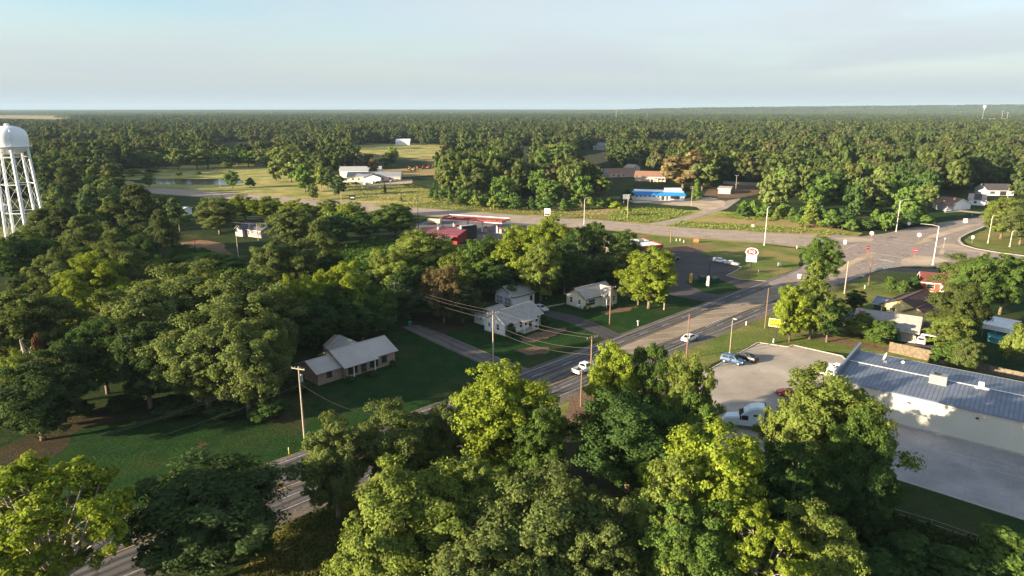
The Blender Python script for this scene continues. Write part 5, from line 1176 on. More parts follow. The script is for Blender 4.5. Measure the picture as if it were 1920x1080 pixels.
# --- the woods' other trees: filled in zone by zone, nothing tells those of one zone apart
CLEAR = [
 [(205, 330), (232, 322), (300, 313), (420, 307), (520, 312), (640, 338), (760, 366), (840, 384), (1000, 384), (1140, 394), (1380, 402), (1620, 440), (1620, 455), (1150, 435), (640, 395), (420, 374), (280, 362)],
 [(600, 340), (640, 322), (660, 318), (760, 318), (835, 316), (835, 324), (765, 345), (740, 372), (650, 372), (600, 360)],
 [(640, 278), (700, 270), (760, 270), (860, 276), (930, 279), (930, 283), (820, 284), (790, 290), (755, 290), (720, 283)],
 [(970, 274), (1003, 274), (1003, 298), (970, 298)], [(1080, 282), (1148, 282), (1148, 296), (1080, 296)],
 [(1118, 313), (1165, 322), (1200, 316), (1262, 330), (1262, 343), (1180, 340), (1150, 335), (1105, 325)],
 [(1180, 358), (1290, 355), (1330, 360), (1336, 344), (1400, 345), (1440, 340), (1450, 352), (1405, 370), (1370, 395), (1262, 424), (1140, 420), (1130, 402), (1160, 392)],
 [(1745, 372), (1800, 366), (1850, 350), (1905, 346), (1905, 372), (1860, 380), (1870, 420), (1745, 420), (1735, 395)],
 [(-60, 216), (112, 217), (140, 221), (100, 224), (-60, 223)],
 [(800, 398), (960, 398), (1010, 420), (950, 460), (775, 445), (775, 415)],
 [(340, 448), (425, 448), (430, 478), (540, 540), (430, 530), (330, 470)],
 [(445, 410), (490, 412), (520, 425), (500, 448), (440, 448)],
 [(-10, 392), (60, 392), (85, 420), (85, 450), (40, 465), (-10, 440)],
 [(560, 630), (760, 620), (760, 720), (560, 740)], [(640, 446), (760, 452), (745, 500), (640, 500)],
 [(895, 545), (1170, 525), (1170, 640), (895, 640)], [(1170, 440), (1520, 440), (1520, 560), (1200, 560)],
 [(755, 595), (850, 610), (850, 650), (755, 640)], [(0, 720), (900, 720), (900, 1080), (0, 1080)],
 [(800, 480), (800, 480), (801, 481)],
 [(1080, 425), (1260, 440), (1260, 470), (1190, 470), (1080, 440)],
 [(752, 264), (768, 264), (768, 272), (752, 272)],
]
def cleared(x, y, h):
    bad = np.zeros(len(x), bool)
    for f in (0.0, .25, .5, .75, 1.0):
        p, q = proj(x, y, terr(x, y) + h * f)
        for c in CLEAR: bad |= inpoly(p, q, c)
    return bad
PLACED = [(o.location.x, o.location.y) for o in COL.objects if o.name.split('.')[0] in ('oak_tree', 'shade_tree', 'pecan_tree', 'pine_tree')]
def fill(poly, n, kinds, cols, hr, wr, label, group, mind, free=False):
    P = [G(a, b) for a, b in poly]; x0 = min(p.x for p in P); x1 = max(p.x for p in P); y0 = min(p.y for p in P); y1 = max(p.y for p in P)
    k = 0; tries = 0; r = random.Random(len(PLACED) + n)
    pl = [(p.x, p.y) for p in P]
    while k < n and tries < 6000:
        tries += 1; x = r.uniform(x0, x1); y = r.uniform(y0, y1)
        if not inpoly(np.array([x]), np.array([y]), pl)[0]: continue
        h = r.uniform(*hr)
        if not free and cleared(np.array([x]), np.array([y]), h)[0]: continue
        if any((x - a) ** 2 + (y - b) ** 2 < mind * mind for a, b in PLACED): continue
        tree_at(r.choice(kinds), Vector((x, y, 0)), h, r.uniform(*wr), r.choice(cols), label, group, r.uniform(0, 6.28)); PLACED.append((x, y)); k += 1
fill([(0, 440), (60, 470), (330, 470), (430, 520), (545, 540), (640, 520), (700, 560), (560, 620), (300, 700), (120, 660), (0, 620)], 16, ['oak', 'round'], [DK, OL, DG], (9, 13), (7, 11), 'shaded tree filling a gap in the woods left of the long brick house', 'trees filling the left woods', 7.0)
fill([(640, 520), (760, 470), (900, 470), (1060, 500), (1140, 510), (1040, 540), (900, 545), (790, 600), (700, 610)], 14, ['round', 'tall'], [DG, DK, MG], (8, 12), (7, 10), 'shaded tree in the woods behind the white house and the cream house', 'trees in the centre woods', 6.5)
fill([(80, 335), (330, 330), (380, 372), (450, 372), (440, 440), (340, 450), (60, 440)], 14, ['pine_m', 'oak_m', 'tall_m'], [PN, OL, DK], (11, 17), (9, 13), 'tree in the dark stand between the water tower and the dirt yard', 'trees right of the water tower', 9)
fill([(95, 400), (210, 374), (330, 388), (335, 440), (200, 445), (100, 440)], 16, ['pine_m', 'oak_m', 'tall_m'], [PN, OL, DK, MG], (10, 15), (9, 12), 'smaller tree crowded among the pines right of the water tower', 'undergrowth trees by the pines', 6)
fill([(430, 372), (690, 392), (760, 430), (640, 445), (600, 430), (520, 400), (440, 400)], 10, ['oak_m', 'tall_m'], [MG, DG, LG], (8, 12), (8, 11), 'green tree in the thicket behind the roadside row', 'thicket behind the roadside row', 8)
fill([(755, 345), (840, 318), (1000, 305), (1110, 320), (1190, 345), (1180, 372), (1140, 388), (1060, 392), (900, 386), (840, 372)], 70, ['tall_m', 'oak_m'], [MG, DG, OL, MG, LG], (11, 21), (10, 15), 'green tree in the wood between the clinic and the blue-roofed building', 'trees of the wood beyond the highway', 10)
fill([(1378, 404), (1400, 372), (1470, 345), (1600, 335), (1720, 345), (1740, 395), (1735, 420), (1640, 430), (1560, 428), (1480, 408)], 50, ['tall_m', 'oak_m'], [MG, DG, OL, MG], (13, 20), (10, 14), 'green tree in the wood beyond the highway, left of the orange-roofed house', 'trees of the wood by the crossroads', 9.5)
fill([(760, 362), (840, 362), (900, 385), (890, 392), (800, 375)], 10, ['cone_m'], [MG, DG], (6, 9), (4, 5.5), 'young pine in the row before the wood beyond the highway', 'row of young pines', 4.5)
fill([(1460, 400), (1620, 430), (1700, 425), (1560, 436), (1450, 412)], 10, ['shrub_m', 'cone_m'], [MG, LG], (3, 6), (4, 6), 'bushy growth along the front of the wood by the crossroads', 'bushes before the wood by the crossroads', 5)
fill([(838, 372), (900, 384), (1060, 391), (1140, 386), (1185, 370), (1185, 376), (1140, 392), (1060, 397), (900, 392), (830, 380)], 24, ['shrub_m', 'shrub_m', 'cone_m'], [MG, DG, LG], (4, 8), (6, 9), 'bushy thicket along the foot of the wood between the clinic and the blue-roofed building', 'thicket before the wood beyond the highway', 4.5, True)
fill([(1385, 402), (1480, 404), (1560, 424), (1640, 428), (1735, 416), (1735, 424), (1640, 436), (1560, 432), (1470, 412), (1385, 408)], 22, ['shrub_m', 'shrub_m', 'tall_m'], [MG, DG, MG], (4, 9), (6, 9), 'dense bush filling the foot of the wood by the crossroads', 'thicket before the crossroads wood', 4.5, True)
fill([(1280, 345), (1340, 345), (1340, 330), (1440, 320), (1740, 335), (1740, 345), (1500, 350), (1440, 336)], 14, ['oak_m', 'tall_m'], [OL, MG, BRN], (12, 17), (11, 15), 'tree standing among the houses behind the crossroads wood', 'trees among the far houses', 12)
NFAR = sum(1 for o in COL.objects if o.type == 'EMPTY')

# --- the endless wood: scattered single trees, then whole groves toward the horizon
far_src = []
for i, st in enumerate(('oak', 'oak', 'tall', 'tall', 'pine')):
    cm, bo = crown_mesh('crown_far', st, 200 + i, 14, 5, 18, 1.6, LEAF_R, 160, 2.4, .85); far_src.append(cm)
r_ = np.random.default_rng(5)
def grove(seed):
    r = np.random.default_rng(seed); V_ = []; T_ = []
    for k in range(46):
        a, b = r.uniform(-45, 45, 2); hh = r.uniform(9, 19); rr = r.uniform(4.5, 8.5)
        n = 90; q = r.normal(size=(n, 3)); q /= np.linalg.norm(q, axis=1)[:, None]; q[:, 2] = np.abs(q[:, 2]) * 1.2 - .2
        P = np.array([a, b, hh * .55]) + q * np.array([rr, rr, hh * .45]) * r.uniform(.75, 1.05, (n, 1))
        N = q + r.normal(size=(n, 3)) * .35; N /= np.linalg.norm(N, axis=1)[:, None]; U = np.cross(N, r.normal(size=(n, 3))); U /= np.linalg.norm(U, axis=1)[:, None]; W_ = np.cross(N, U)
        s = 2.1; V_.append(np.stack([P - U * s * .6, P - W_ * s * .5, P + U * s * .6, P + W_ * s * .5], 1)); T_.append(np.clip(r.uniform(.1, .9) + r.normal(0, .12, n), 0, 1))
    v = np.concatenate(V_); n = len(v); me = bpy.data.meshes.new('grove'); me.vertices.add(n * 4); me.vertices.foreach_set('co', v.ravel())
    me.loops.add(n * 4); me.loops.foreach_set('vertex_index', np.arange(n * 4, dtype=np.int32)); me.polygons.add(n); me.polygons.foreach_set('loop_start', np.arange(0, n * 4, 4, dtype=np.int32))
    at = me.attributes.new('tint', 'FLOAT', 'FACE'); at.data.foreach_set('value', np.concatenate(T_).astype(np.float32)); me.materials.append(LEAF_R); me.update(calc_edges=True); return me
def wedge(n, d0, d1, a0=-52, a1=52, power=2):
    u = r_.uniform(size=n); d = (d0 ** power + u * (d1 ** power - d0 ** power)) ** (1 / power); a = np.radians(r_.uniform(a0, a1, n))
    return d * np.sin(a), d * np.cos(a)
def scatter(name, label, x, y, idx, scl, srcs):
    z = terr(x, y); n = len(x)
    me = bpy.data.meshes.new(name); me.vertices.add(n); me.vertices.foreach_set('co', np.stack([x, y, z], 1).ravel())
    me.attributes.new('pick', 'INT', 'POINT').data.foreach_set('value', idx.astype(np.int32))
    me.attributes.new('size', 'FLOAT_VECTOR', 'POINT').data.foreach_set('vector', scl.astype(np.float32).ravel())
    rt = np.zeros((n, 3), np.float32); rt[:, 2] = r_.uniform(0, 6.28, n); me.attributes.new('turn', 'FLOAT_VECTOR', 'POINT').data.foreach_set('vector', rt.ravel())
    o = link(name, me); tag(o, label, 'wood', kind='stuff')
    g = bpy.data.node_groups.new(name, 'GeometryNodeTree')
    g.interface.new_socket('Geometry', in_out='INPUT', socket_type='NodeSocketGeometry'); g.interface.new_socket('Geometry', in_out='OUTPUT', socket_type='NodeSocketGeometry')
    gi = g.nodes.new('NodeGroupInput'); go = g.nodes.new('NodeGroupOutput'); ip = g.nodes.new('GeometryNodeInstanceOnPoints'); jn = g.nodes.new('GeometryNodeJoinGeometry')
    for s in srcs:
        oi = g.nodes.new('GeometryNodeObjectInfo'); oi.inputs['Object'].default_value = s; oi.inputs['As Instance'].default_value = True
        g.links.new(oi.outputs['Geometry'], jn.inputs[0])
    def attr(nm, ty):
        a = g.nodes.new('GeometryNodeInputNamedAttribute'); a.data_type = ty; a.inputs['Name'].default_value = nm; return a.outputs['Attribute']
    g.links.new(gi.outputs[0], ip.inputs['Points']); g.links.new(jn.outputs[0], ip.inputs['Instance']); ip.inputs['Pick Instance'].default_value = True
    g.links.new(attr('pick', 'INT'), ip.inputs['Instance Index']); g.links.new(attr('turn', 'FLOAT_VECTOR'), ip.inputs['Rotation']); g.links.new(attr('size', 'FLOAT_VECTOR'), ip.inputs['Scale'])
    g.links.new(ip.outputs[0], go.inputs[0])
    md = o.modifiers.new('scatter', 'NODES'); md.node_group = g
    return o
# five far trees stand as themselves at the wood's front; the scatter repeats their crowns
srcs = []
for i, (p, q) in enumerate(((262, 262), (470, 262), (860, 262), (1440, 300), (1690, 300))):
    b = G(p, q + 6, 0); rt = thing('shade_tree', ['pale olive tree at the wood edge above the left meadow', 'olive tree at the wood edge left of the tallest meadow tree', 'tree on the far side of the centre fields', 'tree over the tan storage building', 'tree behind the crossroads wood at right'][i], 'tree', (b.x, b.y, 0))
    c = link('crown', far_src[i], rt); link('trunk', PROTO['tall_m'][0][0], rt); srcs.append(c)
x, y = wedge(27000, 395, 1750); pxx, pyy = proj(x, y, 0 * x)
hs = r_.uniform(.75, 1.25, len(x)) * np.where(r_.uniform(size=len(x)) < .08, 1.25, 1)
ok = ~cleared(x, y, hs * 16); zones = [[(755, 345), (840, 318), (1000, 305), (1110, 320), (1190, 345), (1180, 372), (1060, 392), (900, 386)], [(1378, 404), (1400, 372), (1470, 345), (1600, 335), (1720, 345), (1740, 395), (1640, 430), (1480, 408)]]
gl_ = np.sin(x * .012 + 1.7 * np.sin(y * .006)) + np.sin(y * .0095 + 1.3 * np.sin(x * .007 + 2)); ok &= (pyy < 378) & ((gl_ < 1.25) | (np.hypot(x, y) < 520)); hs = hs * (1 + .22 * np.sin(x * .03 + y * .021) * np.sin(y * .017 - x * .012))
x, y, hs = x[ok], y[ok], hs[ok]
ws = r_.uniform(.8, 1.25, len(x))
scatter('wood', 'dense mixed green wood spreading over the plain toward the horizon', x, y, r_.integers(0, 5, len(x)), np.stack([ws, ws, hs], 1), srcs)
x, y = wedge(38000, 1700, 4200); hs = r_.uniform(.7, 1.25, len(x)); gl_ = np.sin(x * .008 + 1.7 * np.sin(y * .004)) + np.sin(y * .0055 + 1.3 * np.sin(x * .005 + 2)); ok = ~cleared(x, y, hs * 16) & (gl_ < 1.3); x, y, hs = x[ok], y[ok], hs[ok]; ws = r_.uniform(1.1, 2.0, len(x))
scatter('far_wood', 'hazy bluish green wood on the plain beyond the nearer wood', x, y, r_.integers(0, 5, len(x)), np.stack([ws, ws, hs], 1), srcs)
gm = [grove(300 + i) for i in range(2)]; gs = []
for i in range(2):
    g = link('grove', gm[i]); g.location = ((-900, 4300, 0), (1500, 4500, 0))[i]; g.location.z = float(terr(np.array(g.location.x), np.array(g.location.y))); tag(g, ['compact grove in the far wood at left of centre', 'compact grove in the far wood at right of centre'][i], 'grove', kind='stuff'); gs.append(g)
x, y = wedge(30000, 4100, 21000, power=1.55); ok = ~cleared(x, y, 0 * x); x, y = x[ok], y[ok]; ws = r_.uniform(.9, 1.5, len(x)) * np.clip(np.hypot(x, y) / 9000, 1, 1.8)
scatter('horizon_wood', 'unbroken blue-grey wood along the horizon', x, y, r_.integers(0, 2, len(x)), np.stack([ws, ws, r_.uniform(.8, 1.15, len(x))], 1), gs)

# ---------------------------------------------------------------- vehicles
def quad_in(a, b, c, d, u0, u1, v0, v1, off_):
    a, b, c, d = map(Vector, (a, b, c, d)); n = (b - a).cross(d - a).normalized() * off_
    f = lambda u, v: (a.lerp(b, u)).lerp(d.lerp(c, u), v) + n
    return [f(u0, v0), f(u1, v0), f(u1, v1), f(u0, v1)]
def loft(b, sec):
    n = len(sec[0]); o = len(b.v)
    vs = [p for s in sec for p in s]; fs = [(i * n + k, i * n + (k + 1) % n, (i + 1) * n + (k + 1) % n, (i + 1) * n + k) for i in range(len(sec) - 1) for k in range(n)]
    fs += [tuple(range(n - 1, -1, -1)), tuple((len(sec) - 1) * n + k for k in range(n))]; b.add(vs, fs)
def body_sec(x, w, z0, z1, zm): return [(x, -w * .9, z0), (x, -w, z0 + .12), (x, -w, zm), (x, -w * .9, z1 - .03), (x, -w * .6, z1), (x, w * .6, z1), (x, w * .9, z1 - .03), (x, w, zm), (x, w, z0 + .12), (x, w * .9, z0)]
CARS = {}
def make_car(kind, label, col, loc_, rz, group=None):
    if kind in CARS: return dup(CARS[kind], loc_, rz, label, group, tuple(col) + (1,))
    S = {'sedan': dict(L=4.8, W=.91, hood=.92, belt=1.0, deck=1.05, roof=1.45, gh=(-1.85, -1.05, .35, 1.15), nose=.72),
         'suv': dict(L=4.7, W=.95, hood=1.05, belt=1.12, deck=1.15, roof=1.72, gh=(-2.2, -1.95, .45, 1.1), nose=.85),
         'pickup': dict(L=5.8, W=1.0, hood=1.15, belt=1.2, deck=1.15, roof=1.9, gh=(-.75, -.6, .75, 1.4), nose=.95)}[kind]
    r = thing({'sedan': 'parked_car', 'suv': 'suv', 'pickup': 'pickup_truck'}[kind], label, {'sedan': 'car', 'suv': 'suv', 'pickup': 'pickup truck'}[kind], loc_, rz, group)
    h = S['L'] / 2; W = S['W']; z0 = .22 if kind == 'sedan' else .34; g0, g1, g2, g3 = S['gh']; b = MB()
    if kind == 'pickup':
        sec = [body_sec(-.72, W, z0, S['belt'], .85), body_sec(1.4, W, z0, S['belt'], .85), body_sec(h - .5, W * .97, z0, S['hood'], .8), body_sec(h - .08, W * .9, z0 + .05, S['nose'], .7), body_sec(h, W * .82, z0 + .12, S['nose'] - .12, .62)]
        loft(b, sec)
        b.box(-h, -.74, -W, -W + .12, z0 + .15, 1.15); b.box(-h, -.74, W - .12, W, z0 + .15, 1.15); b.box(-h, -h + .1, -W + .12, W - .12, z0 + .15, 1.15)
        bed = MB(); bed.box(-h + .1, -.74, -W + .12, W - .12, z0 + .2, .62)
    else:
        sec = [body_sec(-h, W * .85, z0 + .12, S['deck'] - .18, .62), body_sec(-h + .1, W * .93, z0 + .04, S['deck'] - .03, .66), body_sec(-h + .6, W, z0, S['deck'], .7), body_sec(g0 + .2, W, z0, S['belt'], .72), body_sec(g3 - .1, W, z0, S['belt'], .72), body_sec(g3 + .35, W, z0, S['hood'] + .02, .7), body_sec(h - .45, W * .96, z0, S['hood'] - .1, .66), body_sec(h - .1, W * .88, z0 + .04, S['nose'], .58), body_sec(h, W * .76, z0 + .1, S['nose'] - .12, .52)]
        loft(b, sec)
    bz = S['belt'] - .02; rz_ = S['roof']; wb = W * .92; wr = W * .72
    Bq = [(g0, -wb, bz), (g3, -wb, bz), (g3, wb, bz), (g0, wb, bz)]; Tq = [(g1, -wr, rz_ - .04), (g2, -wr, rz_ - .04), (g2, wr, rz_ - .04), (g1, wr, rz_ - .04)]
    b.hexa(Bq, Tq); b.hexa(Tq, [(g1 + .12, -wr * .85, rz_ + .02), (g2 - .12, -wr * .85, rz_ + .02), (g2 - .12, wr * .85, rz_ + .02), (g1 + .12, wr * .85, rz_ + .02)])
    o = b.build('body', PAINT, r); o.color = tuple(col) + (1,)
    if kind == 'pickup': bed.build('bed', DARKMET, r)
    def glass(nm, q): k = MB(); k.add(q, [(0, 1, 2, 3)]); k.build(nm, GLASS, r)
    glass('windscreen', quad_in(Bq[1], Bq[2], Tq[2], Tq[1], .07, .93, .08, .92, .012))
    glass('rear_window', quad_in(Bq[3], Bq[0], Tq[0], Tq[3], .09, .91, .12, .9, .012))
    for s_ in (0, 1):
        q = (Bq[0], Bq[1], Tq[1], Tq[0]) if s_ == 0 else (Bq[2], Bq[3], Tq[3], Tq[2])
        k = MB(); k.add(quad_in(*q, .06, .48, .1, .9, .012), [(0, 1, 2, 3)]); k.add(quad_in(*q, .51, .94, .1, .9, .012), [(0, 1, 2, 3)]); k.build('side_window', GLASS, r)
    wr_ = .33 if kind == 'sedan' else .39; xw = h * .60
    for sx_ in (-1, 1):
        for sy_ in (-1, 1):
            k = MB(); yy = sy_ * (W - .10); k.cyl((sx_ * xw, yy - .12, wr_), (sx_ * xw, yy + .12, wr_), wr_, n=16); wo = k.build('wheel', BLACK, r)
            k = MB(); k.cyl((sx_ * xw, yy + sy_ * .10, wr_), (sx_ * xw, yy + sy_ * .135, wr_), wr_ * .62, n=12); k.build('rim', CHROME, wo)
    for sy_ in (-1, 1):
        k = MB(); k.box(h - .22, h - .03, sy_ * W * .72 - .17, sy_ * W * .72 + .17, S['nose'] - .14, S['nose'] - .01); k.build('headlight', HLIGHT, r)
        k = MB(); zz = .72 if kind == 'sedan' else .85; k.box(-h - .02, -h + .12, sy_ * W * .74 - .15, sy_ * W * .74 + .15, zz, zz + .2); k.build('tail_light', TLIGHT, r)
    CARS[kind] = r; return r
WH = (.78, .79, .80); SIL = (.45, .46, .47); BLK = (.012, .012, .014); BLU = (.03, .09, .22); REDC = (.35, .02, .025); GRY = (.16, .165, .17)
def car(kind, p, heading, label, col, group=None, z=.07):
    a = G(*p); c = G(*heading) if isinstance(heading[0], (int, float)) and heading[0] > 3 else None
    rz = math.atan2(heading[1], heading[0]) if c is None else ang(a, c)
    return make_car(kind, label, col, (a.x, a.y, z), rz, group)
RD = (.71, .70)
o = car('sedan', (1293, 638), RD, 'white sedan driving away along the main road', WH); 
o = car('pickup', (1096, 697), RD, 'white pickup truck driving on the main road, half behind the bright tree', WH)
o = car('suv', (1373, 681), (1394, 685.5), 'blue suv parked at the edge of the pale concrete lot', BLU)
car('sedan', (1398, 675), (1376, 668.5), 'black car parked beside the blue suv', BLK)
sdv = (.788, -.616)
car('suv', (1547, 704), (-.6, .8), 'white suv parked before the metal store, the nearer of the pair', WH)
car('sedan', (1566, 695), (-.6, .8), 'white sedan parked before the metal store, the farther of the pair', WH)
car('sedan', (1480, 744), (-.75, .66), 'red car mostly hidden by the big light green tree', REDC)
car('sedan', (1504, 742), (-.75, .66), 'pale car behind the branches of the big light green tree', SIL)
car('sedan', (1013, 582), (1026, 586), 'old silver grey car at the end of the dark driveway', SIL)
car('sedan', (1350, 492), (1365, 494), 'white sedan on the old asphalt lot', WH); car('sedan', (1372, 497), (1386, 499), 'silver sedan at the corner of the old asphalt lot', SIL)
car('suv', (1263, 486), (1272, 489), 'black suv on the old asphalt lot by the big round tree', BLK)
car('suv', (1727, 643), (.56, .83), 'white hatchback parked in the open carport', WH)
car('suv', (1776, 397), (1790, 396), 'white suv in front of the orange-roofed house', WH)
for i, (p, q, cl, kd, lb) in enumerate(((650, 343, WH, 'suv', 'white suv at the left corner of the clinic'), (667, 346.5, BLK, 'pickup', 'dark pickup left of the clinic front'), (686, 346, WH, 'sedan', 'white car before the clinic, nearest the gable'), (700, 344.5, WH, 'suv', 'white suv before the clinic door'), (709, 343.5, BLK, 'sedan', 'black car before the clinic'), (716, 342.5, GRY, 'suv', 'grey suv before the clinic'), (725, 341.5, REDC, 'sedan', 'red car before the clinic'), (734, 341, SIL, 'sedan', 'silver car at the right end of the clinic row'), (742, 340, WH, 'suv', 'white suv at the far right end of the clinic row'))):
    car(kd, (p, q), (.3, 1) if i > 1 else (1, .1), lb, cl, 'cars parked at the clinic')
for i, (p, q, kd) in enumerate(((1264, 335, 'sedan'), (1291, 338, 'suv'), (1333, 334, 'suv'))): car(kd, (p, q), (1, .1), ['white car right of the columned porch house', 'white suv under the huge brownish oak', 'white van right of the huge brownish oak'][i], WH, 'cars near the columned house')
car('sedan', (1340, 371.5), (1, -.2), 'dark mower-sized cart on the yard beside the side road', BLK) if False else None

# semi truck cab
A_ = G(1396, 801); hd = Vector((-.96, .28)).normalized()
sm = thing('semi_truck', 'white long-nosed semi truck cab with sleeper parked on the concrete lot', 'truck', (A_.x, A_.y, .055), math.atan2(hd.y, hd.x))
M_TRUCK = mat('truck_paint', (.66, .75, .78), .3, var=.03)
b = MB(); hs_ = lambda x, w, z0, z1: [(x, -w, z0), (x, -w, z1 - .25), (x, -w * .82, z1), (x, w * .82, z1), (x, w, z1 - .25), (x, w, z0)]
loft(b, [hs_(1.05, 1.12, .75, 2.15), hs_(2.2, 1.05, .75, 2.0), hs_(3.1, .92, .75, 1.8), hs_(3.35, .8, .8, 1.6)]); b.build('hood', M_TRUCK, sm)
b = MB(); loft(b, [hs_(-2.75, 1.22, .8, 4.05), hs_(-1.6, 1.22, .8, 4.1), hs_(-.6, 1.22, .8, 3.75), hs_(.3, 1.2, .8, 3.0), hs_(1.05, 1.15, .8, 2.15)]); b.build('cab', M_TRUCK, sm)
b = MB(); b.box(-3.0, -2.77, -1.25, -1.05, .8, 4.0); b.box(-3.0, -2.77, 1.05, 1.25, .8, 4.0); b.box(-2.9, -2.753, -1.04, 1.04, .8, 3.9); b.build('fairing', DARKMET, sm)
b = MB(); b.add([(.98, -1.0, 2.25), (.98, 1.0, 2.25), (.36, .95, 2.95), (.36, -.95, 2.95)], [(0, 1, 2, 3)]); b.v = [(x + .06, y, z + .03) for x, y, z in b.v]; b.build('windscreen', GLASS, sm)
for s_ in (-1, 1):
    b = MB(); b.box(-.35, .65, min(s_ * 1.19, s_ * 1.235), max(s_ * 1.19, s_ * 1.235), 1.75, 2.5); b.build('side_window', GLASS, sm); b = MB(); b.box(-1.9, -1.1, min(s_ * 1.2, s_ * 1.235), max(s_ * 1.2, s_ * 1.235), 2.5, 2.85); b.build('sleeper_window', GLASS, sm)
    b = MB(); b.box(.75, .95, min(s_ * 1.25, s_ * 1.5), max(s_ * 1.25, s_ * 1.5), 1.9, 2.5); b.build('mirror', DARKMET, sm)
    b = MB(); b.box(3.0, 3.3, s_ * .72 - .15, s_ * .72 + .15, 1.1, 1.4); b.build('headlight', HLIGHT, sm)
    b = MB(); b.cyl((-2.95, s_ * 1.0, .9), (-2.95, s_ * 1.0, 4.4), .08); b.build('exhaust_stack', CHROME, sm)
    for xw in (2.3, -3.6, -4.9):
        b = MB(); b.cyl((xw, s_ * .75, .52), (xw, s_ * 1.2, .52), .52, n=18); wo = b.build('wheel', BLACK, sm); b = MB(); b.cyl((xw, s_ * 1.18, .52), (xw, s_ * 1.22, .52), .3, n=12); b.build('rim', CHROME, wo)
b = MB(); b.box(-5.6, 3.2, -.45, .45, .65, .9); b.box(-5.2, -3.2, -.7, .7, .9, 1.1); b.build('chassis', DARKMET, sm); b = MB(); b.box(3.36, 3.5, -1.05, 1.05, .5, .9); b.build('bumper', CHROME, sm)
# farm machines for sale behind the wood
for i, (p, q, c) in enumerate(((768, 318.5, (.55, .16, .03)), (782, 318, (.60, .20, .03)), (794, 317, (.45, .03, .03)), (804, 317, (.5, .05, .03)), (776, 321, (.5, .35, .2)))):
    a = G(p, q); r = thing('farm_tractor', ['orange tractor at the left end of the machine row beyond the clinic field', 'bright orange tractor second in the machine row', 'red tractor in the middle of the machine row', 'red tractor at the right end of the machine row', 'tan machine in front of the machine row'][i], 'tractor', a, 1.0 + i * .5, 'farm machines in a row')
    m_ = mat('machine_paint', c, .5); b = MB(); b.box(.2, 2.6, -.5, .5, .9, 1.9); b.box(-1.2, .2, -.8, .8, .9, 1.4); b.build('body', m_, r); b = MB(); b.box(-1.1, .3, -.75, .75, 2.6, 2.75); b.build('canopy', m_, r)
    for x in (-1, .2):
        for y in (-.7, .7): b = MB(); b.cyl((x, y, 1.4), (x, y, 2.6), .05); b.build('canopy_post', DARKMET, r)
    for x, y, rr in ((-.7, -1, .85), (-.7, 1, .85), (2.1, -.8, .5), (2.1, .8, .5)): b = MB(); b.cyl((x, y - .2, rr), (x, y + .2, rr), rr, n=14); b.build('wheel', BLACK, r)

# ---------------------------------------------------------------- poles, lamps, wires
POLES = {}
def pole(key, base, h, label, arm=True, transf=False, m=WOODPOLE, arm_rz=.75, r0=.16, arms=1, group='wooden utility poles'):
    b0 = base if isinstance(base, Vector) else G(*base)
    r = thing('utility_pole', label, 'utility pole', (b0.x, b0.y, 0), arm_rz, group)
    b = MB(); b.cyl((0, 0, -.3), (0, 0, h), r0, r0 * .68, 10); b.build('pole', m, r)
    if arm:
        for k in range(arms):
            z = h - .35 - k * .9; b = MB(); b.box(-1.2, 1.2, -.2, -.09, z - .07, z + .07); b.build('crossarm', m, r)
            for x in (-1.1, -.55, .55, 1.1): b = MB(); b.cyl((x, -.145, z + .07), (x, -.145, z + .3), .05, .04, 7); b.build('insulator', STEEL, r)
    if transf: b = MB(); b.cyl((0, .42, h - 2.6), (0, .42, h - 1.55), .27, n=12); b.cyl((0, .42, h - 1.55), (0, .42, h - 1.42), .2, .1, 10); b.build('transformer', STEEL, r); b = MB(); b.box(-.05, .05, .1, .2, h - 2.4, h - 1.7); b.build('bracket', STEEL, r)
    POLES[key] = (r, h); return r
def height_at(basep, toppx):
    d = proj(basep.x, basep.y, 0); lo, hi = 0, 60
    for _ in range(40):
        m_ = (lo + hi) / 2
        if proj(basep.x, basep.y, m_)[1] > toppx: lo = m_
        else: hi = m_
    return lo
def pole_px(key, base, top, label, **k):
    b0 = G(*base); return pole(key, b0, height_at(b0, top), label, **k)
M_PALEPOLE = mat('grey_pole_wood', (.36, .31, .25), .9, var=.25, scale=4); M_REDPOLE = mat('red_brown_pole', (.20, .125, .09), .9, var=.3, scale=4)
pole_px('P1', (571, 822), 687, 'grey pole with a crossarm and grey transformer at the shaded lawn', transf=True, m=M_PALEPOLE, arm_rz=-.35)
pole_px('P2', (925, 698), 584, 'grey pole with a crossarm before the white house', m=M_PALEPOLE, arm_rz=.35)
pole('P3', G(1110, 630, 10.3).xy.to_3d(), 10.3, 'brown pole with a crossarm rising behind the bright roadside tree', arm_rz=.5, m=WOODPOLE)
pole_px('P5', (1143, 608), 536, 'pole with a small transformer before the cream house', transf=True, arm_rz=.3, m=M_REDPOLE)
pole_px('P6', (1287, 672), 588, 'bare reddish pole in front of the white sedan', arm=False, m=M_REDPOLE, r0=.15)
pole_px('P4', (1089, 762), 691, 'short reddish post at the road edge below the pickup', arm=False, m=M_REDPOLE, r0=.15)
pole_px('P8', (1434, 616), 540, 'bare reddish pole left of the yellow sign', arm=False, m=M_REDPOLE, r0=.15)
pole_px('P9', (1583, 551), 490, 'bare pale pole at the lawn corner by the crossroads', arm=False, m=M_PALEPOLE, r0=.17)
pole_px('P10', (1628, 535), 476, 'leaning-looking brown pole on the corner lawn', arm=False, m=M_REDPOLE, r0=.18)
pole_px('P12', (1245, 581), 559, 'short post under the big round tree by the verge', arm=False, m=M_PALEPOLE, r0=.18)
pole_px('P13', (772, 796), 773, 'short reddish post by the lawn edge behind the olive crowns', arm=False, m=M_REDPOLE, r0=.13)
pole_px('P14', (337, 434), 399, 'pole at the left of the dirt yard', arm=True, m=M_PALEPOLE)
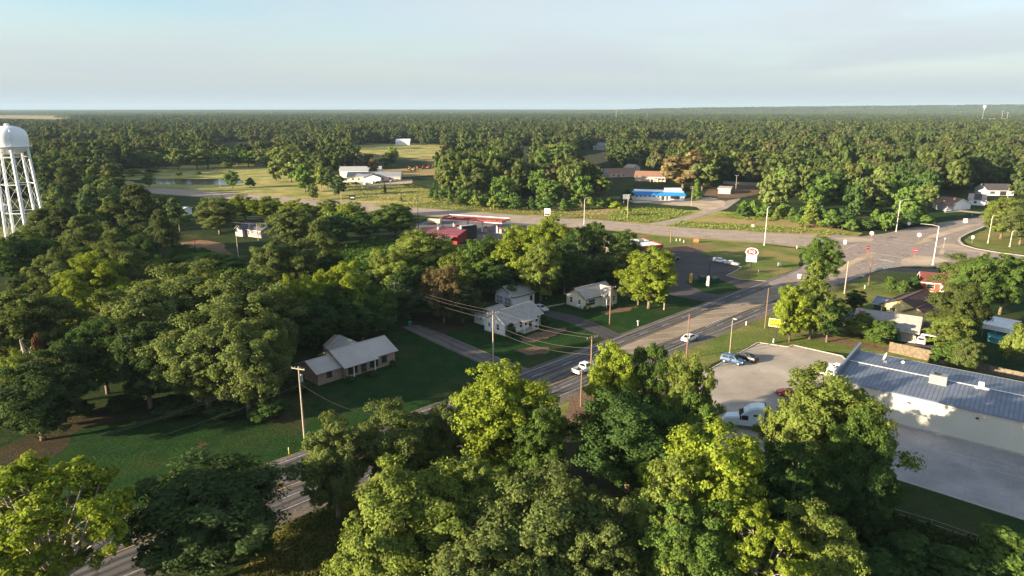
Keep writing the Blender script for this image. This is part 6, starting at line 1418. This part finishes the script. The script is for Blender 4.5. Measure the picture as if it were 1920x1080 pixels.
pole_px('P15', (449, 500), 440, 'pole beside the dirt track before the dark grey bungalow', arm=False, m=M_PALEPOLE)
pole_px('P16', (1176, 411), 364, 'pole with a low crossarm beside the roadside billboard', m=M_PALEPOLE, arm_rz=0.1)
pole_px('P17', (1296, 387), 349, 'pole with double crossarms right of the blue-roofed building', m=M_PALEPOLE, arms=2, arm_rz=.1)
pole_px('P18', (1379, 362), 328, 'pole by the tan storage building', m=M_PALEPOLE, arm_rz=.1)
pole_px('P19', (1198, 317), 287, 'pole behind the rusty-roofed houses', m=M_PALEPOLE, arms=2)
pole_px('P20', (1493, 325), 304, 'pole with crossarm in the wood right of the storage building', m=M_PALEPOLE, arm_rz=.1)
pole_px('P21', (1646, 314), 293, 'slim pole in the wood left of the paired poles', arm=False, m=M_PALEPOLE)
pole_px('P22', (1701, 302), 280, 'left pole of a pair standing in the wood', m=M_PALEPOLE, arm_rz=.1); pole_px('P23', (1708, 303), 282, 'right pole of a pair standing in the wood', m=M_PALEPOLE, arm_rz=.1)
pole_px('P24', (1803, 270), 257, 'far pole with crossarm above the right wood', m=M_PALEPOLE, arm_rz=0); pole_px('P25', (1787, 274), 260, 'far slim pole above the right wood', arm=False, m=M_PALEPOLE)
pole_px('P26', (415, 366), 335, 'pole on the highway side by the pond', arm=False, m=M_PALEPOLE); pole_px('P27', (640, 377), 360, 'pale post at the highway left of the black sign', arm=False, m=M_PALEPOLE)
pole_px('P28', (665, 324), 303, 'pale pole behind the clinic', m=M_PALEPOLE); pole_px('P29', (648, 325), 300, 'dark pole left of the clinic hall', arm=False, m=WOODPOLE)
pole_px('P30', (1257, 455), 429, 'forked bare trunk-like pole beside the highway', arm=False, m=WOODPOLE, r0=.2)
pole_px('P31', (792, 312), 291, 'pole behind the row of farm machines', arm=False, m=WOODPOLE)
pole_px('P32', (296, 355), 345, 'short pole by the left end of the highway', arm=False, m=M_PALEPOLE)
pole_px('P33', (1884, 398), 352, 'pole between the white houses at upper right', arm=False, m=M_PALEPOLE)
def lamp(base, top, label, arm=2.2, arm_rz=0., thin=.11, m=STEEL, double=False, cat='street lamp', head=True):
    b0 = G(*base); h = height_at(b0, top); r = thing('street_lamp', label, cat, (b0.x, b0.y, 0), arm_rz, 'tall street lamps')
    b = MB(); b.cyl((0, 0, 0), (0, 0, h - .6), thin, thin * .7, 10); b.build('pole', m, r)
    b = MB(); b.cyl((0, 0, 0), (0, 0, .35), thin * 2.6, thin * 2.2, 10); b.build('base', M_KERB, r)
    for s_ in ((1, -1) if double else (1,)):
        b = MB(); b.tube([(0, 0, h - .62), (s_ * arm * .45, 0, h - .15), (s_ * arm, 0, h)], thin * .5, 7); b.build('arm', m, r)
        b = MB(); b.box(min(s_ * arm, s_ * (arm + .8)), max(s_ * arm, s_ * (arm + .8)), -.16, .16, h - .06, h + .1); b.build('lamp_head', STEEL, r)
    return r
M_PALEST = mat('pale_lamp_steel', (.60, .58, .54), .5, .2); M_FARMAST = mat('far_mast_grey', (.30, .30, .30), .6)
lamp((1433, 460), 388, 'tall pale lamp on a round base at the highway above the restaurant sign', .9, .6, .18, M_PALEST)
lamp((1095, 421), 371, 'tall lamp with a short arm at the far side of the highway', 1.3, .3, .16, M_PALEST)
lamp((1680, 435), 374, 'tall lamp with a curved arm by the crossroads wood', 4.0, .2, .17, M_PALEST)
lamp((1749, 497), 421, 'tall lamp with a long arm over the crossroads', 4.6, R(165), .2, M_PALEST)
lamp((1368, 664), 597, 'slim lamp at the edge of the concrete lot behind the blue suv', .15, -.8, .09, M_PALEPOLE)
lamp((1329, 519), 483, 'dark lamp with an arm on the old asphalt lot', .8, -.3, .10, DARKMET)
lamp((1893, 463), 433, 'pale post near the right corner trees', .4, 0, .14, M_PALEST); lamp((1852, 456), 404, 'pale slim lamp on the right corner lawn', .5, 0, .13, M_PALEST)
lamp((785, 438), 371, 'tall dark lamp left of the red metal shop', .6, 0, .14, DARKMET, True); lamp((831, 442), 405, 'dark lamp with twin heads before the red shop roof', .9, .3, .12, DARKMET, True)
for p, t_, nm in ((1840, 204, 'left'), (1876, 208, 'middle'), (1886, 211, 'right')):
    b0 = G(p, 234); h = height_at(b0, t_); r = thing('floodlight_mast', nm + ' floodlight mast over the far grandstand', 'floodlight', (b0.x, b0.y, 0), 0, 'stadium floodlights')
    b = MB(); b.cyl((0, 0, 0), (0, 0, h), .6, .4, 8); b.build('mast', M_FARMAST, r); b = MB(); b.box(-3.5, 3.5, -.6, .6, h - 1, h + .6); b.build('lamp_bank', M_FARMAST, r)
for p, t_, nm in ((1155, 205, 'left of the flat wood ridge'), (1213, 213, 'over the far wood right of centre')):
    b0 = G(p, 225); h = height_at(b0, t_); r = thing('radio_mast', 'thin far radio mast ' + nm, 'mast', (b0.x, b0.y, 0), 0); b = MB(); b.cyl((0, 0, 0), (0, 0, h), .5, .25, 6); b.build('mast', M_PALEST, r); b = MB(); b.cyl((0, 0, h), (0, 0, h + 3), .15, n=5); b.build('antenna', M_PALEST, r)
def wire(a, c, sag, label, rad=.028, group=None):
    rad *= .75
    a, c = Vector(a), Vector(c); n = 14; pts = [a.lerp(c, i / n) - Vector((0, 0, sag * 4 * (i / n) * (1 - i / n))) for i in range(n + 1)]
    b = MB(); b.tube([p - a for p in pts], rad, 5); o = b.build('power_line', WIRE); o.location = a; return tag(o, label, 'power line', group)
def top(key, x=0., dz=0.): r, h = POLES[key]; v = Matrix.Rotation(r.rotation_euler.z, 3, 'Z') @ Vector((x, -.145, 0)); return Vector((r.location.x + v.x, r.location.y + v.y, h - .05 + dz))
for x in (-1.1, 1.1): wire(top('P3', x), top('P2', x), .7, 'upper wire between the brown pole and the grey pole before the white house', group='wires across the white house lawn')
for dz in (-2.2, -3.4): wire(top('P3', 0, dz), top('P2', 0, dz - .2), 1.2, 'lower sagging wire over the white house lawn', .03, 'wires across the white house lawn')
b0 = G(738, 532, 9.5)
pole('P40', Vector((b0.x, b0.y + .9, 0)), 9.6, 'pole standing in the dark trees at the left end of the wires', m=M_PALEPOLE)
for k in range(3): wire(top('P2', -1.1 + 1.1 * k, -.0 if k != 1 else -1.6), b0 + Vector((0, k * .9, -.5 * (k == 1) * 2)), .8, 'wire running from the grey pole left into the dark trees', .02, 'wires into the dark trees')
wire(top('P1', 0, -2.6), top('P13', 0, 0), 2.3, 'thick twisted cable sagging from the transformer pole over the lawn', .05)
e0 = G(-260, 930, 8.5)
for k in range(3): wire(top('P1', -1.1 + k * 1.1, 0 if k < 2 else -2.4), e0 + Vector((k * .8, k * .8, 0 if k < 2 else -2)), 1.6, 'thin wire running left from the transformer pole over the dark lawn', .022, 'wires over the dark lawn')
for x in (-1.1, 1.1): wire(top('P3', x), top('P6', 0, -.1), .8, 'wire from the brown pole over the bright roadside tree to the reddish pole', .022, 'wires over the bright tree')
wire(top('P5', 0, -.5), top('P12', 0, 0), 1.5, 'wire from the cream house pole down to the short post', .03)
d0 = G(480, 420, 6.5)
pole('P41', Vector((d0.x + .3, d0.y, 0)), 6.8, 'short pole behind the dark grey bungalow', arm=False, m=M_PALEPOLE)
for k in range(2): wire(top('P14', -.5 + k, -.1), d0 + Vector((k * .7, 0, 0)), .8, 'wire running right from the dirt yard pole', .035, 'wires over the dirt yard')

# ---------------------------------------------------------------- signs
def text_mesh(body, size, extr=.01, bold=.012):
    cu = bpy.data.curves.new('txt', 'FONT'); cu.body = body; cu.size = size; cu.align_x = 'CENTER'; cu.align_y = 'CENTER'; cu.extrude = extr; cu.offset = size * bold
    tmp = bpy.data.objects.new('txt', cu); me = bpy.data.meshes.new_from_object(tmp); bpy.data.objects.remove(tmp); return me
def lettering(body, size, m, root, x, y, z, sx_=1.0, name='lettering', bold=.012):
    me = text_mesh(body, size, .01, bold); me.materials.clear(); me.materials.append(m); o = link(name, me, root); o.location = (x, y, z); o.rotation_euler = (R(90), 0, 0); o.scale = (sx_, 1, 1); return o
M_SIGNY = mat('sign_yellow', (.85, .66, .03), .45); M_SIGNB = mat('sign_black', (.02, .02, .02), .5); M_SIGNW = mat('sign_white', (.82, .81, .78), .45); M_SIGNR = mat('sign_red', (.55, .025, .04), .45)
# the signs' faces look along -y of their own frame
S0 = G(1453, 643); hS = height_at(S0, 599); sg = thing('shop_sign', 'yellow shop sign with black lettering on one dark post', 'sign', (S0.x, S0.y, 0), -.52)
wS, hh = 3.2, 1.65; b = MB(); b.box(-.12, .12, -.1, .1, -.2, hS - hh); b.build('post', DARKMET, sg); b = MB(); b.box(-wS / 2, wS / 2, -.14, .14, hS - hh + .003, hS); b.build('panel', M_SIGNY, sg)
b = MB(); b.box(-wS / 2 - .06, -wS / 2 - .003, -.17, .17, hS - hh - .06, hS + .06); b.box(wS / 2 + .003, wS / 2 + .06, -.17, .17, hS - hh - .06, hS + .06); b.box(-wS / 2, wS / 2, -.17, .17, hS + .003, hS + .06); b.box(-wS / 2, wS / 2, -.17, .17, hS - hh - .06, hS - hh); b.build('frame', M_SIGNW, sg)
lettering('DOLLAR', .80, M_SIGNB, sg, 0, -.16, hS - .47, .98, bold=.035); lettering('GENERAL', .80, M_SIGNB, sg, 0, -.16, hS - 1.18, .80, bold=.035)
S0 = G(1407, 507); hS = height_at(S0, 465); sg = thing('restaurant_sign', 'tall restaurant sign, red emblem with white letters above a white message board', 'sign', (S0.x, S0.y, 0), -.42)
b = MB(); b.cyl((0, 0, -.2), (0, 0, hS - 4.4), .17, n=10); b.build('post', DARKMET, sg)
b = MB(); b.box(-1.6, 1.6, -.2, .2, hS - 4.4, hS - 2.6); b.build('message_board', M_SIGNW, sg); b = MB(); b.box(-.15, .15, -.15, .15, hS - 2.597, hS - 2.35); b.build('bracket', DARKMET, sg)
def lip(w_, h_, y0, y1, zc, n=28):
    pr = []
    for i in range(n):
        a = 2 * math.pi * i / n; c_, s_ = math.cos(a), math.sin(a); pr.append((w_ * math.copysign(abs(c_) ** .75, c_), zc + h_ * math.copysign(abs(s_) ** 1.0, s_) * (1 - .0 * abs(c_))))
    b = MB(); vs = [(x, y0, z) for x, z in pr] + [(x, y1, z) for x, z in pr]; return b.add(vs, [tuple(range(n)), tuple(range(2 * n - 1, n - 1, -1))] + [(i, i + n, (i + 1) % n + n, (i + 1) % n) for i in range(n)])
b = MB(); hx = [(-1.5, -1.15), (1.5, -1.15), (1.95, -.2), (1.55, .85), (.6, 1.2), (-.6, 1.2), (-1.55, .85), (-1.95, -.2)]; zc = hS - 1.2
vs = [(x, -.22, zc + z) for x, z in hx] + [(x, .22, zc + z) for x, z in hx]; b.add(vs, [tuple(range(8)), tuple(range(15, 7, -1))] + [(i, i + 8, (i + 1) % 8 + 8, (i + 1) % 8) for i in range(8)]); b.build('emblem_backing', M_SIGNW, sg)
lip(1.6, .95, -.30, -.223, zc).build('emblem', M_SIGNR, sg); lettering('DQ', 1.25, M_SIGNW, sg, 0, -.32, zc - .02, 1.0)
for t_, z in (('NOW HIRING', 3.1),): pass
for k in range(3): b = MB(); b.box(-1.1 + .15 * k, 1.0 - .2 * k, -.215, -.203, hS - 3.2 - k * .38, hS - 3.08 - k * .38); b.build('message_line', mat('faded_letter', (.35, .35, .34), .6), sg)
def panel_sign(nm, label, base, ytop, wd, ht, m, rz, posts=1, postm=STEEL, cat='road sign', thick=.05, group=None, shape='box', back=None, postcol=None):
    b0 = G(*base); h = height_at(b0, ytop); r = thing(nm, label, cat, (b0.x, b0.y, 0), rz, group)
    for i in range(posts):
        x = 0 if posts == 1 else (-wd * .35 if i == 0 else wd * .35); b = MB(); b.cyl((x, .04 + thick, 0), (x, .04 + thick, h - ht * .15), .045 if wd < 2 else .1, n=7); b.build('post', postm, r)
    if shape == 'oct':
        b = MB(); pr = [(wd / 2 * math.cos(R(22.5 + 45 * i)) * 1.08, h - ht / 2 + wd / 2 * 1.08 * math.sin(R(22.5 + 45 * i))) for i in range(8)]
        b.add([(x, -.02, z) for x, z in pr] + [(x, .02, z) for x, z in pr], [tuple(range(8)), tuple(range(15, 7, -1))] + [(i, i + 8, (i + 1) % 8 + 8, (i + 1) % 8) for i in range(8)])
    else: b = MB(); b.box(-wd / 2, wd / 2, -thick / 2, thick / 2, h - ht, h)
    b.build('panel', m, r); return r, h
M_REDPOST = mat('red_post', (.6, .10, .05), .6); M_SIGNBACK = mat('sign_aluminium', (.82, .82, .81), .4, .1)
for p, t_, rz, lb in (((1626, 477), 461, .25, 'red stop sign facing the camera on the near median of the crossroads'), ((1714, 484), 466, -.1, 'red stop sign facing the camera on the right corner of the crossroads')):
    r, h = panel_sign('stop_sign', lb, p, t_, 1.35, 1.35, M_SIGNR, rz, postm=M_REDPOST, shape='oct', cat='stop sign', group='stop signs at the crossroads'); lettering('STOP', .42, M_SIGNW, r, 0, -.04, h - .675, 1.0)
for p, t_, lb in (((1633, 450), 434, 'stop sign seen from its bright back at the left corner of the crossroads'), ((1722, 451), 437, 'stop sign seen from its bright back on the far median of the crossroads'), ((1703, 429), 416, 'stop sign seen from its bright back before the crossroads wood')):
    panel_sign('stop_sign', lb, p, t_, 1.4, 1.4, M_SIGNBACK, -.6, postm=M_REDPOST, shape='oct', cat='stop sign', group='stop signs at the crossroads')
for p, t_, wd, ht, rz, lb in (((1658, 513), 494, 1.3, 1.7, -.4, 'white road sign on the corner lawn by the crossroads'), ((1584, 458), 450, 1.0, 1.7, -.3, 'white road sign on the left island of the crossroads'), ((1498, 524), 514, 1.0, 1.3, -.4, 'white route sign by the main road beside the dark topped tree'), ((1461, 499), 492, 1.0, 1.3, -.2, 'small white sign on the green corner lawn'), ((1809, 421), 410, 1.8, 1.8, -.2, 'white sign on the upper median'), ((1822, 456), 442, .9, 1.2, -.4, 'brownish warning sign on the right corner lawn'), ((1411, 427), 421, 1.1, 1.3, 0, 'white sign in the dry field above the highway'), ((1769, 466), 446, .5, .5, 0, 'thin post with a small plate on the right island'), ((1618, 519), 515, .7, .7, 0, 'small plate at the road edge of the corner lawn'), ((472, 351), 343, 2.2, 1.6, .1, 'white sign on the near bank of the pond')):
    panel_sign('road_sign', lb, p, t_, wd, ht, M_SIGNW, rz, group='white road signs')
r, h = panel_sign('billboard', 'grey roadside billboard left of the blue-roofed building', (1174, 380), 364.5, 3.8, 2.6, mat('board_grey', (.30, .34, .38), .6), .1, 2, cat='billboard', thick=.2)
r, h = panel_sign('business_sign', 'black business sign on two posts by the highway below the clinic', (661, 377), 366, 3.2, 2.6, M_SIGNB, .1, 2, cat='sign', thick=.25)
b = MB(); b.box(-1.0, 1.0, -.14, -.127, h - 1.6, h - 1.0); b.build('emblem', M_SIGNW, r)
r, h = panel_sign('station_sign', 'white boxed fuel station sign standing by the highway', (1026, 412), 391, 2.8, 3.2, M_SIGNW, -.2, 2, postm=DARKMET, cat='sign', thick=.5)
b = MB(); b.box(-1.2, 1.2, -.27, -.253, h - 3.0, h - 2.2); b.box(-1.5, -1.403, -.3, .3, h - 3.2, h); b.build('dark_trim', DARKMET, r)
def feather(label, base, ytop, col, cat='flag'):
    b0 = G(*base); h = height_at(b0, ytop); r = thing('feather_flag', label, cat, (b0.x, b0.y, 0), -.4, 'feather flags by the old lot'); b = MB(); b.tube([(0, 0, 0), (0, 0, h * .8), (-.15, 0, h * .97), (-.4, 0, h)], .03, 6); b.build('pole', STEEL, r)
    b = MB(); n = 10; L_ = []; 
    for i in range(n + 1):
        f = i / n; z = h * (.16 + .82 * f); w_ = .75 * (1 - .0 * f) * (1 if f < .8 else math.sqrt(max(.02, 1 - ((f - .8) / .2) ** 2 * .9))); L_.append((-.05 - (.3 * max(0, f - .8)), z, w_))
    vs = [p for x, z, w_ in L_ for p in ((x, -.02, z), (x - w_, -.05 - .04 * math.sin(z * 2), z))]; b.add(vs, [(2 * i, 2 * i + 1, 2 * i + 3, 2 * i + 2) for i in range(n)])
    b.build('banner', mat('banner', col, .7), r)
    k = MB()
    for i in range(5): z = h * (.32 + .1 * i); k.box(-.62, -.22, -.11, -.1, z, z + h * .05)
    k.build('lettering', mat('banner_ink', tuple(c * .35 for c in col), .7), r); return r
feather('yellow feather flag on the small green island', (1297, 534), 512, (.80, .52, .04)); feather('white feather flag on the small green island', (1329, 540), 517, (.78, .78, .70))
for p, lb in (((1317, 527), 'dark green dumpster between the two feather flags'), ((1340, 529), 'dark green dumpster right of the white feather flag')):
    a = G(*p); r = thing('dumpster', lb, 'dumpster', (a.x, a.y, .03), .5, 'dumpsters by the old lot'); m_ = mat('dumpster_green', (.02, .075, .055), .5, var=.15); b = MB(); b.hexa([(-.9, -.7, .1), (.9, -.7, .1), (.9, .7, .1), (-.9, .7, .1)], [(-1.05, -.8, 1.35), (1.05, -.8, 1.35), (1.05, .8, 1.55), (-1.05, .8, 1.55)]); b.build('bin', m_, r)
    b = MB(); b.slab([(-1.08, -.85, 1.40), (-.02, -.85, 1.40), (-.02, .85, 1.62), (-1.08, .85, 1.62)], .05); b.slab([(.02, -.85, 1.40), (1.08, -.85, 1.40), (1.08, .85, 1.62), (.02, .85, 1.62)], .05); b.build('lid', DARKMET, r)
M_BIN = mat('bin_green', (.02, .20, .12), .45)
for i, (p, lb) in enumerate((((1676, 639), 'green wheelie bin at the corner of the grey-roofed house, left one'), ((1684, 640), 'green wheelie bin at the corner of the grey-roofed house, right one'), ((769, 612), 'green wheelie bin at the end of the worn driveway'), ((366, 467), 'green wheelie bin by the dirt yard'), ((1822, 407), 'green wheelie bin at the kerb of the upper right road'))):
    a = G(*p); r = thing('wheelie_bin', lb, 'bin', (a.x, a.y, .03), -.6 + i * .4, 'green wheelie bins'); b = MB(); b.hexa([(-.3, -.3, .08), (.3, -.3, .08), (.3, .3, .08), (-.3, .3, .08)], [(-.38, -.38, 1.1), (.38, -.38, 1.1), (.38, .38, 1.1), (-.38, .38, 1.1)]); b.build('bin', M_BIN, r)
    b = MB(); b.slab([(-.42, -.42, 1.17), (.42, -.42, 1.17), (.42, .42, 1.24), (-.42, .42, 1.24)], .06); b.build('lid', M_BIN, r)
    for s_ in (-.3, .3): b = MB(); b.cyl((s_ - .04, .3, .12), (s_ + .04, .3, .12), .12, n=10); b.build('wheel', BLACK, r)
a = G(1196, 611); r = thing('mailbox', 'white mailbox on a post at the verge of the main road', 'mailbox', (a.x, a.y, 0), .7); b = MB(); b.box(-.06, .06, -.06, .06, 0, 1.05); b.build('post', M_TRIM, r); b = MB(); b.box(-.28, .28, -.14, .14, 1.053, 1.22); b.cyl((-.28, 0, 1.22), (.28, 0, 1.22), .14, n=10); b.build('box', M_TRIM, r)
a = G(542, 852); r = thing('marker_post', 'yellow cable marker post at the lawn edge by the road', 'marker post', (a.x, a.y, 0)); b = MB(); b.cyl((0, 0, 0), (0, 0, .75), .05); b.build('post', M_SIGNY, r); b = MB(); b.cyl((0, 0, .753), (0, 0, 1.15), .065); b.build('cap', M_SIGNW, r)
a = G(1305, 455); r = thing('drain_pipe', 'short rusty culvert pipe lying on the grass by the highway', 'pipe', (a.x, a.y, .75), -.3); b = MB(); b.cyl((-1.0, 0, 0), (1.0, 0, 0), .8, n=16, cap=False); b.cyl((1.0, 0, 0), (-1.0, 0, 0), .7, n=16, cap=False); b.build('shell', mat('rusty_pipe', (.38, .16, .07), .8), r); b = MB(); b.lathe([(.7, -.99), (.8, -1.01)], 16); b.v = [(z, x, y) for x, y, z in b.v]; b.build('rim', mat('rusty_rim', (.45, .2, .1), .8), r)
for p, lb in (((1268, 452), 'white valve post left of the rusty pipe'), ((1275, 452), 'white box right beside the valve post'), ((1282, 455), 'slim white post nearest the rusty pipe'), ((1494, 466), 'white bollard at the highway corner'), ((1422, 511), 'white stub post under the restaurant sign'), ((1399, 610), 'white stub at the road shoulder before the yellow sign'), ((1450, 643), 'white stub at the foot of the yellow sign'), ((1621, 541), 'pale stub below the brown pole')):
    a = G(*p); r = thing('stub_post', lb, 'post', (a.x, a.y, 0), 0, 'small white posts'); b = MB(); b.cyl((0, 0, 0), (0, 0, .9), .13, n=9); b.build('post', M_TRIM, r); b = MB(); b.cyl((0, 0, .903), (0, 0, 1.0), .15, .08, 9); b.build('cap', M_TRIM, r)
# person in the dirt yard
a = G(365, 458); me = bpy.data.meshes.new('person')
J = [((0, 0, .95), .14), ((0, 0, 1.2), .15), ((0, 0, 1.42), .13), ((0, 0, 1.52), .06), ((0, .01, 1.66), .105), ((-.19, 0, 1.40), .055), ((-.27, .03, 1.13), .045), ((-.25, -.10, .90), .035), ((-.25, -.14, .82), .03), ((.19, 0, 1.40), .055), ((.27, .03, 1.13), .045), ((.25, -.10, .90), .035), ((.25, -.14, .82), .03), ((-.10, 0, .86), .09), ((-.12, -.05, .48), .065), ((-.12, .04, .08), .045), ((-.13, -.12, .04), .04), ((.10, 0, .86), .09), ((.12, .07, .48), .065), ((.13, .16, .08), .045), ((.13, .02, .04), .04)]
me.from_pydata([j[0] for j in J], [(0, 1), (1, 2), (2, 3), (3, 4), (2, 5), (5, 6), (6, 7), (7, 8), (2, 9), (9, 10), (10, 11), (11, 12), (0, 13), (13, 14), (14, 15), (15, 16), (0, 17), (17, 18), (18, 19), (19, 20)], [])
pr_ = link('person', me); pr_.location = (a.x, a.y, .05); pr_.rotation_euler = (0, 0, .6); md = pr_.modifiers.new('skin', 'SKIN'); me.materials.append(mat('red_clothing', (.42, .08, .07), .8)); sl = me.skin_vertices[0].data
for i, j in enumerate(J): sl[i].radius = (j[1], j[1])
sl[0].use_root = True; s2 = pr_.modifiers.new('sub', 'SUBSURF'); s2.levels = 1; s2.render_levels = 1; tag(pr_, 'person in reddish clothes standing in the dirt yard', 'person')
# dead snag with a rusty dead crown beside it
a = G(45, 640, 12); d_ = Vector((a.x, a.y, 0)); r = thing('dead_tree', 'bare grey broken snag standing over the dark tree at the left edge', 'dead tree', d_)
b = MB(); b.tube([(0, 0, 0), (.1, 0, 5), (-.15, 0, 9), (-.5, .1, 11), (-.6, 0, 12.3)], [.5, .42, .34, .24, .14], 9); b.tube([(.05, 0, 6), (.6, -.1, 8.2), (.75, 0, 10.3), (1.0, .1, 11)], [.3, .24, .17, .1], 7); b.build('trunk', PALEBARK, r)
b = MB()
for s0, e in (((-.15, 0, 8.6), (-1.3, 0, 9.4)), ((-.4, 0, 10.4), (-1.2, .3, 10.2)), ((.7, 0, 9.4), (1.6, .2, 10.1)), ((.75, 0, 10), (.4, -.5, 11.4)), ((-.6, 0, 11.6), (-.1, .2, 12.6))): b.tube([s0, Vector(s0).lerp(Vector(e), .5) + Vector((0, 0, .2)), e], [.1, .06, .03], 5)
b.build('limb', PALEBARK, r)
tree('shrub', 70, 633, 12.5, 26, (.14, .080, .045), 'tall thin crown of rusty dead leaves just right of the snag')

# ---------------------------------------------------------------- rough grass and weeds
def tufts(name, label, polys, n, size, col, hz):
    r = np.random.default_rng(len(name) + n); Ps = []
    for poly in polys:
        P = [G(a, b) for a, b in poly]; pl = [(p.x, p.y) for p in P]; x0, x1, y0, y1 = min(p.x for p in P), max(p.x for p in P), min(p.y for p in P), max(p.y for p in P)
        x = r.uniform(x0, x1, n * 2); y = r.uniform(y0, y1, n * 2); nc_ = max(8, n // 40); ci = r.integers(0, nc_, n * 2); cx_ = r.uniform(x0, x1, nc_); cy_ = r.uniform(y0, y1, nc_); g_ = r.uniform(size=n * 2) < .55; x = np.where(g_, cx_[ci] + r.normal(0, 2.2, n * 2), x); y = np.where(g_, cy_[ci] + r.normal(0, 1.6, n * 2), y); k = inpoly(x, y, pl); Ps.append(np.stack([x[k], y[k]], 1)[:n])
    XY = np.concatenate(Ps); m = len(XY); s = size * r.uniform(.5, 1.5, m); N = r.normal(size=(m, 3)); N[:, 2] = np.abs(N[:, 2]) * .8 + .2; N /= np.linalg.norm(N, axis=1)[:, None]
    C_ = np.stack([XY[:, 0], XY[:, 1], hz * r.uniform(.15, 1, m)], 1); U = np.cross(N, r.normal(size=(m, 3))); U /= np.linalg.norm(U, axis=1)[:, None]; W_ = np.cross(N, U); s = s[:, None]
    v = np.stack([C_ - U * s * .6, C_ - W_ * s * .4, C_ + U * s * .6, C_ + W_ * s * .4], 1); v[..., 2] = np.maximum(v[..., 2], .1)
    me = bpy.data.meshes.new(name); me.vertices.add(m * 4); me.vertices.foreach_set('co', v.ravel()); me.loops.add(m * 4); me.loops.foreach_set('vertex_index', np.arange(m * 4, dtype=np.int32)); me.polygons.add(m); me.polygons.foreach_set('loop_start', np.arange(0, m * 4, 4, dtype=np.int32))
    me.attributes.new('tint', 'FLOAT', 'FACE').data.foreach_set('value', r.uniform(0, 1, m).astype(np.float32)); me.materials.append(LEAF); me.update(calc_edges=True)
    o = link(name, me); o.color = col + (1,); tag(o, label, 'grass', kind='stuff')
tufts('tall_grass', 'rough tall grass in the meadow along the far side of the highway', [[(700, 380), (850, 372), (960, 378), (1140, 396), (1130, 412), (980, 400), (820, 391), (700, 388)], [(640, 345), (770, 345), (840, 370), (820, 380), (680, 375)]], 5000, .55, (.24, .25, .085), .5)
tufts('tall_grass', 'rough green weeds between the highway and the blue-roofed building', [[(1140, 398), (1170, 390), (1262, 392), (1300, 398), (1250, 412), (1210, 419), (1140, 414)], [(1245, 425), (1275, 415), (1440, 424), (1560, 434), (1600, 441), (1540, 441), (1400, 433)], [(1340, 404), (1390, 398), (1470, 405), (1450, 415), (1390, 412)]], 4500, .55, (.18, .23, .06), .55)
tufts('weeds', 'dense green weeds filling the clearing in the left woods', [[(560, 560), (640, 470), (700, 448), (790, 452), (800, 470), (740, 500), (640, 520)], [(300, 520), (330, 470), (380, 470), (470, 505), (520, 520), (480, 560), (360, 545)]], 14000, .8, (.05, .10, .02), 1.3)
tufts('undergrowth', 'dark undergrowth at the bottom edge below the loading yard', [[(1560, 960), (1680, 980), (1800, 1020), (1930, 1060), (1930, 1140), (1600, 1140), (1500, 1020)]], 14000, .45, (.04, .06, .02), 1.6)
tufts('verge_grass', 'scruffy grass along the near verge at the bottom edge', [[(430, 1100), (540, 980), (640, 945), (700, 930), (700, 1060), (600, 1180)]], 8000, .25, (.08, .085, .025), .5)
# ---------------------------------------------------------------- the hazy air
hm = bpy.data.materials.new('hazy_air'); hm.use_nodes = True; t = hm.node_tree; t.nodes.clear()
o = t.nodes.new('ShaderNodeOutputMaterial'); pv = t.nodes.new('ShaderNodeVolumePrincipled')
pv.inputs['Color'].default_value = (.40, .56, .74, 1); pv.inputs['Density'].default_value = 5.6e-5; pv.inputs['Anisotropy'].default_value = 0
t.links.new(pv.outputs[0], o.inputs['Volume'])
hz = MB().box(-25000, 25000, -25000, 25000, -2, 190).build('haze', hm); tag(hz, kind='stuff')
